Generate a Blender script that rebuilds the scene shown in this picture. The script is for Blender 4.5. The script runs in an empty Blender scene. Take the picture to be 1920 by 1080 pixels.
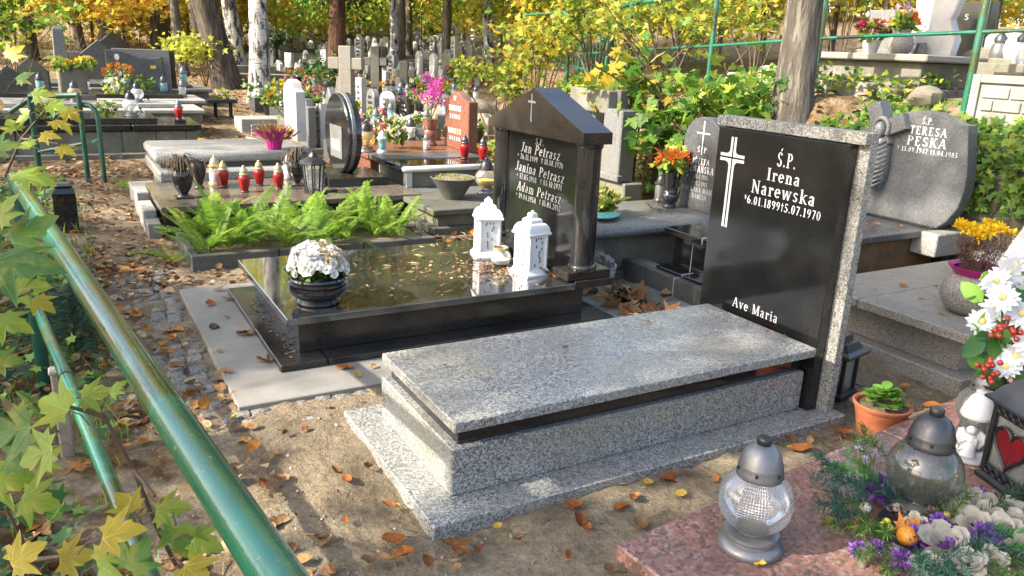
import bpy, math, random
import numpy as np
from mathutils import Matrix, Vector

SC = bpy.context.scene
COL = SC.collection
R_ = math.radians

# ---------------------------------------------------------------- camera
CAM_POS = np.array([-0.956, -2.140, 1.6])
PITCH, YAW, ROLL, FPX = R_(16.742), R_(29.741), R_(2.405), 1484.93
_f = np.array([math.sin(YAW) * math.cos(PITCH), math.cos(YAW) * math.cos(PITCH), -math.sin(PITCH)])
_r = np.array([math.cos(YAW), -math.sin(YAW), 0.0])
_u = np.cross(_r, _f)
CR = math.cos(ROLL) * _r + math.sin(ROLL) * _u
CU = -math.sin(ROLL) * _r + math.cos(ROLL) * _u
CF = _f
cam_d = bpy.data.cameras.new('camera')
cam_d.lens = FPX / 1920 * 36
cam_d.sensor_width = 36
cam_d.clip_start = 0.05
cam_d.clip_end = 500
cam = bpy.data.objects.new('camera', cam_d)
COL.objects.link(cam)
cam.matrix_world = Matrix(((CR[0], CU[0], -CF[0], CAM_POS[0]), (CR[1], CU[1], -CF[1], CAM_POS[1]),
                           (CR[2], CU[2], -CF[2], CAM_POS[2]), (0, 0, 0, 1)))
SC.camera = cam

# ---------------------------------------------------------------- light
SUN_EL = R_(35)
SUN_DIR = np.array([-0.992, 0.125])            # horizontal direction towards the sun
world = bpy.data.worlds.new('World')
SC.world = world
world.use_nodes = True
wn = world.node_tree
bg = wn.nodes['Background']
sky = wn.nodes.new('ShaderNodeTexSky')
sky.sky_type = 'NISHITA'
sky.sun_disc = False
sky.sun_elevation = SUN_EL
sky.sun_rotation = math.atan2(SUN_DIR[0], SUN_DIR[1])
sky.altitude = 50
sky.dust_density = 3.2
sky.ozone_density = .6
wn.links.new(sky.outputs[0], bg.inputs[0])
bg.inputs[1].default_value = 0.15
sun_d = bpy.data.lights.new('sun', 'SUN')
sun_d.energy = 3.6
sun_d.angle = R_(0.53)
sun_d.color = (1.0, 0.93, 0.80)
sun = bpy.data.objects.new('sun', sun_d)
COL.objects.link(sun)
_sd = Vector((SUN_DIR[0] * math.cos(SUN_EL), SUN_DIR[1] * math.cos(SUN_EL), math.sin(SUN_EL)))
sun.rotation_euler = _sd.to_track_quat('Z', 'Y').to_euler()
sun.location = (-8, 0, 20)
SC.view_settings.view_transform = 'Standard'
SC.view_settings.look = 'None'
SC.view_settings.exposure = 1.95
SC.view_settings.gamma = 1
SC.view_settings.use_curve_mapping = False
cy = SC.cycles
cy.use_denoising = True
cy.max_bounces = 7
cy.diffuse_bounces = 3
cy.glossy_bounces = 3
cy.transmission_bounces = 4
cy.transparent_max_bounces = 12
cy.sample_clamp_indirect = 6
cy.caustics_reflective = False
cy.caustics_refractive = False

# ---------------------------------------------------------------- helpers
rng = np.random.default_rng(7)
random.seed(11)


def ray(x, y):
    return CF + CR * (x - 960) / FPX - CU * (y - 540) / FPX


def PZ(x, y, z=0.0):
    """the point of the horizontal plane z that is seen at x, y of the photograph"""
    d = ray(x, y)
    return CAM_POS + d * (z - CAM_POS[2]) / d[2]


def PX(x, y, v):
    d = ray(x, y)
    return CAM_POS + d * (v - CAM_POS[0]) / d[0]


def PD(x, y, v):
    return CAM_POS + ray(x, y) * v


class MB:
    """collects vertices and faces of one mesh"""

    def __init__(self):
        self.v, self.f, self.c = [], [], []

    def add(self, vs, fs):
        n = len(self.v)
        self.v += [tuple(map(float, p)) for p in vs]
        self.f += [tuple(i + n for i in f) for f in fs]
        return self

    def box(self, x0, x1, y0, y1, z0, z1, c=0.004):
        X, Y, Z = (x0, x1), (y0, y1), (z0, z1)
        c = min(c, (x1 - x0) * .3, (y1 - y0) * .3, (z1 - z0) * .3)
        vs, ix = [], {}
        for i in (0, 1):
            for j in (0, 1):
                for k in (0, 1):
                    for a in range(3):       # a = axis whose face this vertex belongs to
                        p = [X[i], Y[j], Z[k]]
                        s = [1 - 2 * i, 1 - 2 * j, 1 - 2 * k]
                        for b in range(3):
                            if b != a:
                                p[b] += s[b] * c
                        ix[i, j, k, a] = len(vs)
                        vs.append(p)
        fs = []
        q = [(0, 0), (1, 0), (1, 1), (0, 1)]
        for a in range(3):
            o = [b for b in range(3) if b != a]
            for e in (0, 1):
                f = []
                for t in q:
                    k = [0, 0, 0]
                    k[a] = e
                    k[o[0]], k[o[1]] = t
                    f.append(ix[k[0], k[1], k[2], a])
                fs.append(f)
        for a in range(3):                     # edges along axis a
            o = [b for b in range(3) if b != a]
            for t in q:
                f = []
                for e, fa in ((0, o[0]), (1, o[0]), (1, o[1]), (0, o[1])):
                    k = [0, 0, 0]
                    k[a] = e
                    k[o[0]], k[o[1]] = t
                    f.append(ix[k[0], k[1], k[2], fa])
                fs.append(f)
        for i, j, k in ((i, j, k) for i in (0, 1) for j in (0, 1) for k in (0, 1)):
            fs.append([ix[i, j, k, a] for a in range(3)])
        # orient outwards
        cen = np.array([(x0 + x1) / 2, (y0 + y1) / 2, (z0 + z1) / 2])
        P = np.array(vs)
        out = []
        for f in fs:
            nrm = np.cross(P[f[1]] - P[f[0]], P[f[2]] - P[f[1]])
            out.append(f if nrm @ (P[list(f)].mean(0) - cen) > 0 else f[::-1])
        return self.add(vs, out)

    def lathe(self, prof, n=24, cx=0, cy=0, cz=0, close=True, sq=None):
        """revolve (r, z) pairs; sq = squareness turns the circle into a rounded polygon"""
        vs, fs = [], []
        for r, z in prof:
            for i in range(n):
                a = 2 * math.pi * i / n
                vs.append((cx + r * math.cos(a), cy + r * math.sin(a), cz + z))
        m = len(prof)
        for j in range(m - 1):
            for i in range(n):
                k = (i + 1) % n
                fs.append((j * n + i, j * n + k, (j + 1) * n + k, (j + 1) * n + i))
        if close:
            if prof[0][0] > 1e-4:
                fs.append(tuple(range(n))[::-1])
            if prof[-1][0] > 1e-4:
                fs.append(tuple(range((m - 1) * n, m * n)))
        return self.add(vs, fs)

    def tube(self, pts, rad, n=10, cap=True):
        P = [np.array(p, float) for p in pts]
        m = len(P)
        rads = rad if hasattr(rad, '__len__') else [rad] * m
        vs, fs = [], []
        nrm = None
        for i in range(m):
            t = P[min(i + 1, m - 1)] - P[max(i - 1, 0)]
            t = t / (np.linalg.norm(t) + 1e-12)
            if nrm is None:
                a = np.array([0, 0, 1.0]) if abs(t[2]) < .9 else np.array([1.0, 0, 0])
                nrm = np.cross(t, a)
            nrm = nrm - t * (nrm @ t)
            nrm /= np.linalg.norm(nrm) + 1e-12
            b = np.cross(t, nrm)
            for k in range(n):
                an = 2 * math.pi * k / n
                vs.append(P[i] + rads[i] * (math.cos(an) * nrm + math.sin(an) * b))
        for i in range(m - 1):
            for k in range(n):
                l = (k + 1) % n
                fs.append((i * n + k, i * n + l, (i + 1) * n + l, (i + 1) * n + k))
        if cap:
            fs.append(tuple(range(n))[::-1])
            fs.append(tuple(range((m - 1) * n, m * n)))
        return self.add(vs, fs)

    def prism(self, poly, axis, t0, t1, c=0.0):
        """extrude a 2-D polygon along an axis; poly is (y,z), (x,z) or (x,y); c chamfers the t0 rim"""
        def P(a, b, t):
            return {0: (t, a, b), 1: (a, t, b), 2: (a, b, t)}[axis]
        n = len(poly)
        q = np.array(poly, float)
        rings = [(q, t0), (q, t1)]
        if c > 0:
            cen = q.mean(0)
            nx = np.roll(q, -1, 0) - np.roll(q, 1, 0)
            nn = np.stack([nx[:, 1], -nx[:, 0]], 1)
            nn /= np.linalg.norm(nn, axis=1, keepdims=True) + 1e-9
            sgn = np.sign(((q - cen) * nn).sum(1).sum())
            s = 1 if t1 > t0 else -1
            inn = q - nn * sgn * c
            rings = [(inn, t0), (q, t0 + s * c), (q, t1 - s * c), (inn, t1)]
        vs, fs = [], []
        for g, t in rings:
            vs += [P(a, b, t) for a, b in g]
        m = len(rings)
        for j in range(m - 1):
            for i in range(n):
                k = (i + 1) % n
                fs.append((j * n + i, j * n + k, (j + 1) * n + k, (j + 1) * n + i))
        fs.append(tuple(range(n))[::-1])
        fs.append(tuple(range((m - 1) * n, m * n)))
        return self.add(vs, fs)

    def sphere(self, c, r, n=12, m=8, sx=1, sy=1, sz=1):
        prof = [(max(1e-5, r * math.sin(math.pi * j / m)), -r * math.cos(math.pi * j / m)) for j in range(m + 1)]
        k = len(self.v)
        self.lathe(prof, n, 0, 0, 0, False)
        self.v[k:] = [(c[0] + x * sx, c[1] + y * sy, c[2] + z * sz) for x, y, z in self.v[k:]]
        return self

    def xform(self, M, start=0):
        self.v[start:] = [tuple(M @ Vector(p)) for p in self.v[start:]]
        return self

    def mesh(self, name, mat, smooth=None, cols=None):
        me = bpy.data.meshes.new(name)
        me.from_pydata(self.v, [], self.f)
        me.validate()
        if mat:
            me.materials.append(mat)
        if smooth:
            for p in me.polygons:
                p.use_smooth = True
            if smooth < 179:
                try:
                    me.set_sharp_from_angle(angle=R_(smooth))
                except Exception:
                    pass
        if cols is not None:
            set_cols(me, cols)
        return me


def set_cols(me, cols):
    """one colour per face (its own pigment) into the attribute 'col'"""
    at = me.color_attributes.new('col', 'FLOAT_COLOR', 'CORNER')
    nl = np.zeros(len(me.polygons), int)
    me.polygons.foreach_get('loop_total', nl)
    c = np.repeat(np.asarray(cols, float), nl, axis=0)
    c = np.concatenate([c, np.ones((len(c), 1))], 1)
    at.data.foreach_set('color', c.ravel())


def fast_mesh(name, V, F, mat, cols=None, smooth=False):
    """numpy vertices and equal-sized faces"""
    V = np.asarray(V, np.float32)
    F = np.asarray(F, np.int32)
    me = bpy.data.meshes.new(name)
    k = F.shape[1]
    me.vertices.add(len(V))
    me.vertices.foreach_set('co', V.ravel())
    me.loops.add(F.size)
    me.loops.foreach_set('vertex_index', F.ravel())
    me.polygons.add(len(F))
    me.polygons.foreach_set('loop_start', np.arange(0, F.size, k, dtype=np.int32))
    me.polygons.foreach_set('loop_total', np.full(len(F), k, np.int32))
    me.update(calc_edges=True)
    if mat:
        me.materials.append(mat)
    if smooth:
        me.polygons.foreach_set('use_smooth', np.ones(len(F), bool))
    if cols is not None:
        set_cols(me, cols)
    return me


def tag(o, label=None, cat=None, group=None, kind=None):
    if label:
        o['label'] = label
    if cat:
        o['category'] = cat
    if group:
        o['group'] = group
    if kind:
        o['kind'] = kind
    return o


def thing(name, label, cat, loc=(0, 0, 0), rotz=0, group=None, scale=1):
    o = bpy.data.objects.new(name, None)
    COL.objects.link(o)
    o.empty_display_size = .1
    o.location = [float(a) for a in loc]
    o.rotation_euler = (0, 0, rotz)
    o.scale = (scale,) * 3
    return tag(o, label, cat, group)


def base_of(o):
    l = Vector((0, 0, 0))
    while o:
        l = l + o.location
        o = o.parent
    return l


def part(name, mb, mat, parent=None, smooth=35, world=True, cols=None):
    """one mesh object; with world=True its coordinates are world ones under an unrotated parent"""
    me = mb if isinstance(mb, bpy.types.Mesh) else mb.mesh(name, mat, smooth, cols)
    o = bpy.data.objects.new(name, me)
    COL.objects.link(o)
    if parent:
        o.parent = parent
        if world:
            o.location = -base_of(parent)
    return o


def link(name, me, parent=None, loc=(0, 0, 0), rot=(0, 0, 0), scale=1):
    o = bpy.data.objects.new(name, me)
    COL.objects.link(o)
    o.parent = parent
    o.location = [float(a) for a in loc]
    o.rotation_euler = rot
    o.scale = (scale,) * 3 if not hasattr(scale, '__len__') else scale
    return o


def copy_tree(o, parent=None):
    c = o.copy()
    COL.objects.link(c)
    c.parent = parent
    for ch in list(o.children):
        copy_tree(ch, c)
    return c


def vnoise(x, y, seed=0):
    """smooth value noise on numpy arrays"""
    xi, yi = np.floor(x).astype(np.int64), np.floor(y).astype(np.int64)
    xf, yf = x - xi, y - yi
    def h(a, b):
        n = (a * 374761393 + b * 668265263 + seed * 974634777) & 0x7fffffff
        n = (n ^ (n >> 13)) * 1274126177 & 0x7fffffff
        return ((n ^ (n >> 16)) & 0xffff) / 65535.0
    u, v = xf * xf * (3 - 2 * xf), yf * yf * (3 - 2 * yf)
    return (h(xi, yi) * (1 - u) + h(xi + 1, yi) * u) * (1 - v) + (h(xi, yi + 1) * (1 - u) + h(xi + 1, yi + 1) * u) * v


def sstep(a, b, x):
    t = np.clip((x - a) / (b - a), 0, 1)
    return t * t * (3 - 2 * t)

# ---------------------------------------------------------------- materials
MATS = {}


class NT:
    def __init__(self, name):
        self.m = bpy.data.materials.new(name)
        self.m.use_nodes = True
        self.t = self.m.node_tree
        self.b = self.t.nodes['Principled BSDF']
        self.out = self.t.nodes['Material Output']
        self._co = None
        MATS[name] = self.m

    def n(self, typ, **kw):
        o = self.t.nodes.new(typ)
        for k, v in kw.items():
            if k.startswith('i_'):
                o.inputs[k[2:].replace('_', ' ')].default_value = v
            else:
                setattr(o, k, v)
        return o

    def l(self, a, b):
        self.t.links.new(a, b)

    def co(self):
        if not self._co:
            self._co = self.n('ShaderNodeTexCoord').outputs['Object']
        return self._co

    def noise(self, scale, detail=4, rough=.55, vec=None):
        o = self.n('ShaderNodeTexNoise')
        o.inputs['Scale'].default_value = scale
        o.inputs['Detail'].default_value = detail
        o.inputs['Roughness'].default_value = rough
        self.l(vec or self.co(), o.inputs['Vector'])
        return o.outputs['Fac']

    def vor(self, scale, out='Color', vec=None, feature='F1'):
        o = self.n('ShaderNodeTexVoronoi')
        o.feature = feature
        o.inputs['Scale'].default_value = scale
        self.l(vec or self.co(), o.inputs['Vector'])
        return o.outputs[out]

    def ramp(self, fac, stops, interp='LINEAR'):
        o = self.n('ShaderNodeValToRGB')
        o.color_ramp.interpolation = interp
        e = o.color_ramp.elements
        while len(e) < len(stops):
            e.new(.5)
        for i, (p, c) in enumerate(stops):
            e[i].position = p
            e[i].color = (c, c, c, 1) if not hasattr(c, '__len__') else (*c, 1)
        self.l(fac, o.inputs[0])
        return o.outputs[0]

    def mix(self, fac, a, b, mode='MIX'):
        o = self.n('ShaderNodeMix', data_type='RGBA', blend_type=mode)
        for s, v in ((0, fac), (6, a), (7, b)):
            if hasattr(v, 'is_linked'):
                self.l(v, o.inputs[s])
            elif s == 0:
                o.inputs[0].default_value = v
            else:
                o.inputs[s].default_value = (*v, 1)
        return o.outputs[2]

    def sepx(self, vec):
        o = self.n('ShaderNodeSeparateColor')
        self.l(vec, o.inputs[0])
        return o.outputs[0]

    def bump(self, h, strength=.3, dist=.01):
        o = self.n('ShaderNodeBump')
        o.inputs['Strength'].default_value = strength
        o.inputs['Distance'].default_value = dist
        self.l(h, o.inputs['Height'])
        self.l(o.outputs[0], self.b.inputs['Normal'])

    def set(self, **kw):
        for k, v in kw.items():
            s = self.b.inputs[k.replace('_', ' ')]
            if hasattr(v, 'is_linked'):
                self.l(v, s)
            else:
                s.default_value = (*v, 1) if hasattr(v, '__len__') and len(v) == 3 and s.type == 'RGBA' else v
        return self


def granite(name, cols, scale=120, rough=.3, tint=None, tint_amt=.35, spec=.5, rvar=.25, dirt=None):
    """polished speckled stone: voronoi grains of the given colours, broad mottling, uneven gloss"""
    m = NT(name)
    g = m.sepx(m.vor(scale))
    g2 = m.noise(scale * .45, 3, .7)
    a = m.n('ShaderNodeMath', operation='MULTIPLY_ADD')
    m.l(g2, a.inputs[0]); a.inputs[1].default_value = .9
    s = m.n('ShaderNodeMath', operation='MULTIPLY_ADD')
    m.l(g, s.inputs[0]); s.inputs[1].default_value = .62; s.inputs[2].default_value = -.27
    m.l(s.outputs[0], a.inputs[2])
    k = len(cols)
    c = m.ramp(a.outputs[0], [((i + .35) / k, cc) for i, cc in enumerate(cols)])
    if tint:
        c = m.mix(m.ramp(m.noise(2.3, 5, .62), [(.42, 0), (.72, tint_amt)]), c, tint)
    if dirt:
        c = m.mix(m.ramp(m.noise(5.5, 6, .7), [(.5, 0), (.75, dirt[1])]), c, dirt[0])
    r = m.ramp(m.noise(4, 5, .65), [(.3, max(.03, rough - rvar * .4)), (.75, rough + rvar)])
    m.set(Base_Color=c, Roughness=r, Specular_IOR_Level=spec)
    return m.m


def plain(name, col, rough=.5, metal=0, var=.25, vscale=14, bump=0, bscale=60, spec=.5, dark=None, coat=0):
    m = NT(name)
    d = dark or tuple(x * (1 - var) for x in col)
    c = m.ramp(m.noise(vscale, 5, .62), [(.32, d), (.68, col)])
    m.set(Base_Color=c, Roughness=rough, Metallic=metal, Specular_IOR_Level=spec, Coat_Weight=coat, Coat_Roughness=.08)
    if bump:
        m.bump(m.noise(bscale, 4, .6), bump, .01)
    return m.m


def concrete(name, col, dark, scale=6, rough=.85, moss=None, mossamt=.5, bump=.35):
    m = NT(name)
    c = m.ramp(m.noise(scale, 7, .68), [(.3, dark), (.7, col)])
    c = m.mix(m.ramp(m.noise(160, 2, .5), [(.4, .25), (.6, 0)]), c, tuple(x * .6 for x in dark))
    if moss:
        c = m.mix(m.ramp(m.noise(3.2, 6, .7), [(.47, 0), (.66, mossamt)]), c, moss)
    m.set(Base_Color=c, Roughness=rough, Specular_IOR_Level=.3)
    m.bump(m.noise(90, 5, .65), bump, .006)
    return m.m


def leafmat(name, rough=.5, trans=.38, use_attr=True, col=(.2, .3, .05), spec=.35, hue=.5, mottle=0):
    """leaf blade: pigment from the mesh (or a set colour), light shining through it"""
    m = NT(name)
    if use_attr:
        a = m.n('ShaderNodeAttribute', attribute_name='col')
        c = a.outputs['Color']
    else:
        c = m.ramp(m.noise(9, 5, .65), [(.3, tuple(x * .72 for x in col)), (.7, col)])
    if mottle:
        ps = m.n('ShaderNodeNewGeometry').outputs['Position']
        c = m.mix(m.ramp(m.noise(70, 5, .7, ps), [(.42, 0), (.68, mottle)]), c, (.07, .035, .016))
        c = m.mix(m.ramp(m.noise(160, 3, .6, ps), [(.55, 0), (.75, mottle * .5)]), c, (.45, .33, .16))
    oi = m.n('ShaderNodeObjectInfo')
    hs = m.n('ShaderNodeHueSaturation')
    mp = m.n('ShaderNodeMapRange')
    mp.inputs[3].default_value = .88
    mp.inputs[4].default_value = 1.14
    m.l(oi.outputs['Random'], mp.inputs[0])
    m.l(mp.outputs[0], hs.inputs['Value'])
    m.l(c, hs.inputs['Color'])
    c = hs.outputs[0]
    m.set(Base_Color=c, Roughness=rough, Specular_IOR_Level=spec)
    tr = m.n('ShaderNodeBsdfTranslucent')
    m.l(m.mix(.35, c, (.95, .85, .25), 'MIX') if False else c, tr.inputs[0])
    mx = m.n('ShaderNodeMixShader')
    mx.inputs[0].default_value = trans
    m.l(m.b.outputs[0], mx.inputs[1])
    m.l(tr.outputs[0], mx.inputs[2])
    m.l(mx.outputs[0], m.out.inputs[0])
    return m.m


def glass(name, tint=(1, 1, 1), cloud=.12, rough=.08, body=(.85, .87, .85), glow=None):
    """thin lantern glass: clear with a bright rim, some bloom and dust on it"""
    m = NT(name)
    tr = m.n('ShaderNodeBsdfTransparent')
    tr.inputs[0].default_value = (*tint, 1)
    gl = m.n('ShaderNodeBsdfGlossy')
    gl.inputs['Roughness'].default_value = rough
    gl.inputs[0].default_value = (1, 1, 1, 1)
    lw = m.n('ShaderNodeLayerWeight')
    lw.inputs[0].default_value = .25
    a = m.n('ShaderNodeMixShader')
    m.l(m.ramp(lw.outputs['Fresnel'], [(0, .06), (1, .9)]), a.inputs[0])
    m.l(tr.outputs[0], a.inputs[1]); m.l(gl.outputs[0], a.inputs[2])
    m.set(Base_Color=body, Roughness=.5)
    tl = m.n('ShaderNodeBsdfTranslucent')
    tl.inputs[0].default_value = (*body, 1)
    pd = m.n('ShaderNodeMixShader'); pd.inputs[0].default_value = .5
    m.l(m.b.outputs[0], pd.inputs[1]); m.l(tl.outputs[0], pd.inputs[2])
    b = m.n('ShaderNodeMixShader')
    m.l(m.ramp(m.noise(12, 4, .6), [(.3, cloud * .6), (.75, min(1, cloud * 1.7))]), b.inputs[0])
    m.l(a.outputs[0], b.inputs[1]); m.l(pd.outputs[0], b.inputs[2])
    m.l(b.outputs[0], m.out.inputs[0])
    return m.m


# stones
M_GRAN = granite('granite_grey', [(.022, .023, .024), (.095, .097, .095), (.205, .206, .195), (.31, .307, .29), (.44, .43, .405)], 185, .24, (.24, .215, .145), .4, .6, dirt=((.15, .14, .105), .35))
M_RED = granite('granite_red', [(.03, .022, .022), (.12, .075, .062), (.25, .105, .072), (.31, .155, .11), (.34, .275, .235)], 85, .30, (.11, .075, .07), .6, dirt=((.10, .06, .045), .6))
M_BLACK = granite('granite_black', [(.006, .006, .007), (.010, .010, .011), (.014, .014, .015), (.022, .022, .022)], 300, .045, (.045, .040, .032), .25, .6, .08)
M_BLACKTOP = granite('granite_black_dusty', [(.010, .010, .010), (.016, .016, .016), (.022, .022, .021), (.034, .033, .031)], 300, .06, (.085, .080, .066), .75, 1.0, .10)
_b = M_BLACKTOP.node_tree.nodes['Principled BSDF']
_b.inputs['Coat Weight'].default_value = .7
_b.inputs['Coat Roughness'].default_value = .035
_b.inputs['Coat IOR'].default_value = 1.7
_b = M_BLACK.node_tree.nodes['Principled BSDF']
_b.inputs['Coat Weight'].default_value = .1
_b.inputs['Coat Roughness'].default_value = .03
_b.inputs['Coat IOR'].default_value = 1.7
M_BLACKS = granite('granite_black_side', [(.010, .010, .010), (.014, .013, .012), (.02, .018, .015), (.03, .027, .022)], 200, .16, (.07, .05, .03), .5, .5, .2)
M_PANEL = granite('granite_black_panel', [(.006, .006, .006), (.010, .010, .010), (.013, .013, .013), (.018, .018, .018)], 400, .09, None, 0, .5, .08)
M_DKGREY = granite('granite_dark_grey', [(.014, .015, .017), (.034, .036, .039), (.062, .064, .067), (.10, .10, .102), (.16, .16, .16)], 300, .26, (.05, .05, .05), .4)
M_STONEGREY = granite('granite_stone_grey', [(.03, .031, .033), (.062, .064, .066), (.10, .102, .104), (.15, .15, .15), (.21, .21, .205)], 280, .22, (.07, .07, .068), .4)
M_MIDGREY = granite('granite_mid_grey', [(.035, .035, .037), (.072, .073, .075), (.12, .12, .12), (.18, .18, .175), (.25, .245, .235)], 230, .3, (.16, .15, .12), .5)
M_BEIGE = granite('granite_beige', [(.06, .054, .047), (.14, .126, .108), (.20, .18, .155), (.26, .235, .20), (.34, .315, .28)], 200, .42, (.23, .20, .15), .5, dirt=((.14, .12, .08), .4))
M_TERRA = granite('terrazzo_white', [(.11, .108, .10), (.22, .215, .195), (.31, .30, .275), (.42, .41, .38)], 180, .55, (.28, .25, .18), .5, dirt=((.12, .11, .08), .5))
M_REDBR = granite('granite_redbrown', [(.045, .022, .016), (.14, .052, .032), (.21, .085, .054), (.26, .13, .088)], 200, .2, (.12, .06, .04), .4)
M_CONC = concrete('concrete', (.22, .205, .172), (.10, .09, .07), 5, .85, (.12, .13, .05), .45)
M_CONCD = concrete('concrete_dark', (.135, .128, .112), (.058, .054, .047), 5, .8, (.08, .09, .04), .5)
M_PAVE = concrete('paving_concrete', (.27, .255, .225), (.18, .165, .14), 3, .85, None, 0, .25)
M_SETT = granite('sett_stone', [(.045, .043, .038), (.10, .094, .082), (.165, .155, .135), (.23, .218, .19)], 110, .75, (.15, .115, .07), .95, dirt=((.14, .10, .06), .8))
M_RUST = concrete('rusty_plaster', (.20, .13, .065), (.06, .045, .03), 4, .85, (.30, .11, .03), .55)
M_WALLST = concrete('wall_stone', (.20, .175, .13), (.07, .06, .045), 4, .9, (.06, .075, .03), .6)
M_BOULD = concrete('boulder', (.26, .225, .17), (.11, .095, .072), 5, .9, (.13, .14, .06), .3)
M_WHITEST = concrete('white_stone', (.58, .565, .53), (.36, .345, .32), 4, .6, None, 0, .1)
# others
M_WHITE = plain('white_enamel', (.70, .70, .69), .35, 0, .12)
M_LETTER = plain('letter_white', (.66, .655, .635), .6, 0, .08)
M_LETTERS = plain('letter_silver', (.34, .335, .32), .5, 0, .15)
M_BLKPL = plain('black_plastic', (.02, .02, .021), .3, 0, .3)
M_IRON = plain('black_iron', (.022, .022, .024), .38, .2, .3, 20, .15, 120)
M_SILVER = plain('grey_silver_plastic', (.20, .20, .205), .33, .55, .25, 10)
M_GUN = plain('gunmetal', (.085, .085, .09), .3, .6, .3, 12)
M_GOLD = plain('gold_plastic', (.52, .40, .20), .35, .6, .25)
M_TERRAC = plain('terracotta', (.33, .10, .045), .6, 0, .18, 9, .08, 50)
M_WOOD = plain('weathered_wood', (.28, .22, .15), .85, 0, .45, 9, .4, 40)
M_WOODG = plain('grey_wood', (.36, .33, .29), .85, 0, .4, 12, .4, 40)
M_WAX = plain('candle_wax', (.75, .72, .62), .5, 0, .08)
M_YWAX = plain('yellow_wax', (.70, .46, .04), .5, 0, .15)
M_HEART = plain('heart_red', (.15, .004, .008), .15, 0, .2, coat=.5)
M_PINKFOIL = plain('magenta_foil', (.42, .012, .19), .35, 0, .3, 20, .3, 30)
M_TEALFOIL = plain('teal_foil', (.16, .45, .40), .3, 0, .25, 12, .3, 20)
M_BLUEBAG = plain('blue_plastic', (.12, .20, .26), .35, 0, .3, 12, .4, 25)
M_GLASS = glass('clear_glass')
M_FROST = glass('pressed_glass', (.95, .96, .95), .34, .10, (.80, .81, .79))
M_SMOKE = glass('dusty_glass', (.86, .87, .84), .20, .10, (.62, .63, .58))
M_AMBER = glass('amber_glass', (.9, .72, .42), .35, .1, (.75, .58, .30))
M_REDGL = glass('red_glass', (.75, .02, .015), .55, .08, (.55, .012, .010))
M_BLUEGL = glass('blue_glass', (.5, .75, .85), .4, .08, (.45, .68, .75))
M_LEAF = leafmat('leaf')
M_LEAFT = leafmat('leaf_thin', .5, .58)
M_DRYLEAF = leafmat('dry_leaf', .75, .12, spec=.15, mottle=.75)
M_PETAL = leafmat('petal', .6, .3, spec=.2)


def enamel():
    m = NT('green_enamel')
    p = m.ramp(m.noise(2.2, 3, .5), [(.40, (.006, .085, .045)), (.5, (.012, .115, .068)), (.56, (.030, .060, .020))])
    w = m.ramp(m.noise(42, 6, .78), [(.62, 0), (.65, 1)])
    c = m.mix(w, p, (.16, .14, .09))
    m.set(Base_Color=c, Roughness=m.ramp(m.noise(16, 4, .6), [(.3, .10), (.8, .26)]), Specular_IOR_Level=.8)
    m.bump(m.noise(45, 3, .6), .06, .01)
    return m.m


def enamel_dark():
    m = NT('dark_green_enamel')
    c = m.ramp(m.noise(6, 5, .6), [(.3, (.006, .035, .022)), (.65, (.010, .075, .045)), (.8, (.05, .07, .03))])
    m.set(Base_Color=c, Roughness=.3, Specular_IOR_Level=.55)
    return m.m


M_GREEN = enamel()
M_DGREEN = enamel_dark()


def soil():
    m = NT('soil')
    a = m.ramp(m.noise(1.1, 8, .68), [(.30, (.16, .118, .075)), (.5, (.29, .226, .148)), (.68, (.41, .335, .23))])
    b = m.ramp(m.noise(34, 6, .7), [(.3, .5), (.65, 1.05)])
    c = m.mix(1.0, a, b, 'MULTIPLY')
    lit = m.ramp(m.vor(26), [(.0, (.16, .085, .03)), (.5, (.11, .06, .025)), (1, (.26, .15, .05))])
    # leaf mould away from the open sand of the graves
    at = m.n('ShaderNodeAttribute', attribute_name='litter')
    n2 = m.ramp(m.noise(7, 5, .7), [(.42, 0), (.60, 1)])
    fm = m.n('ShaderNodeMath', operation='MULTIPLY')
    m.l(at.outputs['Fac'], fm.inputs[0]); m.l(n2, fm.inputs[1])
    c = m.mix(fm.outputs[0], c, lit)
    m.set(Base_Color=c, Roughness=.95, Specular_IOR_Level=.15)
    h = m.n('ShaderNodeMath', operation='ADD')
    m.l(m.noise(60, 6, .7), h.inputs[0]); m.l(m.noise(14, 4, .6), h.inputs[1])
    m.bump(h.outputs[0], .9, .03)
    return m.m


M_SOIL = soil()


def barkmat(name, col, dark, scale=13, stretch=.16):
    m = NT(name)
    mp = m.n('ShaderNodeMapping')
    mp.inputs['Scale'].default_value = (1, 1, stretch)
    m.l(m.co(), mp.inputs[0])
    v = mp.outputs[0]
    g = m.ramp(m.noise(scale * 1.5, 8, .72, v), [(.40, 0), (.56, 1)])
    c = m.ramp(m.noise(scale * .4, 7, .7, v), [(.3, dark), (.7, col)])
    c = m.mix(g, tuple(x * .72 for x in dark), c)
    m.set(Base_Color=c, Roughness=.95, Specular_IOR_Level=.15)
    h = m.mix(.4, g, m.noise(scale * 5, 5, .7, v))
    m.bump(h, .8, .03)
    return m.m


M_BARK = barkmat('bark_grey', (.24, .21, .17), (.11, .095, .075))
M_BARKD = barkmat('bark_dark', (.15, .12, .09), (.06, .05, .04), 9)
M_BARKR = barkmat('bark_red', (.19, .10, .06), (.08, .042, .028), 8)
M_TWIG = plain('twig', (.11, .075, .045), .85, 0, .4, 18)


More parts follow.
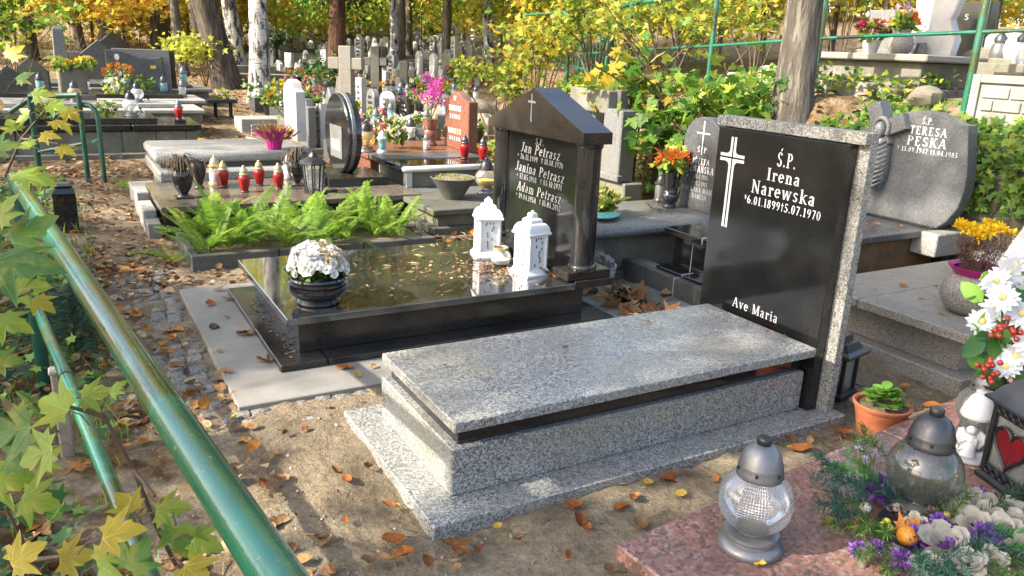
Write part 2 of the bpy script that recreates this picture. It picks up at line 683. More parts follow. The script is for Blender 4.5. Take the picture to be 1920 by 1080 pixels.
def birchmat():
    m = NT('bark_birch')
    mp = m.n('ShaderNodeMapping')
    mp.inputs['Scale'].default_value = (1.6, 1.6, .55)
    m.l(m.co(), mp.inputs[0])
    mp2 = m.n('ShaderNodeMapping')
    mp2.inputs['Scale'].default_value = (1, 1, 7)
    m.l(m.co(), mp2.inputs[0])
    a = m.ramp(m.noise(4.2, 7, .72, mp.outputs[0]), [(.44, 0), (.52, 1)])
    b = m.ramp(m.noise(5, 4, .6, mp2.outputs[0]), [(.36, 0), (.42, 1)])
    x = m.mix(1, a, b, 'MULTIPLY')
    c = m.mix(x, (.045, .038, .032), (.46, .43, .39))
    m.set(Base_Color=c, Roughness=.85, Specular_IOR_Level=.2)
    m.bump(m.noise(16, 6, .7, mp.outputs[0]), .6, .03)
    return m.m


M_BIRCH = birchmat()

# ---------------------------------------------------------------- a small serif alphabet for the carved lettering
TH, TN = .175, .07


def _arc(cx, cy, rx, ry, a0, a1, th=TH, tn=TN):
    n = max(4, int(abs(a1 - a0) / 14))
    o, i = [], []
    for k in range(n + 1):
        a = R_(a0 + (a1 - a0) * k / n)
        c, s = math.cos(a), math.sin(a)
        w = tn + (th - tn) * abs(c) ** 1.3
        o.append((cx + rx * c, cy + ry * s))
        L = math.hypot(c, s)
        i.append((cx + (rx - w) * c, cy + (ry - min(w, tn + .03)) * s))
    return [[o[k], o[k + 1], i[k + 1], i[k]] for k in range(n)]


def _v(x, y0, y1, sf=3, w=TH):
    q = [[(x - w / 2, y0), (x + w / 2, y0), (x + w / 2, y1), (x - w / 2, y1)]]
    if sf & 1:
        q.append([(x - w / 2 - .08, y0), (x + w / 2 + .08, y0), (x + w / 2 + .08, y0 + .055), (x - w / 2 - .08, y0 + .055)])
    if sf & 2:
        q.append([(x - w / 2 - .08, y1 - .055), (x + w / 2 + .08, y1 - .055), (x + w / 2 + .08, y1), (x - w / 2 - .08, y1)])
    if sf & 4:                                   # flag at top left only
        q.append([(x - w / 2 - .09, y1 - .08), (x, y1 - .05), (x, y1), (x - w / 2 - .05, y1 - .03)])
    return q


def _h(x0, x1, y, w=TN):
    return [[(x0, y - w / 2), (x1, y - w / 2), (x1, y + w / 2), (x0, y + w / 2)]]


def _d(x0, y0, x1, y1, w):
    return [[(x0 - w / 2, y0), (x0 + w / 2, y0), (x1 + w / 2, y1), (x1 - w / 2, y1)]]


def _dot(x, y, r=.085):
    return [[(x + r * math.cos(k * math.pi / 3), y + r * math.sin(k * math.pi / 3)) for k in range(6)]]


XH = .68
_acute = _d(.42, 1.08, .52, 1.28, .12)
GL = {
    'P': (.72, _v(.2, 0, 1) + _arc(.34, .73, .34, .27, -90, 90) + _h(.2, .36, .965) + _h(.2, .36, .495)),
    'B': (.76, _v(.2, 0, 1) + _arc(.36, .75, .30, .25, -90, 90) + _arc(.38, .26, .34, .26, -90, 90) + _h(.2, .38, .965) + _h(.2, .38, .51) + _h(.2, .38, .035)),
    'R': (.80, _v(.2, 0, 1) + _arc(.34, .74, .32, .26, -90, 90) + _h(.2, .36, .965) + _h(.2, .36, .515) + _d(.66, 0, .40, .5, TH) + _h(.56, .82, .0275, .055)),
    'S': (.66, _arc(.34, .745, .26, .255, 15, 270) + _arc(.34, .265, .28, .265, 90, -165)),
    'I': (.42, _v(.21, 0, 1)),
    'J': (.50, _v(.30, .2, 1, 2) + _arc(.14, .2, .2475, .22, 0, -150)),
    'N': (.86, _v(.17, 0, 1, 3, .09) + _v(.69, 0, 1, 2, .09) + _d(.69, 0, .17, 1, TH)),
    'M': (1.02, _v(.16, 0, 1, 3, .09) + _v(.84, 0, 1, 3, TH) + _d(.48, .05, .20, 1, TH * .9) + _d(.48, .05, .80, 1, .09)),
    'A': (.84, _d(.10, 0, .42, 1, .09) + _d(.72, 0, .42, 1, TH) + _h(.22, .60, .33) + _h(0, .22, .0275, .055) + _h(.58, .86, .0275, .055)),
    'L': (.68, _v(.2, 0, 1) + _h(.2, .64, .04, .08) + _v(.61, .03, .26, 0, .07)),
    'E': (.70, _v(.2, 0, 1) + _h(.2, .62, .96, .08) + _h(.2, .62, .04, .08) + _h(.2, .5, .52) + _v(.60, .03, .24, 0, .07) + _v(.58, .78, .97, 0, .07)),
    'F': (.66, _v(.2, 0, 1) + _h(.2, .60, .96, .08) + _h(.2, .5, .52) + _v(.58, .76, .97, 0, .07)),
    'T': (.72, _v(.36, 0, 1, 1) + _h(.04, .68, .96, .08) + _v(.07, .76, .97, 0, .07) + _v(.65, .76, .97, 0, .07)),
    'K': (.82, _v(.2, 0, 1) + _d(.26, .44, .64, 1, .08) + _d(.70, 0, .36, .56, TH) + _h(.60, .84, .0275, .055) + _h(.5, .76, .9725, .055)),
    'W': (1.10, _d(.32, 0, .12, 1, TH) + _d(.32, 0, .52, .9, .08) + _d(.76, 0, .54, 1, TH) + _d(.76, 0, .98, 1, .08) + _h(0, .26, .9725, .055) + _h(.86, 1.1, .9725, .055)),
    'Z': (.68, _h(.06, .62, .96, .08) + _h(.06, .62, .04, .08) + _d(.16, .04, .52, .96, TH)),
    'H': (.86, _v(.2, 0, 1) + _v(.66, 0, 1) + _h(.2, .66, .52)),
    'O': (.80, _arc(.40, .5, .37, .51, 0, 360)),
    'C': (.74, _arc(.40, .5, .37, .51, 42, 318)),
    'a': (.56, _arc(.26, .50, .21, .19, 0, 170) + _v(.39, .03, .52, 0, .15) + _arc(.26, .19, .23, .20, 80, 350, .15) + _h(.40, .52, .03, .06)),
    'd': (.62, _arc(.28, .335, .26, .345, 40, 320) + _v(.44, 0, 1.02, 4, .15) + _h(.46, .60, .03, .06)),
    'e': (.56, _arc(.28, .34, .26, .35, 0, 320) + _h(.12, .50, .37)),
    'i': (.34, _v(.17, 0, XH, 5, .15) + _dot(.16, .88, .095)),
    'j': (.34, _v(.2, -.1, XH, 4, .15) + _dot(.18, .88, .095)),
    'k': (.66, _v(.16, 0, 1.02, 5, .15) + _d(.22, .32, .50, .66, .07) + _d(.56, 0, .30, .38, .15) + _h(.46, .68, .0275, .055) + _h(.40, .62, .65, .055)),
    'm': (.98, _v(.16, 0, XH, 5, .14) + _v(.48, 0, .50, 1, .14) + _v(.80, 0, .50, 1, .14) + _arc(.34, .48, .21, .20, 0, 150, .14) + _arc(.66, .48, .21, .20, 0, 150, .14)),
    'n': (.66, _v(.16, 0, XH, 5, .15) + _v(.48, 0, .48, 1, .15) + _arc(.34, .47, .215, .21, 0, 150, .15)),
    'r': (.48, _v(.17, 0, XH, 5, .15) + _arc(.36, .48, .17, .20, 60, 175, .1) + _dot(.42, .56, .085)),
    's': (.48, _arc(.24, .505, .19, .175, 20, 270, .13) + _arc(.24, .18, .20, .18, 90, -160, .13)),
    't': (.40, _v(.18, .08, .90, 0, .15) + _h(.02, .36, .65) + _arc(.26, .14, .155, .14, 180, 320, .13)),
    'v': (.60, _d(.30, 0, .12, XH, .15) + _d(.30, 0, .48, XH, .07) + _h(0, .24, .65, .055) + _h(.38, .60, .65, .055)),
    'w': (.88, _d(.25, 0, .10, XH, .14) + _d(.27, 0, .43, XH, .07) + _d(.60, 0, .44, XH, .14) + _d(.62, 0, .77, XH, .07) + _h(0, .22, .65, .055) + _h(.66, .88, .65, .055)),
    'z': (.52, _h(.05, .46, .645, .07) + _h(.05, .47, .035, .07) + _d(.13, .03, .38, .65, .14)),
    'o': (.58, _arc(.29, .34, .27, .35, 0, 360)),
    'c': (.52, _arc(.29, .34, .27, .35, 45, 320)),
    'h': (.66, _v(.16, 0, 1.02, 5, .15) + _v(.48, 0, .48, 1, .15) + _arc(.34, .47, .215, .21, 0, 150, .15)),
    '0': (.60, _arc(.30, .5, .27, .51, 0, 360)),
    '1': (.48, _v(.25, 0, 1, 5)),
    '2': (.58, _arc(.28, .72, .25, .28, 170, -40) + _d(.10, .05, .44, .58, .12) + _h(.05, .54, .05, .1)),
    '3': (.58, _arc(.26, .755, .24, .245, 160, -90) + _arc(.26, .265, .27, .265, 90, -165)),
    '4': (.60, _v(.40, 0, 1, 1) + _h(.03, .58, .27) + _d(.06, .27, .38, 1, .07)),
    '5': (.58, _h(.14, .50, .94, .12) + _v(.155, .52, .98, 0, .07) + _arc(.25, .31, .28, .31, 125, -160)),
    '6': (.60, _arc(.30, .30, .27, .30, 0, 360) + _arc(.44, .36, .41, .66, 100, 185, .15)),
    '7': (.56, _h(.05, .52, .94, .12) + _d(.22, 0, .47, .94, .14)),
    '8': (.60, _arc(.30, .755, .23, .245, 0, 360) + _arc(.30, .265, .27, .265, 0, 360)),
    '9': (.60, _arc(.30, .70, .27, .30, 0, 360) + _arc(.16, .64, .41, .66, -80, 5, .15)),
    '.': (.26, _dot(.13, .08)), ',': (.26, _dot(.13, .08)),
    '*': (.46, _d(.23, .42, .23, 1, .09) + _d(.05, .58, .41, .84, .08) + _d(.41, .58, .05, .84, .08)),
    '+': (.46, _v(.23, .30, .86, 0, .09) + _h(.04, .42, .58, .09)),
    '\u2020': (.46, _v(.23, 0, 1, 0, .10) + _h(.04, .42, .70, .10)),
    ' ': (.34, []),
}
GL['\u015a'] = (GL['S'][0], GL['S'][1] + _acute)
GL['\u0143'] = (GL['N'][0], GL['N'][1] + [[(a + .06, b) for a, b in q] for q in _acute])
GL['\u00d3'] = (GL['O'][0], GL['O'][1] + _acute)
GL['\u0118'] = (GL['E'][0], GL['E'][1] + _arc(.56, -.12, .14, .14, 90, 300, .09))


def text_quads(s, h, width=None, slant=0.0, gap=.11):
    """polygons (u, v) of a line of text, left end at u = 0"""
    x, out = 0.0, []
    for ch in s:
        w, qs = GL[ch]
        for i, q in enumerate(qs):
            out.append([((x + a + b * slant) * h, b * h, i) for a, b in q])
        x += w + gap
    x -= gap
    k = 1.0 if width is None else width / (x * h)
    return [[(u * k, v, i) for u, v, i in q] for q in out], x * h * k


def letters(parent, s, x, y_left, z_base, h, width=None, mat=None, slant=0.0, name='inscription', dz=0.0):
    """a line carved on a face that looks towards -X: it reads towards -Y; dz tilts it"""
    qs, w = text_quads(s, h, width, slant)
    mb = MB()
    for q in qs:
        # order the corners so that the face looks towards -X
        mb.add([(x - i * 5e-5, y_left - u, z_base + v + dz * u) for u, v, i in q], [tuple(range(len(q)))])
    return part(name, mb, mat or M_LETTER, parent, None)

# ================================================================ SETTING
def zg(x, y):
    """height of the ground"""
    x, y = np.asarray(x, float), np.asarray(y, float)
    T = np.clip(1.38 - .05 * (y - 1.7), 1.0, 1.42)
    w = sstep(2.25, 2.75, y)
    wall = T * (.80 * sstep(4.93, 4.98, x) + .20 * sstep(4.98, 5.5, x))
    x0 = 3.95 + .50 * np.clip(y - 6.5, 0, None)
    slope = T * sstep(0, 1.05, x - x0)
    h = wall * (1 - w) + slope * w
    h = h + .10 * np.clip(x - x0 - 7, 0, 22) + .052 * np.clip(y - 12, 0, 22) + .085 * np.clip(y - 34, 0, 60) + .05 * np.clip(-x - 12, 0, 40)
    return h


def grid_axis(lo, a, b, hi, step, grow):
    c = list(np.arange(a, b, step))
    s, v = step, a
    L = []
    while v > lo:
        s *= grow
        v -= s
        L.append(v)
    s, v = step, c[-1]
    H = []
    while v < hi:
        s *= grow
        v += s
        H.append(v)
    return np.array(L[::-1] + c + H)


xs = grid_axis(-110, -1.7, 5.4, 120, .035, 1.16)
ys = grid_axis(-60, -1.7, 3.9, 140, .035, 1.13)
GX, GY = np.meshgrid(xs, ys, indexing='ij')
near = 1 - sstep(4, 9, np.hypot(GX - 1, GY - 1))
bump = (vnoise(GX * 1.7, GY * 1.7, 1) - .5) * .035 + (vnoise(GX * 6, GY * 6, 2) - .5) * .020 + (vnoise(GX * 15, GY * 15, 3) - .5) * .020
bump = bump + (vnoise(GX * 26, GY * 26, 4) - .5) * .014 * near
far = sstep(10, 30, np.hypot(GX, GY))
GZ = zg(GX, GY) + bump - .006 + far * (vnoise(GX * .3, GY * .3, 5) - .5) * .5
# a loose mound of dug sand along the foot of the granite plinth
GZ += .022 * np.exp(-((GX + .17) / .13) ** 2 - ((GY - .5) / .35) ** 2)
GZ += .018 * np.exp(-((GX - .45) / .22) ** 2 - ((GY + .16) / .09) ** 2) + .03 * np.exp(-((GX - 1.25) / .5) ** 2 - ((GY + .13) / .08) ** 2)
nx, ny = len(xs), len(ys)
idx = np.arange(nx * ny).reshape(nx, ny)
GF = np.stack([idx[:-1, :-1], idx[1:, :-1], idx[1:, 1:], idx[:-1, 1:]], -1).reshape(-1, 4)
me = fast_mesh('ground', np.stack([GX, GY, GZ], -1).reshape(-1, 3), GF, M_SOIL, smooth=True)
lit = np.clip(sstep(-.45, -.8, GX) * sstep(5.0, 3.0, GY) + sstep(2.4, 3.6, GX) + .75 * sstep(5, 9, GY) + .8 * sstep(-1.0, -1.3, GX), 0, 1)
at = me.attributes.new('litter', 'FLOAT', 'POINT')
at.data.foreach_set('value', lit.ravel().astype(np.float32))
ground = part('ground', me, None)
ground['kind'] = 'structure'


# ---------------------------------------------------------------- path of granite setts
def rough_block(name, sx, sy, sz, mat, seed, jit=.12, c=.2):
    """a hewn block: chamfered box with uneven corners"""
    r = random.Random(seed)
    b = MB().box(-sx / 2, sx / 2, -sy / 2, sy / 2, -sz / 2, sz / 2, min(sx, sy, sz) * c)
    b.v = [(x + r.uniform(-1, 1) * sx * jit * .5, y + r.uniform(-1, 1) * sy * jit * .5, z + r.uniform(-1, 1) * sz * jit * .5) for x, y, z in b.v]
    return b.mesh(name, mat, 50)


sett_me = [rough_block('cobblestone', .088, .082, .07, M_SETT, k, .14, .16) for k in range(6)]
path = thing('cobbled_path', None, None, (-.6, 2.0, 0))
path['kind'] = 'structure'
for j in range(30):
    y = 1.20 + j * .089
    for i in range(5):
        x = -.475 - i * .093 + .02 * math.sin(j * .7)
        if j < 2:
            x = -.43 - i * .093
        if random.random() < .06 + .10 * i * (1 if j < 18 else .5):
            continue
        if x > -.44 and y > 1.25:
            continue
        sink = -.023 - random.random() * .016 - .004 * i
        link('cobblestone', random.choice(sett_me), path, (x + .6 + random.uniform(-.007, .007), y - 2 + random.uniform(-.007, .007), sink),
             (random.uniform(-.07, .07), random.uniform(-.07, .07), random.choice((0, math.pi / 2)) + random.uniform(-.12, .12)), random.uniform(.93, 1.04))
for j in range(3):
    for i in range(8):
        x, y = -.40 + i * .094 + .03 * (j % 2), 1.225 - j * .088
        if x > .30 or (j == 2 and random.random() < .45):
            continue
        link('cobblestone', random.choice(sett_me), path, (x + .6 + random.uniform(-.006, .006), y - 2 + random.uniform(-.006, .006), -.021 - .006 * j - random.random() * .008),
             (random.uniform(-.06, .06), random.uniform(-.06, .06), random.uniform(-.12, .12)), random.uniform(.94, 1.04))

# ---------------------------------------------------------------- retaining wall behind the last row on the right
wall = thing('retaining_wall', 'dark rubble retaining wall overgrown with ivy behind the curved headstone', 'wall', (4.9, .8, 0))
z = 0.0
row = 0
stone_me = [rough_block('stone', .22, .40, .18, M_WALLST, 40 + k, .16, .22) for k in range(5)]
while z < 1.06:
    hh = random.uniform(.15, .21)
    y = -1.6 + random.uniform(0, .2)
    while y < 2.55:
        ll = random.uniform(.26, .5)
        link('stone', random.choice(stone_me), wall, (.02 + random.uniform(-.02, .02), y + ll / 2 - .8, z + hh / 2),
             (random.uniform(-.03, .03), random.uniform(-.03, .03), random.uniform(-.05, .05)), (1, ll / .40 * .97, hh / .18 * .96))
        y += ll
    z += hh
part('mortar', MB().box(4.84, 5.02, -1.6, 2.5, -.05, 1.04, .01), M_CONCD, wall)

# ---------------------------------------------------------------- tapered trunks


def trunk(mb, base, h, r0, r1, lean=(0, 0), seed=0, n=16, flare=.35, wob=.05):
    r = random.Random(seed)
    pts, rad = [], []
    m = 14
    px, py = r.uniform(0, 6), r.uniform(0, 6)
    for i in range(m + 1):
        t = i / m
        z = h * t ** 1.3
        pts.append((base[0] + lean[0] * z + wob * h * .06 * math.sin(z * .8 + px), base[1] + lean[1] * z + wob * h * .06 * math.sin(z * .7 + py), base[2] + z - .1))
        rad.append((r0 + (r1 - r0) * t) * (1 + flare * math.exp(-z / (r0 * 1.6))))
    mb.tube(pts, rad, n)
    # knobbly girth
    mb.v = [(x + (vnoise(np.array(x * 7 + z * .9), np.array(y * 7 + z * 1.3), seed + 3) - .5) * r0 * .16, y + (vnoise(np.array(y * 7 - z), np.array(x * 7 + z), seed + 4) - .5) * r0 * .16, z) for x, y, z in mb.v]
    return pts


# ---------------------------------------------------------------- green pipe railings
def rail_thing(name, label, mat=None):
    return thing(name, label, 'railing')


rl = thing('handrail', 'green painted tubular handrail running away along the left edge in the foreground', 'railing', (-1.15, 1.85, 0))
A, B = np.array([-.742, -1.70, .985]), np.array([-1.168, 2.02, .965])
t_ = B - A
part('top_rail', MB().tube([A, A + t_ * .25, A + t_ * .5, A + t_ * .75, B], .0305, 20), M_GREEN, rl, 60)
part('rail_end', MB().sphere(B, .0312, 16, 10), M_GREEN, rl, 180)
part('coupling', MB().tube([A + t_ * .012 + np.array([.06, .02, -.035]), A + t_ * .05 + np.array([.015, 0, -.02])], .036, 18), M_GREEN, rl, 60)
C1, C2 = np.array([-.765, -1.62, .465]), np.array([-1.150, 1.84, .447])
part('lower_rail', MB().tube([C1, (C1 + C2) / 2, C2], .0215, 16), M_GREEN, rl, 60)
part('post', MB().tube([(-1.15, 1.86, -.15), (-1.152, 1.86, .5), (-1.154, 1.862, .96)], .028, 16), M_DGREEN, rl, 60)
part('post', MB().tube([(-.765, -1.62, -.15), (-.765, -1.62, .95)], .028, 16), M_DGREEN, rl, 60)
part('weld_ring', MB().tube([C1 + (C2 - C1) * .70, C1 + (C2 - C1) * .713], .0245, 16), M_GREEN, rl, 60)

st = thing('stake', 'short weathered wooden stake with a grey top under the handrail', 'stake', (-1.07, 1.13, 0))
part('post', MB().box(-1.095, -1.045, 1.10, 1.15, -.1, .35, .006), M_WOOD, st)
part('cap', MB().box(-1.10, -1.04, 1.095, 1.155, .35, .37, .006), M_WOODG, st)

# far railing by the end of the path
fr = thing('path_railing', 'dark green pipe railing frame with lower crossbar at the far end of the path', 'railing', (-.76, 7.84, 0))
p1, p2 = np.array([-1.23, 8.35, 0]), np.array([-.76, 7.84, 0])
up = np.array([0, 0, 1.0])
part('post', MB().tube([p1 - up * .1, p1 + up * .86], .032, 12), M_DGREEN, fr, 60)
part('post', MB().tube([p2 - up * .1, p2 + up * .93], .027, 12), M_DGREEN, fr, 60)
part('top_rail', MB().tube([p1 + up * .86 + (p1 - p2) * .45 - up * .16, p1 + up * .86, p1 + up * .89, p2 + up * .94], .028, 12), M_DGREEN, fr, 60)
part('crossbar', MB().tube([p1 + up * .27, p2 + up * .42], .02, 10), M_DGREEN, fr, 60)
sr = thing('stair_railing', 'green pipe stair railing with bent corner sloping down behind the path railing', 'railing', (-.6, 7.75, 0))
q1 = np.array([-.60, 7.75, 0])
part('post', MB().tube([q1 - up * .1, q1 + up * .70, q1 + np.array([-.015, .02, .78]), q1 + np.array([-.06, .06, .83]), q1 + np.array([-.14, .12, .84])], .026, 12), M_DGREEN, sr, 60)
e1 = PX(20, 252, -1.75)
part('top_rail', MB().tube([q1 + np.array([-.14, .12, .84]), e1], .026, 12), M_GREEN, sr, 60)
part('crossbar', MB().tube([q1 + np.array([0, 0, .47]), PX(55, 318, -1.45)], .022, 10), M_GREEN, sr, 60)

# terrace railing on the right
tr = thing('terrace_railing', 'long green pipe railing along the upper terrace on the right', 'railing', (5.3, 4.6, 1.2))
RY = [1.715, 3.227, 4.662, 6.147, 7.515]
RZ = [1.874, 1.815, 1.725, 1.645, 1.56]
for i, (y, z) in enumerate(zip(RY, RZ)):
    top = z + .55
    part('post', MB().tube([(5.3, y, z - .75), (5.3, y, top)], .030, 12), M_GREEN, tr, 60)
part('middle_rail', MB().tube([(5.3, -.4, 1.95)] + [(5.3, y, z) for y, z in zip(RY, RZ)], .016, 10), M_GREEN, tr, 60)
part('top_rail', MB().tube([(5.3, -.4, 2.50)] + [(5.3, y, z + .55) for y, z in zip(RY[:4], RZ)], .026, 10), M_GREEN, tr, 60)
part('end_rail', MB().tube([(5.3, 6.147, 2.195), (5.3, 6.35, 2.17), (5.3, 6.47, 2.06), (5.3, 6.5, 1.9), (5.3, 6.5, 1.2)], .026, 10), M_GREEN, tr, 60)
part('end_rail', MB().tube([(5.3, 7.515, 1.9), (5.3, 7.515, 2.06), (5.3, 7.7, 2.13), (5.3, 8.8, 2.10)], .022, 10), M_GREEN, tr, 60)
for k, (x0, y0, x1, y1) in enumerate([(9.9, 15.2, 9.6, 12.6), (12.6, 20.5, 11.4, 17.0)]):
    fr2 = thing('terrace_railing', ['green pipe railing panel with thin bars on the far terrace', 'farthest green railing panel behind the field of headstones'][k], 'railing', (x0, y0, 1.1))
    a, b = np.array([x0, y0, 0]), np.array([x1, y1, 0])
    za, zb = float(zg(*a[:2])), float(zg(*b[:2]))
    for t in (0, .5, 1):
        p = a + (b - a) * t
        part('post', MB().tube([p + up * (za - .2), p + up * (za + .95)], .04, 8), M_GREEN, fr2, 60)
    for h in (.15, .90):
        part('rail', MB().tube([a + up * (za + h), b + up * (zb + h)], .035, 8), M_GREEN, fr2, 60)
    for t in np.linspace(.06, .94, 15):
        p = a + (b - a) * t
        part('bar', MB().tube([p + up * (za + .15), p + up * (za + .9)], .014, 6), M_GREEN, fr2, 60)

# ================================================================ GRAVES IN THE FOREGROUND
# ---- speckled granite grave with the black headstone panel
g = thing('granite_grave', 'speckled grey granite grave with tall black headstone panel in the foreground', 'grave', (1.0, .5, 0))
part('plinth', MB().box(0, 2.076, 0, .9875, -.06, .042, .004), M_GRAN, g)
part('body', MB().box(.132, 1.925, .144, .867, .042, .231, .005), M_GRAN, g)
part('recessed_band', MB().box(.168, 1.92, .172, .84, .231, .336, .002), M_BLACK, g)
part('cover_slab', MB().box(.102, 1.885, .066, .774, .336, .377, .004), M_GRAN, g)
part('headstone_frame', MB().box(2.0, 2.049, .052, .938, .042, 1.326, .003), M_GRAN, g)
hp = part('headstone_panel', MB().box(1.936, 1.998, .108, .888, .042, 1.272, .003), M_PANEL, g)
part('headstone_top', MB().box(1.962, 1.998, .052, .938, 1.275, 1.326, .003), M_GRAN, g)
xp = 1.9335
letters(hp, '\u015a.P.', xp, .485, 1.130, .066, .112)
letters(hp, 'Irena', xp, .535, 1.058, .058, .200)
letters(hp, 'Narewska', xp, .622, .985, .062, .385)
letters(hp, '*6.01.1899\u20205.07.1970', xp, .660, .928, .040, .465)
letters(hp, 'Ave Maria', xp, .650, .396, .050, .300)


def cross_strip(x, yc, hw, z0, z1, zc, ah, w):
    """one half of the flared double-line cross"""
    mb = MB()
    for sgn in (-1, 1):
        yo, yi = yc + sgn * hw, yc + sgn * hw * .22
        mb.add([(x, yi, z0), (x, yo, z0), (x, yo, zc - ah * 2.2), (x, yi, zc - ah * 2.2)], [(0, 1, 2, 3)])
        mb.add([(x, yi, zc + ah * 2.0), (x, yo, zc + ah * 2.0), (x, yo, z1), (x, yi, z1)], [(0, 1, 2, 3)])
        arm = yc + sgn * w
        for e in (-1, 1):
            zi, zo = zc + e * ah * .22, zc + e * ah
            far_z = zc + e * ah * (2.2 if e < 0 else 2.0)
            cur = []
            for k in range(7):
                a = k / 6 * math.pi / 2
                cur.append((yo + sgn * (w * .55 - hw) * (1 - math.cos(a)), zo + (far_z - zo) * (1 - math.sin(a))))
            pts = [(x, yi, far_z)] + [(x, a, b) for a, b in cur] + [(x, arm, zo), (x, arm, zi), (x, yi, zi)]
            mb.add(pts, [tuple(range(len(pts)))])
    return mb


part('cross', cross_strip(xp, .772, .019, .782, 1.232, 1.130, .019, .082), M_LETTER, hp, None)

# ---- polished black grave with columns
pv = thing('paving_slab', 'pale concrete paving strip around the foot of the black polished grave', 'paving', (.2, 2.2, 0))
part('slab', MB().box(-.402, .55, 1.235, 3.16, -.04, .030, .004), M_PAVE, pv)
part('slab', MB().box(.556, 1.35, 1.235, 3.16, -.04, .0295, .004), M_PAVE, pv)
part('slab', MB().box(1.356, 2.1, 1.235, 3.16, -.04, .030, .004), M_PAVE, pv)
g = thing('black_grave', 'polished black grave with two columns and a gabled roof over the headstone', 'grave', (.9, 2.2, 0))
pl_x = [(-.14, .093), (.099, .9), (.906, 1.87)]
for a, b in pl_x:
    part('plinth_tile', MB().box(a, b, 1.54, 2.95, .030, .066, .003), M_BLACKS, g)
part('body', MB().box(-.012, 1.735, 1.685, 2.74, .066, .252, .003), M_BLACKS, g)
part('cover_slab', MB().box(-.094, 1.60, 1.572, 2.79, .252, .292, .004), M_BLACKTOP, g)
part('headstone_slab', MB().box(1.603, 1.885, 1.585, 2.77, .252, .300, .004), M_BLACKS, g)
part('headstone_step', MB().box(1.555, 1.865, 1.60, 2.73, .300, .352, .004), M_BLACKS, g)
hp = part('headstone_panel', MB().box(1.672, 1.735, 1.735, 2.595, .352, 1.10, .003), M_PANEL, g)
for yc in (1.655, 2.668):
    c = part('column', MB().lathe([(.070, .385), (.072, .6), (.070, .9), (.067, 1.075)], 28, 1.69, yc), M_BLACK, g, 60)
    part('column_base', MB().lathe([(.084, .352), (.088, .362), (.088, .378), (.082, .386), (.074, .390)], 28, 1.69, yc), M_BLACK, c, 50)
    part('capital', MB().lathe([(.070, 1.072), (.078, 1.082), (.080, 1.100)], 28, 1.69, yc), M_BLACK, c, 50)
pd = part('pediment', MB().prism([(1.585, 1.102), (1.585, 1.168), (2.165, 1.382), (2.745, 1.150), (2.745, 1.092)][::-1], 0, 1.595, 1.795, .004), M_DKGREY if False else M_BLACKS, g, 30)
xq = 1.5925
mb = MB()
for q in ([(2.166, 1.175), (2.178, 1.175), (2.178, 1.345), (2.166, 1.345)], [(2.125, 1.29), (2.1655, 1.29), (2.1655, 1.303), (2.125, 1.303)], [(2.1785, 1.29), (2.219, 1.29), (2.219, 1.303), (2.1785, 1.303)]):
    mb.add([(xq, y, z) for y, z in q], [(0, 1, 2, 3)])
part('cross', mb, M_LETTERS, pd, None)
xq = 1.6695
letters(hp, 'S.P.', xq, 2.235, 1.028, .042, .10, M_LETTERS, .15)
letters(hp, 'Jan Petrasz', xq, 2.415, .962, .062, .475, M_LETTERS, .22)
letters(hp, '+ 26.11.1909', xq, 2.455, .915, .036, .26, M_LETTERS)
letters(hp, '\u2020 18.08.1970', xq, 2.15, .918, .036, .255, M_LETTERS)
letters(hp, 'Janina Petrasz', xq, 2.475, .832, .062, .595, M_LETTERS, .22)
letters(hp, '+ 17.05.1918', xq, 2.455, .783, .036, .26, M_LETTERS)
letters(hp, '\u2020 05.10.1971', xq, 2.15, .786, .036, .255, M_LETTERS)
letters(hp, 'Adam Petrasz', xq, 2.450, .702, .062, .550, M_LETTERS, .22)
letters(hp, '+ 19.04.1954', xq, 2.455, .652, .036, .26, M_LETTERS)
letters(hp, '\u2020 15.05.2012', xq, 2.15, .656, .036, .255, M_LETTERS)

# ---- bed of ferns with a low kerb
fb = thing('fern_bed', 'low concrete kerb bed full of ferns behind the black polished grave', 'grave', (.6, 4.1, 0))
xk = -.25
for i, ln in enumerate((.62, .66, .62)):
    part('kerb', MB().box(xk, xk + ln - .008, 3.70 + .006 * i, 3.765 + .006 * i, -.05, .102 - .004 * i, .006), M_CONCD, fb)
    xk += ln
part('kerb', MB().box(-.25, -.19, 3.775, 4.55, -.05, .095, .006), M_CONCD, fb)
part('kerb', MB().box(1.58, 1.64, 3.79, 4.55, -.05, .09, .006), M_CONCD, fb)
part('soil', MB().box(-.188, 1.578, 3.78, 4.6, -.05, .075, .01), M_SOIL, fb)

# ---- dark grave with the oval headstone
g = thing('dark_grave', 'dark polished grave with oval black headstone behind the ferns', 'grave', (.8, 5.4, 0))
part('body', MB().box(-.29, 1.95, 4.86, 6.02, -.05, .20, .004), M_BLACKS, g)
part('cover_slab', MB().box(-.32, 1.97, 4.80, 6.05, .20, .25, .005), granite('granite_brown', [(.03, .024, .018), (.08, .062, .045), (.15, .12, .09), (.22, .18, .14)], 160, .14, (.10, .075, .05), .4), g)
part('corner_block', MB().box(-.43, -.325, 4.80, 5.02, -.05, .12, .006), M_BEIGE, g)
part('corner_block', MB().box(-.43, -.325, 5.12, 5.60, -.05, .17, .006), M_TERRA, g)
part('corner_block', MB().box(-.43, -.325, 5.66, 6.02, -.05, .23, .006), M_TERRA, g)
part('headstone_base', MB().box(1.24, 1.86, 5.36, 6.02, .25, .335, .005), M_BLACKS, g)


def oval(yc, zc, a, b, n=40, p=2.0):
    return [(yc + a * math.copysign(abs(math.cos(t)) ** (2 / p), math.cos(t)), zc + b * math.copysign(abs(math.sin(t)) ** (2 / p), math.sin(t))) for t in (2 * math.pi * k / n for k in range(n))]


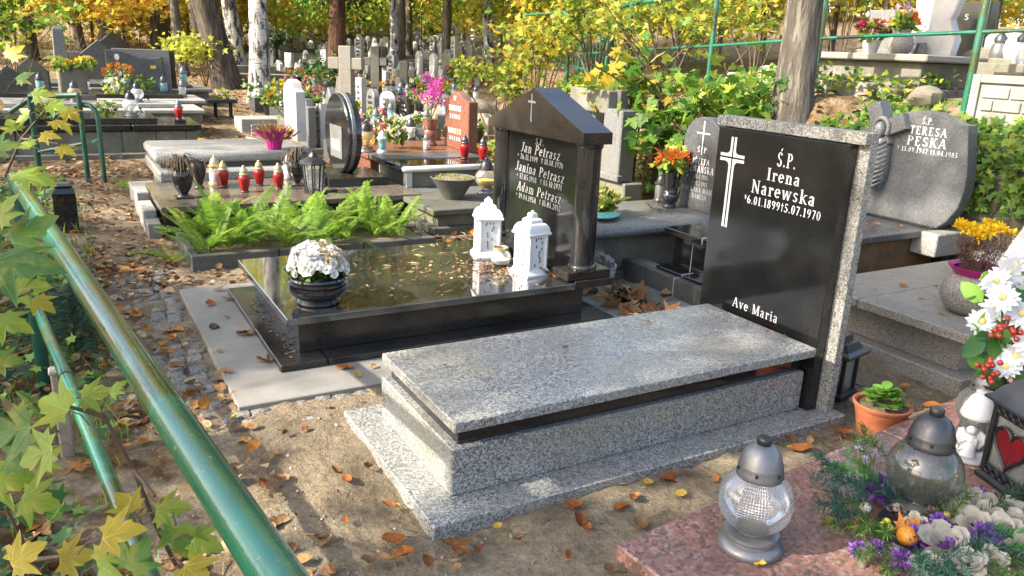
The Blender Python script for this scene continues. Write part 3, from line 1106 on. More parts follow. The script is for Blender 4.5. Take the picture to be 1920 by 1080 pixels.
hs = part('headstone', MB().prism(oval(5.80, .72, .40, .40), 0, 1.46, 1.60, .012), M_BLACK, g, 40)
part('rim', MB().prism(oval(5.825, .72, .43, .415), 0, 1.50, 1.545, .008), M_MIDGREY, hs, 40)
part('plate', MB().prism([(5.60, .48), (5.98, .48), (5.99, .80), (5.60, .80)], 0, 1.452, 1.459), M_MIDGREY, hs, 30)
mb = MB()
for k, (y, w) in enumerate(((5.94, .12), (5.80, .14))):
    mb.add([(1.4505, y, .66), (1.4505, y - w, .66), (1.4505, y - w - .02, .56), (1.4505, y - .02, .56)], [(0, 1, 2, 3)])
part('engraving', mb, M_LETTERS, hs, None)

# ---- pale stone grave behind it
g = thing('pale_stone_grave', 'pale weathered grave of two stacked stone slabs behind the red candles', 'grave', (.6, 7.0, 0))
part('body', MB().box(-.10, 1.40, 6.42, 7.7, -.05, .19, .006), M_CONC, g)
part('lower_slab', MB().box(-.17, 1.45, 6.36, 7.75, .19, .30, .02), M_TERRA, g)
part('step', MB().box(-.12, 1.38, 6.62, 7.65, .30, .35, .006), M_CONCD, g)
part('upper_slab', MB().box(-.18, 1.42, 6.56, 7.70, .35, .46, .045), M_TERRA, g, 60)
part('corner_block', MB().box(-.42, -.19, 6.30, 6.75, -.05, .16, .008), M_TERRA, g)
part('headstone', MB().prism([(7.30, .46), (7.86, .46), (7.86, 1.02), (7.80, 1.10), (7.62, 1.16), (7.44, 1.13), (7.40, 1.06), (7.30, 1.03)], 0, 1.44, 1.56, .01), M_WHITEST, g)

# ---- concrete grave that carries the planter bowl
g = thing('concrete_grave', 'grey concrete slab grave with a planter bowl on it right of the ferns', 'grave', (2.3, 4.5, 0))
part('plinth', MB().box(1.80, 3.1, 4.10, 4.96, -.05, .07, .006), M_CONCD, g)
part('body', MB().box(1.86, 3.05, 4.17, 4.90, .07, .185, .006), M_CONC, g)
part('cover_slab', MB().box(1.785, 3.1, 4.09, 4.97, .185, .235, .006), M_CONCD, g)

# ---- grave with white rounded edge
g = thing('white_edged_grave', 'two tier grave with white rounded edge and dark polished top slabs', 'grave', (2.5, 5.7, 0))
part('lower_slab', MB().box(1.80, 3.2, 5.02, 6.30, .14, .21, .008), M_MIDGREY, g)
part('lower_edge', MB().box(1.785, 3.2, 4.985, 5.018, .13, .205, .01), M_TERRA, g)
part('base', MB().box(1.88, 3.15, 5.08, 6.25, -.05, .14, .006), M_CONCD, g)
part('body', MB().box(2.06, 3.12, 5.36, 6.22, .21, .375, .006), M_CONC, g)
part('corner_post', MB().box(2.03, 2.10, 5.335, 5.42, .21, .375, .006), M_WHITEST, g)
part('white_edge', MB().box(1.985, 3.14, 5.29, 5.37, .375, .43, .022), M_WHITEST, g, 60)
part('top_slab', MB().box(1.985, 3.14, 5.374, 5.80, .385, .432, .006), M_BLACK, g)
part('top_slab', MB().box(1.97, 3.14, 5.804, 6.28, .385, .440, .006), M_DKGREY, g)

# ---- red-brown granite grave
g = thing('red_granite_grave', 'red brown polished granite grave with wavy topped red headstone', 'grave', (2.7, 6.9, 0))
part('body', MB().box(2.03, 3.5, 6.42, 7.40, -.05, .37, .005), M_REDBR, g)
part('cover_slab', MB().box(1.98, 3.55, 6.36, 7.46, .37, .42, .006), M_REDBR, g)
hs = part('headstone', MB().prism([(6.32, .42), (6.98, .42), (6.98, .98), (6.88, 1.02), (6.74, 1.10), (6.60, 1.08), (6.48, 1.0), (6.32, .99)], 0, 3.20, 3.32, .008), M_REDBR, g)
for k, (y, z, h, w) in enumerate(((6.74, .99, .05, .08), (6.86, .87, .06, .34), (6.84, .78, .045, .30), (6.88, .60, .06, .36), (6.84, .52, .04, .30))):
    letters(hs, ['\u015aP', 'TERESA', 'NOWAK', 'PAWEL', 'NOWAK'][k] if False else ['\u015aP', 'IIIIII', 'IIIII', 'IIIIII', 'IIIII'][k], 3.197, y, z, h, w)

# ---- grey headstone with black plate behind the gable
g = thing('grey_headstone', 'rough grey concrete headstone with a black plate right behind the gabled roof', 'headstone', (3.55, 4.2, 0))
part('foot', MB().box(3.50, 3.72, 3.66, 4.72, -.05, .46, .012), M_CONC, g)
hs = part('slab', MB().box(3.50, 3.62, 4.01, 4.66, .462, 1.27, .01), M_CONC, g)
part('notch_block', MB().box(3.60, 3.70, 3.96, 4.06, 1.05, 1.28, .008), M_CONCD, g)
part('pilaster', MB().box(3.46, 3.64, 3.72, 4.005, .462, 1.115, .01), M_MIDGREY, g)
part('sill', MB().box(3.44, 3.50, 3.70, 4.50, .47, .53, .008), M_MIDGREY, g)
pl = part('plate', MB().box(3.462, 3.498, 4.008, 4.44, .53, 1.07, .004), M_PANEL, g)
letters(pl, '\u015aP', 3.459, 4.21, .98, .05, .07, M_LETTERS)

# ---- grave with arched dark headstone
g = thing('arched_headstone_grave', 'grey granite grave with round arched dark headstone and thin carved cross', 'grave', (2.8, 2.75, 0))
part('base', MB().box(2.25, 3.62, 2.40, 3.18, -.05, .06, .006), M_CONCD, g)
part('body', MB().box(2.30, 3.58, 2.44, 3.15, .06, .335, .006), M_CONC, g)
part('cover_slab', MB().box(2.20, 3.66, 2.315, 3.22, .335, .402, .02), M_MIDGREY, g, 60)
arch = [(2.905, .402), (2.915, .95)] + [(2.70 + .212 * math.cos(a), .965 + .185 * math.sin(a)) for a in np.linspace(.12, math.pi - .12, 16)] + [(2.482, .95), (2.492, .402)]
hs = part('headstone', MB().prism(arch, 0, 3.50, 3.60, .006), M_DKGREY, g, 30)
xq = 3.497
mb = MB()
for q in ([(2.684, .855), (2.694, .855), (2.694, 1.12), (2.684, 1.12)], [(2.695, 1.018), (2.765, 1.018), (2.765, 1.028), (2.695, 1.028)], [(2.613, 1.018), (2.683, 1.018), (2.683, 1.028), (2.613, 1.028)]):
    mb.add([(xq, y, z) for y, z in q], [(0, 1, 2, 3)])
part('cross', mb, M_LETTER, hs, None)
letters(hs, '\u015a', xq, 2.742, .872, .042, .034)
letters(hs, 'P', xq, 2.668, .872, .042, .034)
letters(hs, 'J\u00d3ZEFA', xq, 2.785, .778, .046, .20)
letters(hs, 'LEWA\u0143SKA', xq, 2.836, .712, .054, .305)
letters(hs, '+ 25.2.1905', xq, 2.772, .662, .036, .19, M_LETTERS)
letters(hs, '\u2020 13.3.1985', xq, 2.762, .606, .036, .18, M_LETTERS)
letters(hs, 'KOCHANA MAMA', xq, 2.876, .552, .040, .385, M_LETTERS)
letters(hs, 'I BABCIA', xq, 2.785, .500, .038, .205, M_LETTERS)

# ---- grave with the curved headstone and stone cross
g = thing('curved_headstone_grave', 'tiled grave with curved grey headstone bearing a carved figure on a stone cross', 'grave', (3.7, 1.7, 0))
part('body', MB().box(2.83, 4.75, 1.40, 2.05, -.05, .40, .005), M_RUST, g)
part('cover_slab', MB().box(3.02, 4.80, 1.33, 2.10, .402, .452, .006), M_DKGREY, g)
part('cover_slab', MB().box(2.68, 3.012, 1.33, 1.705, .402, .450, .006), M_BLACK, g)
part('cover_slab', MB().box(2.68, 3.012, 1.717, 2.10, .402, .450, .006), M_BLACK, g)
part('grout', MB().box(2.684, 3.01, 1.7055, 1.7165, .405, .4525, .001), M_WHITEST, g)
for a, b in ((1.36, 1.60), (1.612, 1.86), (1.872, 2.05)):
    part('foot_tile', MB().box(2.745, 2.83, a, b, .152, .400, .003), M_BLACK, g)
for a, b in ((1.6, 1.612), (1.86, 1.872)):
    part('grout', MB().box(2.750, 2.83, a, b, .152, .400, .001), M_WHITEST, g)
part('ledge_tile', MB().box(2.64, 2.745, 1.30, 1.62, .1505, .172, .003), M_MIDGREY, g)
part('ledge_tile', MB().box(2.64, 2.745, 1.63, 1.82, .1505, .172, .003), M_BLACK, g)
part('ledge_tile', MB().box(2.64, 2.745, 1.832, 2.10, .1505, .172, .003), M_BLACK, g)
part('grout', MB().box(2.645, 2.744, 1.8205, 1.8315, .1505, .174, .001), M_WHITEST, g)
part('corner_block', MB().box(4.45, 4.82, 1.20, 1.40, .28, .45, .008), M_TERRA, g)
rt = [(1.335, .452), (1.25, .53), (1.19, .64), (1.170, .76), (1.175, .88), (1.205, 1.05), (1.236, 1.216)]
tp = [(1.30, 1.222), (1.383, 1.254), (1.48, 1.285), (1.577, 1.293), (1.68, 1.283), (1.78, 1.25), (1.90, 1.20)]
lf = [(2.0, 1.1), (2.02, .8), (2.0, .452)]
hs = part('headstone', MB().prism(rt + tp + lf, 0, 4.60, 4.72, .006), M_STONEGREY, g, 30)
part('painted_shadow', MB().box(4.575, 4.60, 1.33, 2.08, .4535, .470, .002), M_BLACKS, g)  # solid black strip stands in for the shadow line at the headstone's foot
cr = part('stone_cross', MB().prism([(-.06, -.12), (.06, -.12), (.06, -.06), (.22, -.06), (.22, .06), (.06, .06), (.06, .22), (-.06, .22), (-.06, .06), (-.22, .06), (-.22, -.06), (-.06, -.06)], 0, 4.535, 4.66, .006), M_MIDGREY, hs, 30, world=False)
cr.data.transform(Matrix.Translation((0, 1.885, 1.115)) @ Matrix.Rotation(R_(-25), 4, 'X'))
# carved figure: bowed head in a veil and a robe with folds, in relief
fg = MB()
fg.sphere((4.520, 1.868, 1.125), .056, 16, 12, .75, .82, 1.15)
fg.sphere((4.482, 1.872, 1.112), .016, 10, 8, .8, .7, 1.2)
for k in range(20):
    a = math.pi * (-.12 + 1.24 * k / 19)
    fg.sphere((4.528, 1.868 + .066 * math.cos(a), 1.132 + .082 * math.sin(a)), .019, 8, 6)
body = [(4.572, 1.868, 1.07), (4.566, 1.866, .98), (4.566, 1.862, .86), (4.572, 1.858, .76), (4.59, 1.852, .68)]
fg.tube(body, [.050, .078, .082, .072, .03], 16)
for k in range(10):
    zz = 1.02 - k * .036
    w = .055 + .02 * math.sin(k / 9 * math.pi)
    fg.tube([(4.535, 1.866 + w, zz + .03), (4.494, 1.866 + w * .45, zz - .006), (4.488, 1.862, zz - .014), (4.50, 1.862 - w * .5, zz + .004), (4.54, 1.862 - w, zz + .034)], [.008, .013, .014, .013, .008], 8)
part('carved_figure', fg, M_MIDGREY, hs, 60)
xq = 4.597
letters(hs, '\u015a.P.', xq, 1.585, 1.195, .048, .09)
letters(hs, 'TERESA', xq, 1.672, 1.118, .060, .298)
letters(hs, 'P\u0118SKA', xq, 1.680, 1.036, .068, .318)
letters(hs, '* 15.09.1947 \u20201.04.1985', xq, 1.75, .985, .036, .485)

# ---- tiled steps at its foot
g = thing('tiled_steps', 'low tiled kerb steps with white joints beside the black headstone panel', 'steps', (2.5, 1.9, 0))
for a, b in ((1.25, 1.50), (1.505, 1.835), (1.845, 2.14), (2.145, 2.42)):
    part('kerb_tile', MB().box(2.585, 2.64, a, b, -.02, .150, .004), M_CONCD if a > 1.4 else M_PAVE, g)
part('joint', MB().box(2.588, 2.64, 1.835, 1.845, -.02, .151, .001), M_WHITEST, g)
part('fill', MB().box(2.64, 2.745, 1.25, 2.42, -.02, .146, .002), M_CONC, g)
for i in range(2):
    for j in range(4):
        part('floor_tile', MB().box(2.345 + i * .12, 2.345 + i * .12 + .116, 1.30 + j * .225, 1.30 + j * .225 + .22, -.03, .022, .003), M_PAVE if j < 2 else M_CONC, g)
part('kerb_tile', MB().box(2.295, 2.342, 1.56, 2.22, -.02, .055, .004), M_CONCD, g)
part('loose_tile', MB().box(2.10, 2.36, 1.26, 1.56, .024, .04, .003), M_WHITEST, g)

# ---- beige granite grave on the right
g = thing('beige_granite_grave', 'beige granite grave with wide overhanging slab right of the black headstone', 'grave', (3.6, .5, 0))
part('plinth', MB().box(2.92, 4.5, -.02, 1.0, -.05, .072, .005), M_BEIGE, g)
part('body', MB().box(3.02, 4.4, .075, .92, .072, .275, .005), M_BEIGE, g)
part('cover_slab', MB().box(2.875, 4.45, -.072, .62, .275, .330, .006), M_BEIGE, g)
part('cover_slab', MB().box(2.875, 4.45, .623, 1.0, .275, .3295, .006), M_BEIGE, g)

# ---- red granite grave in the corner
g = thing('red_granite_slab_grave', 'red granite slab grave with lanterns and a wreath in the lower right corner', 'grave', (.43, -.44, 0), R_(6.5))
part('base', MB().box(.03, 2.6, -1.0, -.03, -.05, .062, .004), M_CONCD, g, world=False)
part('cover_slab', MB().box(0, 1.52, -1.05, 0, .062, .12, .006), M_RED, g, world=False)
part('cover_slab', MB().box(1.524, 2.7, -1.05, 0, .062, .1195, .006), M_RED, g, world=False)

# ================================================================ LEAF AND FLOWER TOOLS
def tmpl(V, F):
    return np.array(V, float), np.array(F, int)


T_RHOMB = tmpl([(0, 0, 0), (.34, .42, .07), (0, 1, 0), (-.34, .42, .07)], [(0, 1, 2), (0, 2, 3)])
T_OVAL = tmpl([(0, 0, 0), (.24, .2, .05), (.32, .5, .08), (.2, .8, .04), (0, 1, -.06), (-.2, .8, .04), (-.32, .5, .08), (-.24, .2, .05), (0, .5, 0)],
              [(8, k, (k + 1) % 8) for k in range(8)])
_mo = [(0, 0), (.10, .05), (.34, -.12), (.36, .06), (.60, .10), (.47, .24), (.62, .44), (.80, .62), (.56, .58), (.44, .54), (.30, .46), (.32, .70), (.22, .74), (.16, .90), (0, 1.08)]
_mo = _mo + [(-x, y) for x, y in _mo[-2:0:-1]]
_mv = [(0, .30, 0)] + [(x, y, .10 * abs(x) ** 1.2 - .12 * max(0, y - .5) ** 2 * 2 - .05 * abs(x)) for x, y in _mo]
T_MAPLE = tmpl(_mv, [(0, k, k % len(_mo) + 1) for k in range(1, len(_mo) + 1)])
_vv, _vf = list(map(tuple, T_MAPLE[0])), [tuple(f) for f in T_MAPLE[1]]
N_BLADE = len(_vf)
for _tx, _ty in ((0, 1.0), (.70, .56), (-.70, .56), (.52, .10), (-.52, .10)):
    _l = math.hypot(_tx, _ty)
    _nx, _ny = -_ty / _l * .013, _tx / _l * .013
    _k = len(_vv)
    for _q in (0, .5, 1.0):
        _w = 1.05 - _q
        for _s in (-1, 1):
            _x, _y = _tx * _q + _nx * _s * _w, .03 + (_ty - .03) * _q + _ny * _s * _w
            _vv.append((_x, _y, .010 + .10 * abs(_x) ** 1.2 - .24 * max(0, _y - .5) ** 2 - .05 * abs(_x)))
    for _j in (0, 2):
        _vf += [(_k + _j, _k + _j + 1, _k + _j + 3), (_k + _j, _k + _j + 3, _k + _j + 2)]
T_MAPLE_V = tmpl(_vv, _vf)
T_MAPLE_LO = tmpl([(0, .3, 0), (0, 0, 0), (.36, -.05, .03), (.30, .25, 0), (.74, .58, .05), (.28, .5, 0), (0, 1.05, -.08), (-.28, .5, 0), (-.74, .58, .05), (-.30, .25, 0), (-.36, -.05, .03)],
                  [(0, k, k % 10 + 1) for k in range(1, 11)])
_co = [(0, 0, 0), (.25, .15, .05), (.36, .42, .12), (.28, .72, .10), (0, 1, .02), (-.28, .72, .16), (-.36, .42, .14), (-.25, .15, .04), (0, .5, -.04)]
T_CURL = tmpl(_co, [(8, k, (k + 1) % 8) for k in range(8)])
T_PETAL = tmpl([(0, 0, 0), (.13, .35, .03), (.15, .75, .03), (0, 1, -.02), (-.15, .75, .03), (-.13, .35, .03), (0, .6, .0)],
               [(6, k, (k + 1) % 6) for k in range(6)])
T_WIDE = tmpl([(0, 0, 0), (.34, .35, .16), (.42, .75, .22), (.18, 1.0, .16), (-.18, 1.02, .14), (-.42, .75, .24), (-.34, .35, .16), (0, .55, 0)], [(7, k, (k + 1) % 7) for k in range(7)])
T_ROUND = tmpl([(0, 0, 0), (.30, .18, .06), (.46, .5, .10), (.32, .82, .05), (0, 1, -.08), (-.32, .82, .05), (-.46, .5, .10), (-.30, .18, .06), (0, .5, 0)], [(8, k, (k + 1) % 8) for k in range(8)])
T_BLADE = tmpl([(-.03, 0, 0), (.03, 0, 0), (.02, .6, .05), (0, 1, -.05)], [(0, 1, 2), (0, 2, 3)])


def rots(n, g, up=None, spread=1.0):
    """n random frames (N,3,3), columns x,y,z; with up, the blade's z stays near it"""
    if up is None:
        z = g.normal(size=(n, 3))
    else:
        z = np.asarray(up, float) + g.normal(size=(n, 3)) * spread
    z /= np.linalg.norm(z, axis=1, keepdims=True)
    a = g.normal(size=(n, 3))
    y = a - z * (a * z).sum(1, keepdims=True)
    y /= np.linalg.norm(y, axis=1, keepdims=True)
    x = np.cross(y, z)
    return np.stack([x, y, z], -1)


def frames(ydir, zdir):
    y = np.asarray(ydir, float)
    y = y / np.linalg.norm(y, axis=1, keepdims=True)
    z = np.asarray(zdir, float)
    z = z - y * (z * y).sum(1, keepdims=True)
    z /= np.linalg.norm(z, axis=1, keepdims=True) + 1e-9
    return np.stack([np.cross(y, z), y, z], -1)


def scatter(T, pos, rot, size, cols):
    TV, TF = T
    n, m = len(pos), len(TV)
    size = np.broadcast_to(np.asarray(size, float), (n,))
    V = np.einsum('nij,mj->nmi', rot, TV) * size[:, None, None] + np.asarray(pos)[:, None, :]
    F = (TF[None] + (np.arange(n) * m)[:, None, None]).reshape(-1, TF.shape[1])
    C = np.repeat(np.asarray(cols), len(TF), axis=0)
    return V.reshape(-1, 3), F, C


def join(parts):
    V, F, C, k = [], [], [], 0
    for v, f, c in parts:
        V.append(v); F.append(f + k); C.append(c); k += len(v)
    return np.concatenate(V), np.concatenate(F), np.concatenate(C)


def pal(g, n, cols, jit=.18):
    """n colours picked from a list, each a little different"""
    c = np.array(cols, float)[g.integers(0, len(cols), n)]
    return np.clip(c * (1 + g.normal(size=(n, 1)) * jit), .003, .95)


GREENS = [(.07, .16, .025), (.10, .21, .03), (.05, .12, .02), (.14, .25, .04)]
DKGREENS = [(.025, .07, .025), (.035, .09, .03), (.02, .055, .025)]
YGREENS = [(.20, .30, .04), (.28, .34, .05), (.14, .24, .03), (.36, .36, .05), (.44, .38, .05)]
YELLOWS = [(.52, .40, .05), (.48, .33, .035), (.58, .46, .07), (.40, .37, .06)]
ORANGES = [(.45, .17, .025), (.38, .12, .02), (.50, .25, .03), (.30, .10, .025)]
DRY = [(.22, .105, .042), (.30, .15, .06), (.16, .075, .032), (.34, .20, .09), (.25, .14, .07)]
PALEDRY = [(.38, .26, .14), (.44, .32, .18), (.30, .19, .10)]


def tuft(name, parts, mat, parent, loc=(0, 0, 0)):
    V, F, C = join(parts)
    return link(name, fast_mesh(name, V, F, mat, C), parent, loc)


def daisy(g, c, nrm, r, col=(.80, .80, .76), n=14, cup=.25, layers=2, T=None, step=.22):
    """ring petals of one bloom"""
    nrm = np.asarray(nrm, float) / np.linalg.norm(nrm)
    a = np.cross(nrm, [.3, .2, .9]); a /= np.linalg.norm(a)
    b = np.cross(nrm, a)
    out = []
    for L in range(layers):
        th = np.linspace(0, 2 * math.pi, n, endpoint=False) + L * .2 + g.normal(size=n) * .05
        d = np.cos(th)[:, None] * a + np.sin(th)[:, None] * b
        yd = d + nrm * (cup + step * L) + g.normal(size=(n, 3)) * .05
        zd = nrm - d * (cup)
        out.append(scatter(T or T_PETAL, np.repeat([np.asarray(c, float) + nrm * .002 * L], n, 0) + d * r * .12, frames(yd, zd), r * (1 - .18 * L) * (1 + g.normal(size=n) * .05), pal(g, n, [col], .05)))
    return out


def pompon(g, c, r, cols, n=60, up=(0, 0, 1)):
    """ball of many short petals"""
    d = g.normal(size=(n, 3)) + np.asarray(up) * .9
    d /= np.linalg.norm(d, axis=1, keepdims=True)
    rr = r * g.uniform(.35, .75, n)
    return [scatter(T_PETAL, np.asarray(c, float) + d * rr[:, None] * .35, frames(d + g.normal(size=(n, 3)) * .15, g.normal(size=(n, 3))), rr * 1.1, pal(g, n, cols, .12))]


def grp_things(o, grp):
    o['group'] = grp
    return o


# ================================================================ LANTERNS
def globe_lantern(label, loc, s=1.0, glass_m=None, ribs=True, cap_m=None, candle=True):
    t = thing('globe_lantern', label, 'lantern', loc, .3, scale=s)
    part('base', MB().lathe([(.098, 0), (.100, .008), (.095, .022), (.080, .030), (.078, .040), (.084, .046), (.082, .056), (.066, .062)], 40), M_SILVER, t, 45, False)
    prof = [(.058, .060)]
    for k in range(1, 22):
        a = math.pi * (.10 + .76 * k / 21)
        prof.append((.110 * math.sin(a), .158 - .104 * math.cos(a)))
    gb = MB()
    n = 64
    vs, fs = [], []
    for r, z in prof:
        for i in range(n):
            an = 2 * math.pi * i / n
            k = 1 + (.022 * abs(math.cos(an * 4)) ** 6 if ribs else 0)
            vs.append((r * k * math.cos(an), r * k * math.sin(an), z))
    for j in range(len(prof) - 1):
        for i in range(n):
            fs.append((j * n + i, j * n + (i + 1) % n, (j + 1) * n + (i + 1) % n, (j + 1) * n + i))
    gb.add(vs, fs)
    part('glass_globe', gb, glass_m or M_FROST, t, 180, False)
    c = part('cap', MB().lathe([(.060, .240), (.068, .242), (.070, .250), (.066, .258), (.066, .276), (.064, .282), (.062, .288), (.056, .310), (.044, .330), (.028, .342), (.020, .344)], 40), cap_m or M_SILVER, t, 45, False)
    part('knob', MB().lathe([(.019, .342), (.021, .346), (.021, .362), (.018, .366)], 20), M_BLKPL, c, 40, False)
    for k in range(6):
        a = k * math.pi / 3 + .3
        b = MB().box(-.006, .006, -.004, .004, .262, .273, .001)
        b.xform(Matrix.Rotation(a, 4, 'Z') @ Matrix.Translation((.0645, 0, 0)))
        part('vent', b, M_BLKPL, c, 30, False)
    if not ribs and candle:
        part('candle', MB().lathe([(.034, .062), (.034, .13), (.028, .134)], 20), M_WAX, t, 45, False)
    return t


glb_diamond = NT('pressed_diamond_glass')


def pressed_glass():
    """pressed glass with a raised diamond net"""
    m = glb_diamond
    tr = m.n('ShaderNodeBsdfTransparent'); tr.inputs[0].default_value = (.96, .97, .96, 1)
    gl = m.n('ShaderNodeBsdfGlossy'); gl.inputs['Roughness'].default_value = .12
    sp = m.n('ShaderNodeSeparateXYZ'); m.l(m.co(), sp.inputs[0])
    at = m.n('ShaderNodeMath', operation='ARCTAN2'); m.l(sp.outputs[1], at.inputs[0]); m.l(sp.outputs[0], at.inputs[1])
    def wave(k):
        a = m.n('ShaderNodeMath', operation='MULTIPLY'); m.l(at.outputs[0], a.inputs[0]); a.inputs[1].default_value = 38
        b = m.n('ShaderNodeMath', operation='MULTIPLY_ADD'); m.l(sp.outputs[2], b.inputs[0]); b.inputs[1].default_value = k; m.l(a.outputs[0], b.inputs[2])
        c = m.n('ShaderNodeMath', operation='SINE'); m.l(b.outputs[0], c.inputs[0])
        return c.outputs[0]
    mul = m.n('ShaderNodeMath', operation='MULTIPLY'); m.l(wave(400), mul.inputs[0]); m.l(wave(-400), mul.inputs[1])
    p4 = m.n('ShaderNodeMath', operation='MULTIPLY'); m.l(at.outputs[0], p4.inputs[0]); p4.inputs[1].default_value = 4
    ps = m.n('ShaderNodeMath', operation='SINE'); m.l(p4.outputs[0], ps.inputs[0])
    pst = m.n('ShaderNodeMath', operation='GREATER_THAN'); m.l(ps.outputs[0], pst.inputs[0]); pst.inputs[1].default_value = -.15
    mm = m.n('ShaderNodeMath', operation='MULTIPLY'); m.l(mul.outputs[0], mm.inputs[0]); m.l(pst.outputs[0], mm.inputs[1]); mul = mm
    bp = m.n('ShaderNodeBump'); bp.inputs['Strength'].default_value = .5; bp.inputs['Distance'].default_value = .004
    m.l(mul.outputs[0], bp.inputs['Height'])
    m.l(bp.outputs[0], gl.inputs['Normal'])
    lw = m.n('ShaderNodeLayerWeight'); lw.inputs[0].default_value = .35; m.l(bp.outputs[0], lw.inputs['Normal'])
    a = m.n('ShaderNodeMixShader'); m.l(m.ramp(lw.outputs['Fresnel'], [(0, .10), (1, .9)]), a.inputs[0])
    m.l(tr.outputs[0], a.inputs[1]); m.l(gl.outputs[0], a.inputs[2])
    tl = m.n('ShaderNodeBsdfTranslucent'); tl.inputs[0].default_value = (.8, .8, .78, 1); m.l(bp.outputs[0], tl.inputs['Normal'])
    df = m.n('ShaderNodeBsdfDiffuse'); df.inputs[0].default_value = (.78, .78, .76, 1); m.l(bp.outputs[0], df.inputs['Normal'])
    d = m.n('ShaderNodeMixShader'); d.inputs[0].default_value = .5; m.l(tl.outputs[0], d.inputs[1]); m.l(df.outputs[0], d.inputs[2])
    b = m.n('ShaderNodeMixShader')
    m.l(m.ramp(mul.outputs[0], [(.0, .16), (.6, .07)]), b.inputs[0])
    m.l(a.outputs[0], b.inputs[1]); m.l(d.outputs[0], b.inputs[2])
    m.l(b.outputs[0], m.out.inputs[0])
    return m.m


M_PRESS = pressed_glass()
ZR = .121
lan1 = globe_lantern('ribbed clear glass globe lantern with silver cap and ringed base on the red slab', (*PZ(1405, 1022, ZR)[:2], ZR), 1.04, M_PRESS)
lan2 = globe_lantern('smooth dusty glass globe lantern standing behind the wreath', (*PZ(1716, 965, ZR)[:2], ZR), 1.10, glass('smoky_glass', (.55, .56, .52), .16, .08, (.40, .41, .37)), False, M_GUN, False)


def square_cap(mb, levels, n=4, rot=0):
    """stack of square rings (half width, z)"""
    vs, fs = [], []
    for w, z in levels:
        for k in range(n):
            a = math.pi / 4 + k * math.pi / 2 + rot
            vs.append((w * math.sqrt(2) * math.cos(a), w * math.sqrt(2) * math.sin(a), z))
    for j in range(len(levels) - 1):
        for i in range(n):
            fs.append((j * n + i, j * n + (i + 1) % n, (j + 1) * n + (i + 1) % n, (j + 1) * n + i))
    fs.append(tuple(range(n))[::-1])
    fs.append(tuple(range((len(levels) - 1) * n, len(levels) * n)))
    return mb.add(vs, fs)


def white_lantern(label, loc, rz, s=1.0):
    t = thing('white_lantern', label, 'lantern', loc, rz, 'white lanterns on the black grave', s)
    part('base', square_cap(MB(), [(.088, 0), (.088, .012), (.074, .030), (.070, .040)]), M_WHITE, t, 30, False)
    b = part('body', square_cap(MB(), [(.062, .040), (.066, .235)]), M_WHITE, t, 30, False)
    for k in range(4):
        M = Matrix.Rotation(k * math.pi / 2, 4, 'Z')
        for sx in (-1, 1):
            p = MB().box(sx * .059 - .008, sx * .059 + .008, .060, .0715, .040, .236, .003)
            part('corner_bar', p.xform(M), M_WHITE, t, 30, False)
        rr = random.Random(k + int(loc[1] * 100))
        for j in range(9):
            u, v = rr.uniform(-.032, .032), .065 + j * .018
            p = MB().prism([(u - .004, v), (u, v + .010), (u + .004, v), (u, v - .010)], 1, .0655, .0672).xform(Matrix.Rotation(rr.uniform(-.02, .02), 4, 'Y'))
            part('opening', p.xform(M), M_BLKPL, b, 30, False)
        for j in (-1, 0, 1):
            p = MB().prism([(j * .018 - .005, .222), (j * .018 + .005, .222), (j * .018, .210)], 1, .0655, .0675)
            part('opening', p.xform(M), M_BLKPL, b, 30, False)
    r = part('roof', square_cap(MB(), [(.080, .236), (.082, .246), (.076, .252), (.072, .275), (.060, .295), (.042, .303), (.040, .318), (.032, .326), (.022, .330), (.020, .350), (.016, .356)]), M_WHITE, t, 30, False)
    part('ring', MB().tube([(.010 * math.cos(a), 0, .358 + .010 * math.sin(a)) for a in np.linspace(0, 2 * math.pi, 14)], .003, 6), M_WHITE, r, 60, False)
    return t


ZB = .2925
white_lantern('white openwork square lantern, the farther of the pair by the black headstone', (1.405, 2.345, ZB), R_(-14), 1.06)
white_lantern('white openwork square lantern, the nearer of the pair by the black headstone', (1.455, 1.868, ZB), R_(8), 1.06)

t = thing('glass_candle_jar', 'small round clear glass candle jar with gold rim between the white lanterns', 'candle', (*PZ(938, 497, ZB)[:2], ZB))
part('jar', MB().lathe([(.035, 0), (.048, .006), (.062, .03), (.066, .055), (.060, .080), (.045, .098), (.043, .104)], 32, close=False), M_GLASS, t, 180, False)
part('rim', MB().lathe([(.043, .098), (.049, .100), (.050, .116), (.044, .118), (.041, .110)], 32, close=False), M_GOLD, t, 60, False)
part('wax', MB().lathe([(.045, .012), (.056, .03), (.058, .042)], 24), M_WAX, t, 50, False)


def red_candle(label, loc, s=1.0, cap=None, body=None, group='red candle lanterns on the dark grave'):
    t = thing('red_candle_lantern', label, 'candle lantern', loc, random.uniform(0, 3), group, s)
    part('base', MB().lathe([(.040, 0), (.042, .006), (.036, .014), (.032, .018)], 20), M_GUN, t, 50, False)
    part('glass', MB().lathe([(.034, .016), (.042, .050), (.053, .105), (.054, .135), (.046, .158), (.036, .166)], 22, close=False), body or M_REDGL, t, 180, False)
    part('candle', MB().lathe([(.026, .03), (.034, .08), (.034, .12)], 14), M_HEART if body is None else M_WAX, t, 50, False)
    c = part('cap', MB().lathe([(.040, .160), (.044, .164), (.044, .178), (.036, .186), (.038, .196), (.030, .222), (.018, .238)], 20), cap or M_GOLD, t, 50, False)
    part('knob', MB().lathe([(.012, .236), (.016, .244), (.010, .254), (.003, .258)], 12), cap or M_GOLD, c, 60, False)
    return t


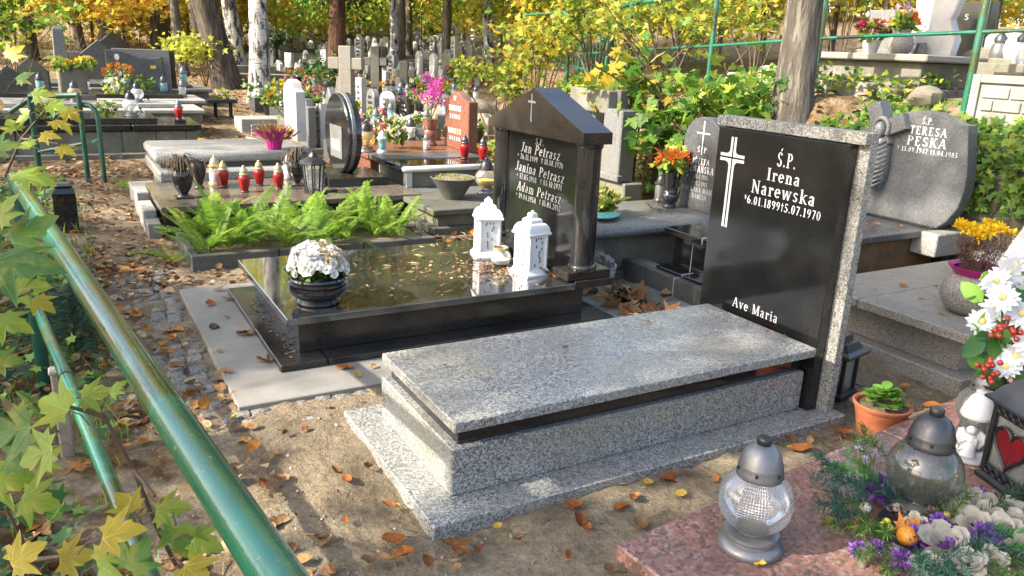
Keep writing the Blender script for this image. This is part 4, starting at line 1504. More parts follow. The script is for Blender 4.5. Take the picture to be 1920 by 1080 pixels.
for (px, py), s, lb in (((420, 350), 1.0, 'red candle lantern with gold cap, leftmost of four on the dark grave'), ((459, 360), 1.0, 'red candle lantern with gold cap, second from the left, standing nearest the ferns'),
                        ((487, 348), 1.0, 'red candle lantern with gold cap, third from the left of four'), ((523, 354), 1.0, 'red candle lantern with gold cap, rightmost of four beside the vase')):
    p = PZ(px, py, .25)
    red_candle(lb, (p[0], p[1], .251), s * .95)
for (px, py), lb in (((871, 298), 'tall red candle lantern with dark cap in front of the red headstone'), ((905, 302), 'red candle lantern with dark cap beside the column of the black grave')):
    p = PZ(px, py, .433)
    red_candle(lb, (p[0], p[1], .435), 1.0, M_GUN, None, 'red lanterns near the red headstone')


def cylinder_lantern(label, loc, s, glass_m, cap_m, wax=None, grp=None):
    t = thing('cylinder_lantern', label, 'lantern', loc, random.uniform(0, 3), grp, s)
    part('base', MB().lathe([(.050, 0), (.052, .012), (.044, .026)], 22), cap_m, t, 50, False)
    part('glass', MB().lathe([(.040, .024), (.042, .05), (.044, .11), (.040, .130)], 22, close=False), glass_m, t, 180, False)
    part('candle', MB().lathe([(.028, .026), (.030, .085)], 14), wax or M_WAX, t, 50, False)
    c = part('cap', MB().lathe([(.046, .128), (.050, .134), (.048, .146), (.036, .152), (.034, .168), (.024, .192), (.010, .204)], 22), cap_m, t, 50, False)
    part('knob', MB().sphere((0, 0, .208), .010, 10, 8), cap_m, c, 180, False)
    return t


p = PZ(413, 338, .25)
cylinder_lantern('clear cylinder lantern with pale cap behind the leftmost red candle', (.27, 5.78, .251), 1.30, M_FROST, M_GOLD)
cylinder_lantern('clear cylinder lantern with lit candle below the magenta flower pot', (1.0, 5.92, .251), 1.25, M_FROST, M_SILVER)
p = PZ(1237, 378, .403)
cylinder_lantern('grey cylinder lantern with dark pointed cap beside the arched headstone', (p[0], p[1], .403), 1.15, M_SILVER, M_GUN)
p = PZ(917, 345, .236)
globe_lantern('clear globe lantern with yellow wax behind the black column', (2.62, 4.72, .236), .95, M_GLASS, True, M_BLKPL)
w = thing('wax_candle', 'yellow wax candle inside the globe lantern behind the black column', 'candle', (2.62, 4.72, .300))
part('wax', MB().lathe([(.058, .0), (.082, .04), (.084, .07)], 20), M_YWAX, w, 50, False)

# dark lantern with bars
t = thing('barred_lantern', 'dark pyramid roofed lantern with glass sides and black bars among the vases', 'lantern', (1.04, 5.16, .251), .4)
part('base', MB().lathe([(.10, 0), (.10, .012), (.085, .02)], 8), M_IRON, t, 30, False)
part('glass', MB().lathe([(.072, .02), (.098, .26)], 8, close=False), M_GLASS, t, 30, False)
for k in range(8):
    a = k * math.pi / 4
    part('bar', MB().tube([(.074 * math.cos(a), .074 * math.sin(a), .02), (.100 * math.cos(a), .100 * math.sin(a), .265)], .007, 6), M_IRON, t, 60, False)
r = part('roof', MB().lathe([(.125, .262), (.128, .270), (.080, .315), (.045, .330), (.040, .345), (.012, .375)], 8), M_IRON, t, 25, False)
part('knob', MB().sphere((0, 0, .382), .013, 10, 8), M_IRON, r, 180, False)
part('foot_slab', MB().box(-.16, .20, -.12, .12, -.004, -.0005, .001) if False else MB().box(-.14, .16, -.15, -.105, 0, .03, .004), M_BLACKS, t, 30, False)

# small angel figure by the oval stone
t = thing('angel_figurine', 'small grey stone figurine at the foot of the oval headstone', 'figurine', (1.20, 5.44, .251))
mb = MB().lathe([(.045, 0), (.05, .01), (.035, .03), (.040, .06), (.030, .10), (.016, .12), (.024, .14), (.022, .165), (.006, .178)], 14)
part('body', mb, M_MIDGREY, t, 60, False)
part('wing', MB().prism([(-.005, .06), (-.055, .10), (-.05, .15), (-.01, .12)], 1, .015, .028), M_MIDGREY, t, 30, False)
part('wing', MB().prism([(.005, .06), (.055, .10), (.05, .15), (.01, .12)], 1, .015, .028), M_MIDGREY, t, 30, False)

# heart lantern of cast iron
p = PZ(1835, 925, ZR)
t = thing('heart_lantern', 'square black cast lantern with a red glass heart in its side', 'lantern', (2.02, -.83, ZR), R_(-22))
W = .105
part('base', square_cap(MB(), [(.125, 0), (.125, .014), (.112, .026)]), M_IRON, t, 30, False)
for sx in (-1, 1):
    for sy in (-1, 1):
        part('corner_post', MB().box(sx * W - .010, sx * W + .010, sy * W - .010, sy * W + .010, .026, .31, .003), M_IRON, t, 30, False)
for k in range(4):
    M = Matrix.Rotation(k * math.pi / 2, 4, 'Z')
    part('pane', MB().box(-W + .01, W - .01, -W + .004, -W + .006, .05, .29, .0005).xform(M), M_SMOKE, t, 30, False)
    part('lower_bar', MB().box(-W + .01, W - .01, -W - .006, -W + .003, .026, .065, .002).xform(M), M_IRON, t, 30, False)
    part('upper_bar', MB().box(-W + .01, W - .01, -W - .006, -W + .003, .262, .31, .002).xform(M), M_IRON, t, 30, False)
    for j in range(5):
        u = -W + .03 + j * .0375
        for zz in (.046, .286):
            part('scroll', MB().tube([(u + .015 * math.cos(a), -W - .008, zz + .013 * math.sin(a)) for a in np.linspace(0, 5.4, 12)], .0035, 6).xform(M), M_IRON, t, 60, False)
    hv = []
    for q in np.linspace(0, 2 * math.pi, 40, endpoint=False):
        hv.append((.0046 * 16 * math.sin(q) ** 3, .168 + .0050 * (13 * math.cos(q) - 5 * math.cos(2 * q) - 2 * math.cos(3 * q) - math.cos(4 * q))))
    h = part('heart', MB().prism(hv, 1, -W - .006, -W + .002, .003).xform(M), M_HEART, t, 40, False)
    part('heart_frame', MB().tube([(a * 1.08, -W - .006, .168 + (b - .168) * 1.08) for a, b in hv] + [(hv[0][0] * 1.08, -W - .006, .168 + (hv[0][1] - .168) * 1.08)], .006, 6).xform(M), M_IRON, h, 60, False)
r = part('roof', square_cap(MB(), [(.128, .308), (.140, .314), (.140, .324), (.122, .338), (.105, .372), (.090, .388), (.086, .396), (.05, .43), (.02, .45)]), M_GUN, t, 30, False)

# angel lantern
p = PZ(1812, 858, ZR)
t = thing('angel_lantern', 'white lantern with a kneeling angel on its side and white dome cap', 'lantern', (2.07, -.575, ZR), R_(200))
part('base', MB().lathe([(.085, 0), (.087, .012), (.080, .022), (.078, .034), (.062, .044)], 32), M_WHITE, t, 45, False)
part('glass', MB().lathe([(.052, .042), (.058, .10), (.056, .16), (.050, .178)], 28, close=False), M_SMOKE, t, 180, False)
part('candle', MB().lathe([(.034, .044), (.034, .11)], 16), M_WAX, t, 50, False)
part('cap', MB().lathe([(.060, .172), (.064, .178), (.062, .19), (.054, .215), (.038, .25), (.022, .268), (.024, .278), (.012, .284)], 28), M_WHITE, t, 45, False)
a = MB()
a.sphere((.070, 0, .135), .019, 12, 8)
a.tube([(.066, 0, .12), (.070, .004, .09), (.072, 0, .06), (.074, 0, .035)], [.016, .026, .030, .036], 12)
a.tube([(.07, .02, .105), (.085, .022, .085), (.088, .004, .10)], [.010, .010, .008], 8)
a.tube([(.07, -.02, .105), (.085, -.022, .085), (.088, -.004, .10)], [.010, .010, .008], 8)
part('angel', a, M_WHITE, t, 60, False)
for s_ in (-1, 1):
    w = MB().prism([(s_ * .012, .08), (s_ * .035, .06), (s_ * .052, .09), (s_ * .048, .125), (s_ * .03, .135), (s_ * .014, .115)][::s_], 0, .048, .060, .002)
    part('wing', w, M_WHITE, t, 30, False)

# third lantern behind, silver cap
t = globe_lantern('glass lantern with silver pointed cap behind the angel lantern', (2.24, -.50, .02 + ZR - .02), .92, M_SMOKE, False, M_SILVER)

# dark lantern behind the headstone, partly hidden
t = thing('iron_lantern', 'black square lantern half hidden behind the right edge of the black headstone', 'lantern', (2.32, .27, .0), .2)
part('base', square_cap(MB(), [(.085, 0), (.085, .02), (.075, .03)]), M_IRON, t, 30, False)
for sx in (-1, 1):
    for sy in (-1, 1):
        part('corner_post', MB().box(sx * .065 - .009, sx * .065 + .009, sy * .065 - .009, sy * .065 + .009, .03, .22, .003), M_IRON, t, 30, False)
part('glass', square_cap(MB(), [(.060, .03), (.060, .22)]), M_SMOKE, t, 30, False)
part('roof', square_cap(MB(), [(.085, .215), (.105, .225), (.105, .24), (.08, .25), (.06, .285), (.04, .29), (.035, .32), (.01, .33)]), M_GUN, t, 30, False)

# ================================================================ POTS, VASES AND BOUQUETS
g1 = np.random.default_rng(21)
# black bowl with white chrysanthemums
p = PZ(597, 562, ZB)
t = thing('chrysanthemum_bowl', 'round black polished bowl planted with white chrysanthemums on the black grave', 'flower bowl', (.125, 1.79, ZB))
part('bowl', MB().lathe([(r_ * 1.13, z_ * 1.0) for r_, z_ in [(.085, 0), (.098, .006), (.098, .018), (.092, .026), (.118, .05), (.134, .085), (.132, .100), (.126, .104), (.136, .110), (.138, .120), (.126, .128), (.134, .136), (.130, .146), (.112, .152), (.104, .146), (.10, .13)]], 48, close=False), M_BLACK, t, 40, False)
part('soil', MB().lathe([(.001, .132), (.112, .13)], 24, close=False), M_SOIL, t, 180, False)
d = g1.normal(size=(420, 3)); d[:, 2] = np.abs(d[:, 2]) + .05; d /= np.linalg.norm(d, axis=1, keepdims=True)
pos = d * np.array([.138, .138, .10]) * g1.uniform(.55, 1.0, (420, 1)) + [0, 0, .150]
tuft('foliage', [scatter(T_OVAL, pos, rots(420, g1), g1.uniform(.03, .05, 420), pal(g1, 420, GREENS))], M_LEAF, t)
k = 0
for i in range(230):
    th, ph = i * 2.39996, math.acos(1 - .92 * (i + .5) / 230)
    dd = np.array([math.sin(ph) * math.cos(th), math.sin(ph) * math.sin(th), math.cos(ph)])
    if (dd[2] < .42 and g1.random() < .55) or g1.random() < .12:
        continue
    c = dd * np.array([.146, .146, .130]) * g1.uniform(.84, 1.12) + [0, 0, .172]
    faded = dd[0] > -.1 and dd[2] > .25 and g1.random() < .62
    col = [(.62, .50, .36), (.50, .38, .25), (.72, .64, .50)] if faded else [(.84, .83, .79), (.80, .78, .72)]
    link('bloom', fast_mesh('bloom', *(lambda q: (q[0], q[1], M_PETAL, q[2]))(join(daisy(g1, (0, 0, 0), dd + g1.normal(size=3) * .12, .0235, col[i % len(col)], 9, .15, 3, T_WIDE, .7)))), t, c)


def vase_profile(h, r):
    return [(r * .62, 0), (r * .66, h * .03), (r * .60, h * .08), (r * .42, h * .13), (r * .44, h * .17), (r * .78, h * .36), (r * .98, h * .62), (r, h * .78), (r * .92, h * .9), (r * .86, h * .96), (r * .95, h), (r * .80, h), (r * .74, h * .9)]


# two black vases with dried stalks
for loc, s, lb in (((-.09, 5.20, .251), 1.25, 'black stone vase with drooping dried stalks on the left corner of the dark grave'), ((.985, 5.56, .251), 1.2, 'black stone vase with brown dried stalks beside the barred lantern')):
    t = thing('stone_vase', lb, 'vase', loc, 0, 'vases with dried stalks', s)
    part('vase', MB().lathe(vase_profile(.20, .072), 28, close=False), M_BLACK, t, 50, False)
    part('foot', MB().box(-.06, .06, -.06, .06, 0, .012, .003), M_BLACKS, t, 30, False)
    for k in range(46):
        a, l = g1.uniform(0, 6.28), g1.uniform(.05, .13)
        pts = [(.02 * math.cos(a), .02 * math.sin(a), .19), (l * .45 * math.cos(a), l * .45 * math.sin(a), .27 + g1.uniform(-.02, .04)), (l * .9 * math.cos(a), l * .9 * math.sin(a), .25 + g1.uniform(-.03, .04)), (l * 1.1 * math.cos(a), l * 1.1 * math.sin(a), .19 + g1.uniform(-.05, .05))]
        part('dry_stalk', MB().tube(pts, [.003, .0035, .003, .002], 5), M_TWIG, t, 60, False)

t = thing('black_jug', 'tall black vase standing just behind the left vase of dried stalks', 'vase', (.10, 5.62, .251))
part('vase', MB().lathe(vase_profile(.26, .07), 24, close=False), M_BLACKS, t, 50, False)

# magenta pot with wilted plant
t = thing('magenta_pot', 'pleated magenta foil flower pot with dry plant on the pale stone grave', 'flower pot', (1.04, 6.68, .462))
n, vs, fs = 36, [], []
for r, z in ((.07, 0), (.08, .06), (.09, .10), (.15, .15), (.205, .20)):
    for i in range(n):
        rr = r * (1 + (.10 if z > .1 else .03) * (1 if i % 2 else -1))
        vs.append((rr * math.cos(2 * math.pi * i / n), rr * math.sin(2 * math.pi * i / n), z + (.012 * (i % 2) if z > .12 else 0)))
for j in range(4):
    fs += [(j * n + i, j * n + (i + 1) % n, (j + 1) * n + (i + 1) % n, (j + 1) * n + i) for i in range(n)]
part('foil_wrap', MB().add(vs, fs), M_PINKFOIL, t, 25, False)
pos = g1.normal(size=(160, 3)) * [.05, .05, .06] + [0, 0, .19]
tuft('dry_plant', [scatter(T_BLADE, pos * [1, 1, 0] + [0, 0, .1], frames(pos * [1.4, 1.4, 1] - [0, 0, .05], g1.normal(size=(160, 3))), g1.uniform(.12, .24, 160), pal(g1, 160, DRY + YELLOWS[:1] + [(.45, .10, .16)]))], M_DRYLEAF, t)

# planter bowl with moss
t = thing('planter_bowl', 'wide tapered stone planter bowl filled with moss on the concrete grave', 'planter', (2.19, 4.56, .236))
part('bowl', MB().lathe([(.085, 0), (.09, .01), (.14, .09), (.205, .19), (.215, .20), (.205, .205), (.19, .19)], 40, close=False), M_CONCD, t, 45, False)
part('soil', MB().lathe([(.001, .205), (.10, .20), (.195, .185)], 24, close=False), M_SOIL, t, 180, False)
a, r = g1.uniform(0, 6.28, 700), np.sqrt(g1.random(700)) * .175
mos = tuft('moss', [scatter(T_BLADE, np.stack([r * np.cos(a), r * np.sin(a), np.full(700, .19)], 1), rots(700, g1)[:, :, [0, 2, 1]], g1.uniform(.02, .05, 700), pal(g1, 700, YGREENS))], M_LEAF, t)
mos['kind'] = 'stuff'

# wicker pot full of stones
t = thing('stone_basket', 'whitish wicker pot filled with broken stones behind the black column', 'pot', (2.20, 2.18, 0))
part('pot', MB().lathe([(.085, -.02), (.095, .02), (.108, .10), (.118, .19), (.122, .20), (.112, .20), (.105, .17)], 32, close=False), M_WHITEST, t, 45, False)
for k in range(6):
    part('wicker_hoop', MB().tube([((.094 + .0045 * k + .004 * math.sin(i * 8)) * math.cos(i * 2 * math.pi / 48), (.094 + .0045 * k + .004 * math.sin(i * 8)) * math.sin(i * 2 * math.pi / 48), .02 + k * .033) for i in range(49)], .0055, 6), M_WOODG, t, 60, False)
for k in range(11):
    a, r = g1.uniform(0, 6.28), g1.uniform(0, .08)
    link('stone', rough_block('stone', .09, .075, .08, M_MIDGREY if k % 2 else M_CONC, 300 + k, .4, .25), t, (r * math.cos(a), r * math.sin(a), .19 + g1.uniform(-.01, .06)), (g1.uniform(0, 3), g1.uniform(0, 3), g1.uniform(0, 3)))

# terracotta pot with a young plant
t = thing('terracotta_pot', 'terracotta plastic pot with a fresh green plant on the sand by the headstone', 'flower pot', (2.125, -.135, -.005))
part('pot', MB().lathe([(.082, 0), (.086, .006), (.098, .06), (.106, .10), (.109, .105), (.114, .14), (.124, .144), (.126, .156), (.118, .160), (.108, .152), (.106, .12)], 48, close=False), M_TERRAC, t, 40, False)
part('soil', MB().lathe([(.001, .142), (.108, .136)], 30, close=False), M_SOIL, t, 180, False)
for k in range(64):
    a, r = g1.uniform(0, 6.28), g1.uniform(.01, .085)
    c = np.array([r * math.cos(a), r * math.sin(a), .15 + .065 * (1 - (r / .1) ** 2) * g1.uniform(.4, 1.15)])
    V, F, C = scatter(T_ROUND, [c * [.6, .6, 1]], frames([[c[0] * 1.3, c[1] * 1.3, .012 + g1.uniform(-.01, .02)]], [[c[0] * .6, c[1] * .6, .2]]), g1.uniform(.045, .068), pal(g1, 1, [(.16, .32, .05), (.22, .40, .07), (.12, .26, .04)], .1))
    link('leaf', fast_mesh('leaf', V * [1.0, 1.0, 1], F, M_LEAFT, C, True), t)

# stone ball vase with heather and yellow chrysanthemums
t = thing('stone_ball_vase', 'round beige stone vase with heather and yellow chrysanthemums in magenta foil', 'vase', (3.24, .205, .331))
part('vase', MB().lathe([(.085, 0), (.125, .03), (.150, .08), (.155, .12), (.145, .165), (.115, .205), (.095, .22), (.085, .22)], 44), M_BEIGE, t, 60, False)
part('foil', MB().lathe([(.09, .20), (.12, .235), (.135, .25), (.14, .262), (.11, .25)], 20, close=False), M_PINKFOIL, t, 25, False)
hp_ = []
for k in range(240):
    a, r = g1.uniform(0, 6.28), math.sqrt(g1.random())
    x, y = r * .075 * math.cos(a), r * .075 * math.sin(a)
    top = np.array([x * 1.75, y * 1.75, .42 + g1.uniform(-.03, .05)])
    m = 14
    q = np.linspace(0, 1, m)[:, None]
    pp = np.array([x, y, .23]) * (1 - q) + top * q
    hp_.append(scatter(T_BLADE, pp, frames(g1.normal(size=(m, 3)) * .6 + [0, 0, 1], g1.normal(size=(m, 3))), g1.uniform(.018, .035, m), pal(g1, m, [(.15, .075, .06), (.20, .10, .085), (.11, .085, .045), (.24, .13, .10)])))
ht = tuft('heather', hp_, M_DRYLEAF, t)
for k in range(24):
    a, r = g1.uniform(0, 6.28), math.sqrt(g1.random()) * .15
    link('bloom', fast_mesh('bloom', *(lambda q: (q[0], q[1], M_PETAL, q[2]))(join(pompon(g1, (0, 0, 0), .042, [(.78, .50, .01), (.72, .42, .01), (.80, .56, .03)], 46)))), t, (r * math.cos(a), r * math.sin(a), .455 + .035 * (1 - r / .15) + g1.uniform(-.02, .01)))

# white daisies with berries, standing in a vase on the red grave
t = thing('daisy_bouquet', 'tall bouquet of white daisies with red berries at the right edge', 'bouquet', (*PD(1905, 600, 3.12)[:2], ZR))
part('vase', MB().lathe(vase_profile(.26, .08), 24, close=False), M_GUN, t, 50, False)
blooms = [(1868, 530), (1905, 500), (1880, 560), (1915, 555), (1870, 578), (1915, 590), (1842, 605), (1885, 690), (1905, 670), (1925, 530), (1930, 640), (1890, 515), (1925, 470)]
tb = np.array(t.location)
for i, (px, py) in enumerate(blooms):
    c = PD(px, py, 3.05 + .10 * math.sin(i * 2.3)) - tb
    nr = -ray(px, py) / np.linalg.norm(ray(px, py)) + np.array([-.25, .1, .35]) + g1.normal(size=3) * .25
    V, F, C = join(daisy(g1, (0, 0, 0), nr, .056, (.60, .61, .62)))
    b = link('daisy', fast_mesh('daisy', V, F, M_PETAL, C), t, c)
    part('daisy_centre', MB().sphere((0, 0, .006), .014, 10, 6), plain('daisy_centre', (.62, .55, .22), .8) if 'daisy_centre' not in MATS else MATS['daisy_centre'], b, 180, False)
    part('stem', MB().tube([c, c * .5 + np.array([0, 0, .12]), (0, 0, .22)], .004, 6), MATS.get('stem') or plain('stem', (.07, .14, .03), .6), t, 60, False)
for i, (px, py) in enumerate([(1875, 610), (1862, 622), (1908, 615), (1918, 625), (1846, 682), (1852, 690), (1858, 700), (1843, 694), (1900, 628)]):
    c = PD(px, py, 2.98) - tb
    for j in range(4):
        part('berry', MB().sphere(c + g1.normal(size=3) * .016, .011, 10, 7), MATS.get('berry') or plain('berry', (.40, .04, .02), .25), t, 180, False)
lp = [(1835, 650), (1860, 655), (1845, 640), (1900, 655), (1912, 700), (1880, 640), (1870, 720), (1905, 740), (1890, 660), (1900, 545), (1850, 560), (1915, 520), (1845, 545)]
for i, (px, py) in enumerate(lp):
    for j in range(5):
        c = PD(px + g1.uniform(-22, 22), py + g1.uniform(-22, 22), 3.08 + g1.uniform(-.05, .1)) - tb
        V, F, C = scatter(T_OVAL, [c], rots(1, g1, (-.4, -.5, .6), .6), g1.uniform(.06, .12), pal(g1, 1, [(.10, .24, .04), (.05, .14, .04), (.16, .30, .05)]))
        link('leaf', fast_mesh('leaf', V, F, M_LEAF, C), t)


def bouquet(name, label, loc, spec, cat='bouquet', grp=None, sc=1.0):
    """spec: list of (count, radius of the cloud, height, bloom radius, colours)"""
    t = thing(name, label, cat, loc, random.uniform(0, 3), grp, sc)
    for cnt, R0, hz, br, cols in spec:
        for k in range(cnt):
            d = g1.normal(size=3); d[2] = abs(d[2]); d /= np.linalg.norm(d)
            c = d * [R0, R0, R0 * .7] + [0, 0, hz]
            link('bloom', fast_mesh('bloom', *(lambda q: (q[0], q[1], M_PETAL, q[2]))(join(pompon(g1, (0, 0, 0), br, cols, 22, d)))), t, c)
    R0, hz = spec[0][1], spec[0][2]
    m = 90
    d = g1.normal(size=(m, 3)); d /= np.linalg.norm(d, axis=1, keepdims=True)
    tuft('foliage', [scatter(T_OVAL, d * R0 * .8 * [1, 1, .7] + [0, 0, hz], rots(m, g1), g1.uniform(.05, .10, m), pal(g1, m, GREENS + YGREENS))], M_LEAF, t)
    return t


ORG = [(.72, .16, .02), (.78, .24, .04), (.60, .10, .015)]
# vase with orange flowers
t = bouquet('flower_vase', 'black turned vase with orange flowers left of the arched headstone', (3.36, 2.86, .403), [(13, .11, .36, .062, ORG), (5, .10, .42, .045, [(.55, .58, .16), (.45, .50, .12)])], 'flower vase')
part('vase', MB().lathe([(.055, 0), (.058, .012), (.045, .03), (.062, .07), (.066, .10), (.055, .12), (.062, .13), (.055, .145), (.066, .20), (.075, .29), (.078, .30), (.066, .30)], 28), M_BLACK, t, 45, False)
for k in range(5):
    V, F, C = scatter(T_OVAL, [(.05 * math.cos(k * 1.3), .05 * math.sin(k * 1.3), .38)], frames([[math.cos(k * 1.3), math.sin(k * 1.3), .9]], [[0, 0, 1]]), .17, pal(g1, 1, [(.45, .13, .03), (.38, .10, .03)]))
    link('leaf', fast_mesh('leaf', V, F, M_LEAFT, C), t)
# bouquet in teal foil
t = bouquet('foil_bouquet', 'autumn bouquet lying in teal foil on the grey granite slab', (2.62, 2.76, .404), [(9, .12, .10, .05, [(.50, .42, .10), (.42, .40, .12)]), (8, .14, .08, .05, [(.45, .14, .03), (.38, .10, .02)]), (6, .15, .12, .045, [(.50, .34, .14), (.40, .45, .10)])])
part('foil', MB().lathe([(.03, 0), (.16, .01), (.20, .035), (.17, .055), (.08, .05)], 18, close=False).xform(Matrix.Translation((-.06, .02, 0)) @ Matrix.Diagonal((1.2, .8, 1, 1))), M_TEALFOIL, t, 25, False)
for k in range(8):
    a = k * .8
    V, F, C = scatter(T_OVAL, [(.08 * math.cos(a), .08 * math.sin(a), .09)], frames([[math.cos(a), math.sin(a), .5]], [[0, 0, 1]]), .15, pal(g1, 1, YGREENS + [(.45, .30, .12)]))
    link('leaf', fast_mesh('leaf', V, F, M_LEAFT, C), t)

# orchid vase and the other flowers at the red grave
t = thing('orchid_vase', 'red brown turned vase with a tall spray of magenta orchids', 'flower vase', (3.02, 7.02, .421))
part('vase', MB().lathe([(.08, 0), (.085, .02), (.065, .05), (.075, .11), (.085, .16), (.07, .19), (.08, .205), (.09, .27), (.10, .32), (.085, .32)], 24), M_REDBR, t, 45, False)
for k in range(3):
    a0 = [(0, 0, .3), (-.05 + .1 * k, .02, .62), (.03 + .13 * k, -.04, .9 - .06 * k)]
    part('stem', MB().tube(a0, .006, 6), MATS['stem'], t, 60, False)
for k in range(36):
    q = g1.uniform(.2, 1)
    c = np.array([-.02 + .10 * q, .0, .38 + .45 * q]) + g1.normal(size=3) * [.07, .08, .06]
    V, F, C = join(daisy(g1, (0, 0, 0), g1.normal(size=3) + [-.6, -.8, .2], .06, [(.42, .02, .24), (.50, .05, .32)][k % 2], 6, .2, 1))
    link('orchid_bloom', fast_mesh('orchid_bloom', V, F, M_PETAL, C), t, c)
PK = [(.55, .16, .20), (.45, .10, .16), (.60, .25, .28)]
WH = [(.80, .78, .72), (.70, .66, .52)]
bouquet('pot_flowers', 'white and pink flower bouquet with green leaves on the red granite slab', (2.50, 6.80, .421), [(12, .13, .16, .05, WH), (8, .14, .14, .045, PK), (5, .15, .10, .04, ORG)])
t = bouquet('heather_pot', 'pink heather in a brown pot behind the red granite slab', (2.55, 7.75, .30), [(26, .17, .22, .05, PK)], 'flower pot')
part('pot', MB().lathe([(.10, -.3), (.10, 0), (.14, .14), (.12, .14)], 20), M_TERRAC, t, 40, False)
globe_lantern('round amber glass lantern with black cap beside the oval headstone', (2.05, 6.60, .421), .95, M_AMBER, False, M_BLKPL)
cylinder_lantern('white and turquoise candle lantern next to the amber lantern', (2.20, 6.50, .421), 1.15, M_BLUEGL, M_WHITE)
cylinder_lantern('small clear candle lantern in front of the red headstone', (2.80, 6.62, .421), .9, M_FROST, M_SILVER)
t = thing('amber_lantern', 'amber jar lantern with black conical lid behind the yellow chrysanthemums', 'lantern', (3.98, .22, .331))
part('jar', MB().lathe([(.07, 0), (.085, .03), (.09, .12), (.07, .16)], 24, close=False), M_AMBER, t, 180, False)
part('lid', MB().lathe([(.085, .155), (.088, .165), (.06, .21), (.03, .25), (.01, .255)], 24), M_BLKPL, t, 50, False)
t = thing('plastic_bag', 'crumpled blue grey plastic bag on the ground behind the beige slab', 'bag', (4.35, 1.10, .02))
b = MB().sphere((0, 0, .10), .14, 16, 10, 1, 1, .75)
b.v = [(x + random.uniform(-.02, .02), y + random.uniform(-.02, .02), z + random.uniform(-.015, .015)) for x, y, z in b.v]
part('bag', b, M_BLUEBAG, t, 20, False)
t = thing('white_monument', 'bright white stone monument foot at the right edge above the daisies', 'monument', (4.45, .55, .33))
part('foot', MB().box(4.36, 4.56, .10, .88, .331, .42, .01), M_WHITEST, t)
part('shaft', MB().prism([(.16, .42), (.70, .42), (.62, .62), (.54, .85), (.50, 1.1), (.16, 1.2)], 0, 4.38, 4.52, .01), M_WHITEST, t, 30)

# ================================================================ WREATH ON THE RED SLAB
wc = PZ(1745, 1000, ZR)
t = thing('wreath', 'artificial wreath of purple and cream flowers with greenery on the red slab', 'wreath', (wc[0], wc[1], ZR))
g2 = np.random.default_rng(5)
part('foam_base', MB().lathe([(.16, .0), (.20, .012), (.19, .035), (.10, .045)], 24).xform(Matrix.Diagonal((1.15, .75, 1, 1))), M_BLKPL, t, 45, False)


def on_wreath(px, py, h):
    return PZ(px, py, ZR + h) - np.array(t.location)


def needle_spray(c, d, l, cols, n=70):
    d = np.asarray(d, float) / np.linalg.norm(d)
    q = g2.random(n)[:, None]
    pos = c + d * q * l
    nd = g2.normal(size=(n, 3)); nd -= d * (nd @ d)[:, None]
    nd /= np.linalg.norm(nd, axis=1, keepdims=True)
    return scatter(T_BLADE, pos, frames(nd + d * .8, g2.normal(size=(n, 3))), g2.uniform(.025, .045, n), pal(g2, n, cols))


TEAL = [(.04, .12, .085), (.06, .16, .11), (.03, .09, .07)]
for px, py, dx, dy, l, cols in [(1640, 905, -1, .4, .16, [(.07, .30, .04)]), (1620, 930, -1, -.1, .14, TEAL), (1610, 950, -.8, -.6, .12, TEAL), (1640, 980, -.9, -.6, .14, GREENS), (1660, 1010, -.5, -1, .15, GREENS), (1700, 1030, -.3, -1, .16, TEAL),
                                (1720, 1060, .1, -1, .15, TEAL), (1790, 1050, .5, -1, .16, TEAL), (1820, 1010, 1, -.9, .18, [(.07, .30, .04)]), (1850, 1000, 1, -.5, .16, TEAL), (1880, 980, 1, -.2, .16, TEAL), (1720, 935, .1, 1, .14, GREENS), (1770, 920, .4, 1, .16, GREENS), (1690, 950, -.4, .8, .14, TEAL),
                                (1850, 950, 1, .3, .16, DKGREENS), (1755, 960, .1, .5, .14, GREENS), (1830, 1050, .7, -.9, .18, GREENS), (1600, 905, -.6, .8, .14, TEAL), (1650, 870, -.3, 1, .12, GREENS)]:
    for j in range(5):
        c = on_wreath(px + g2.uniform(-26, 26), py + g2.uniform(-20, 20), .025 + .015 * j)
        dv = CR * dx * .9 + np.array([CF[0], CF[1], 0]) * dy * .8 + np.array([0, 0, g2.uniform(.05, .5)]) + g2.normal(size=3) * .2
        V, F, C = needle_spray(c, dv, l, cols)
        link('fir_sprig', fast_mesh('fir_sprig', V, F, M_LEAF, C), t)
PUR = [(.20, .085, .34), (.26, .13, .42), (.16, .06, .27)]
for px, py, r in [(1640, 925, .052), (1655, 905, .04), (1720, 1012, .055), (1740, 1005, .05), (1785, 1035, .055), (1845, 1010, .06), (1865, 1015, .05), (1835, 935, .05), (1905, 1005, .045), (1610, 1035, .04), (1645, 1030, .035), (1870, 1040, .05), (1665, 930, .04), (1690, 1050, .04), (1800, 1010, .045), (1900, 1050, .045), (1760, 985, .045)]:
    link('purple_bloom', fast_mesh('purple_bloom', *(lambda q: (q[0], q[1], M_PETAL, q[2]))(join(pompon(g2, (0, 0, 0), r * .95, PUR, 150)))), t, on_wreath(px, py, .055))
for px, py, r in [(1770, 1025, .072), (1800, 945, .060), (1830, 950, .062), (1825, 985, .05), (1880, 1000, .06), (1905, 990, .055), (1790, 960, .05), (1740, 1065, .045), (1605, 905, .04), (1850, 975, .055), (1890, 960, .05), (1815, 1060, .05), (1720, 985, .04), (1860, 1060, .05), (1915, 1030, .055)]:
    nr = -ray(px, py) + np.array([0, 0, .6]) + g2.normal(size=3) * .2
    V, F, C = join(daisy(g2, (0, 0, 0), nr, r, (.46, .43, .36), 5, .45, 3, T_WIDE, .45))
    V2, F2, C2 = join([(V, F, C * g2.uniform(.85, 1.1, (len(C), 1)))])
    b = link('cream_bloom', fast_mesh('cream_bloom', V2 * 1.05, F2, M_PETAL, C2), t, on_wreath(px, py, .06))
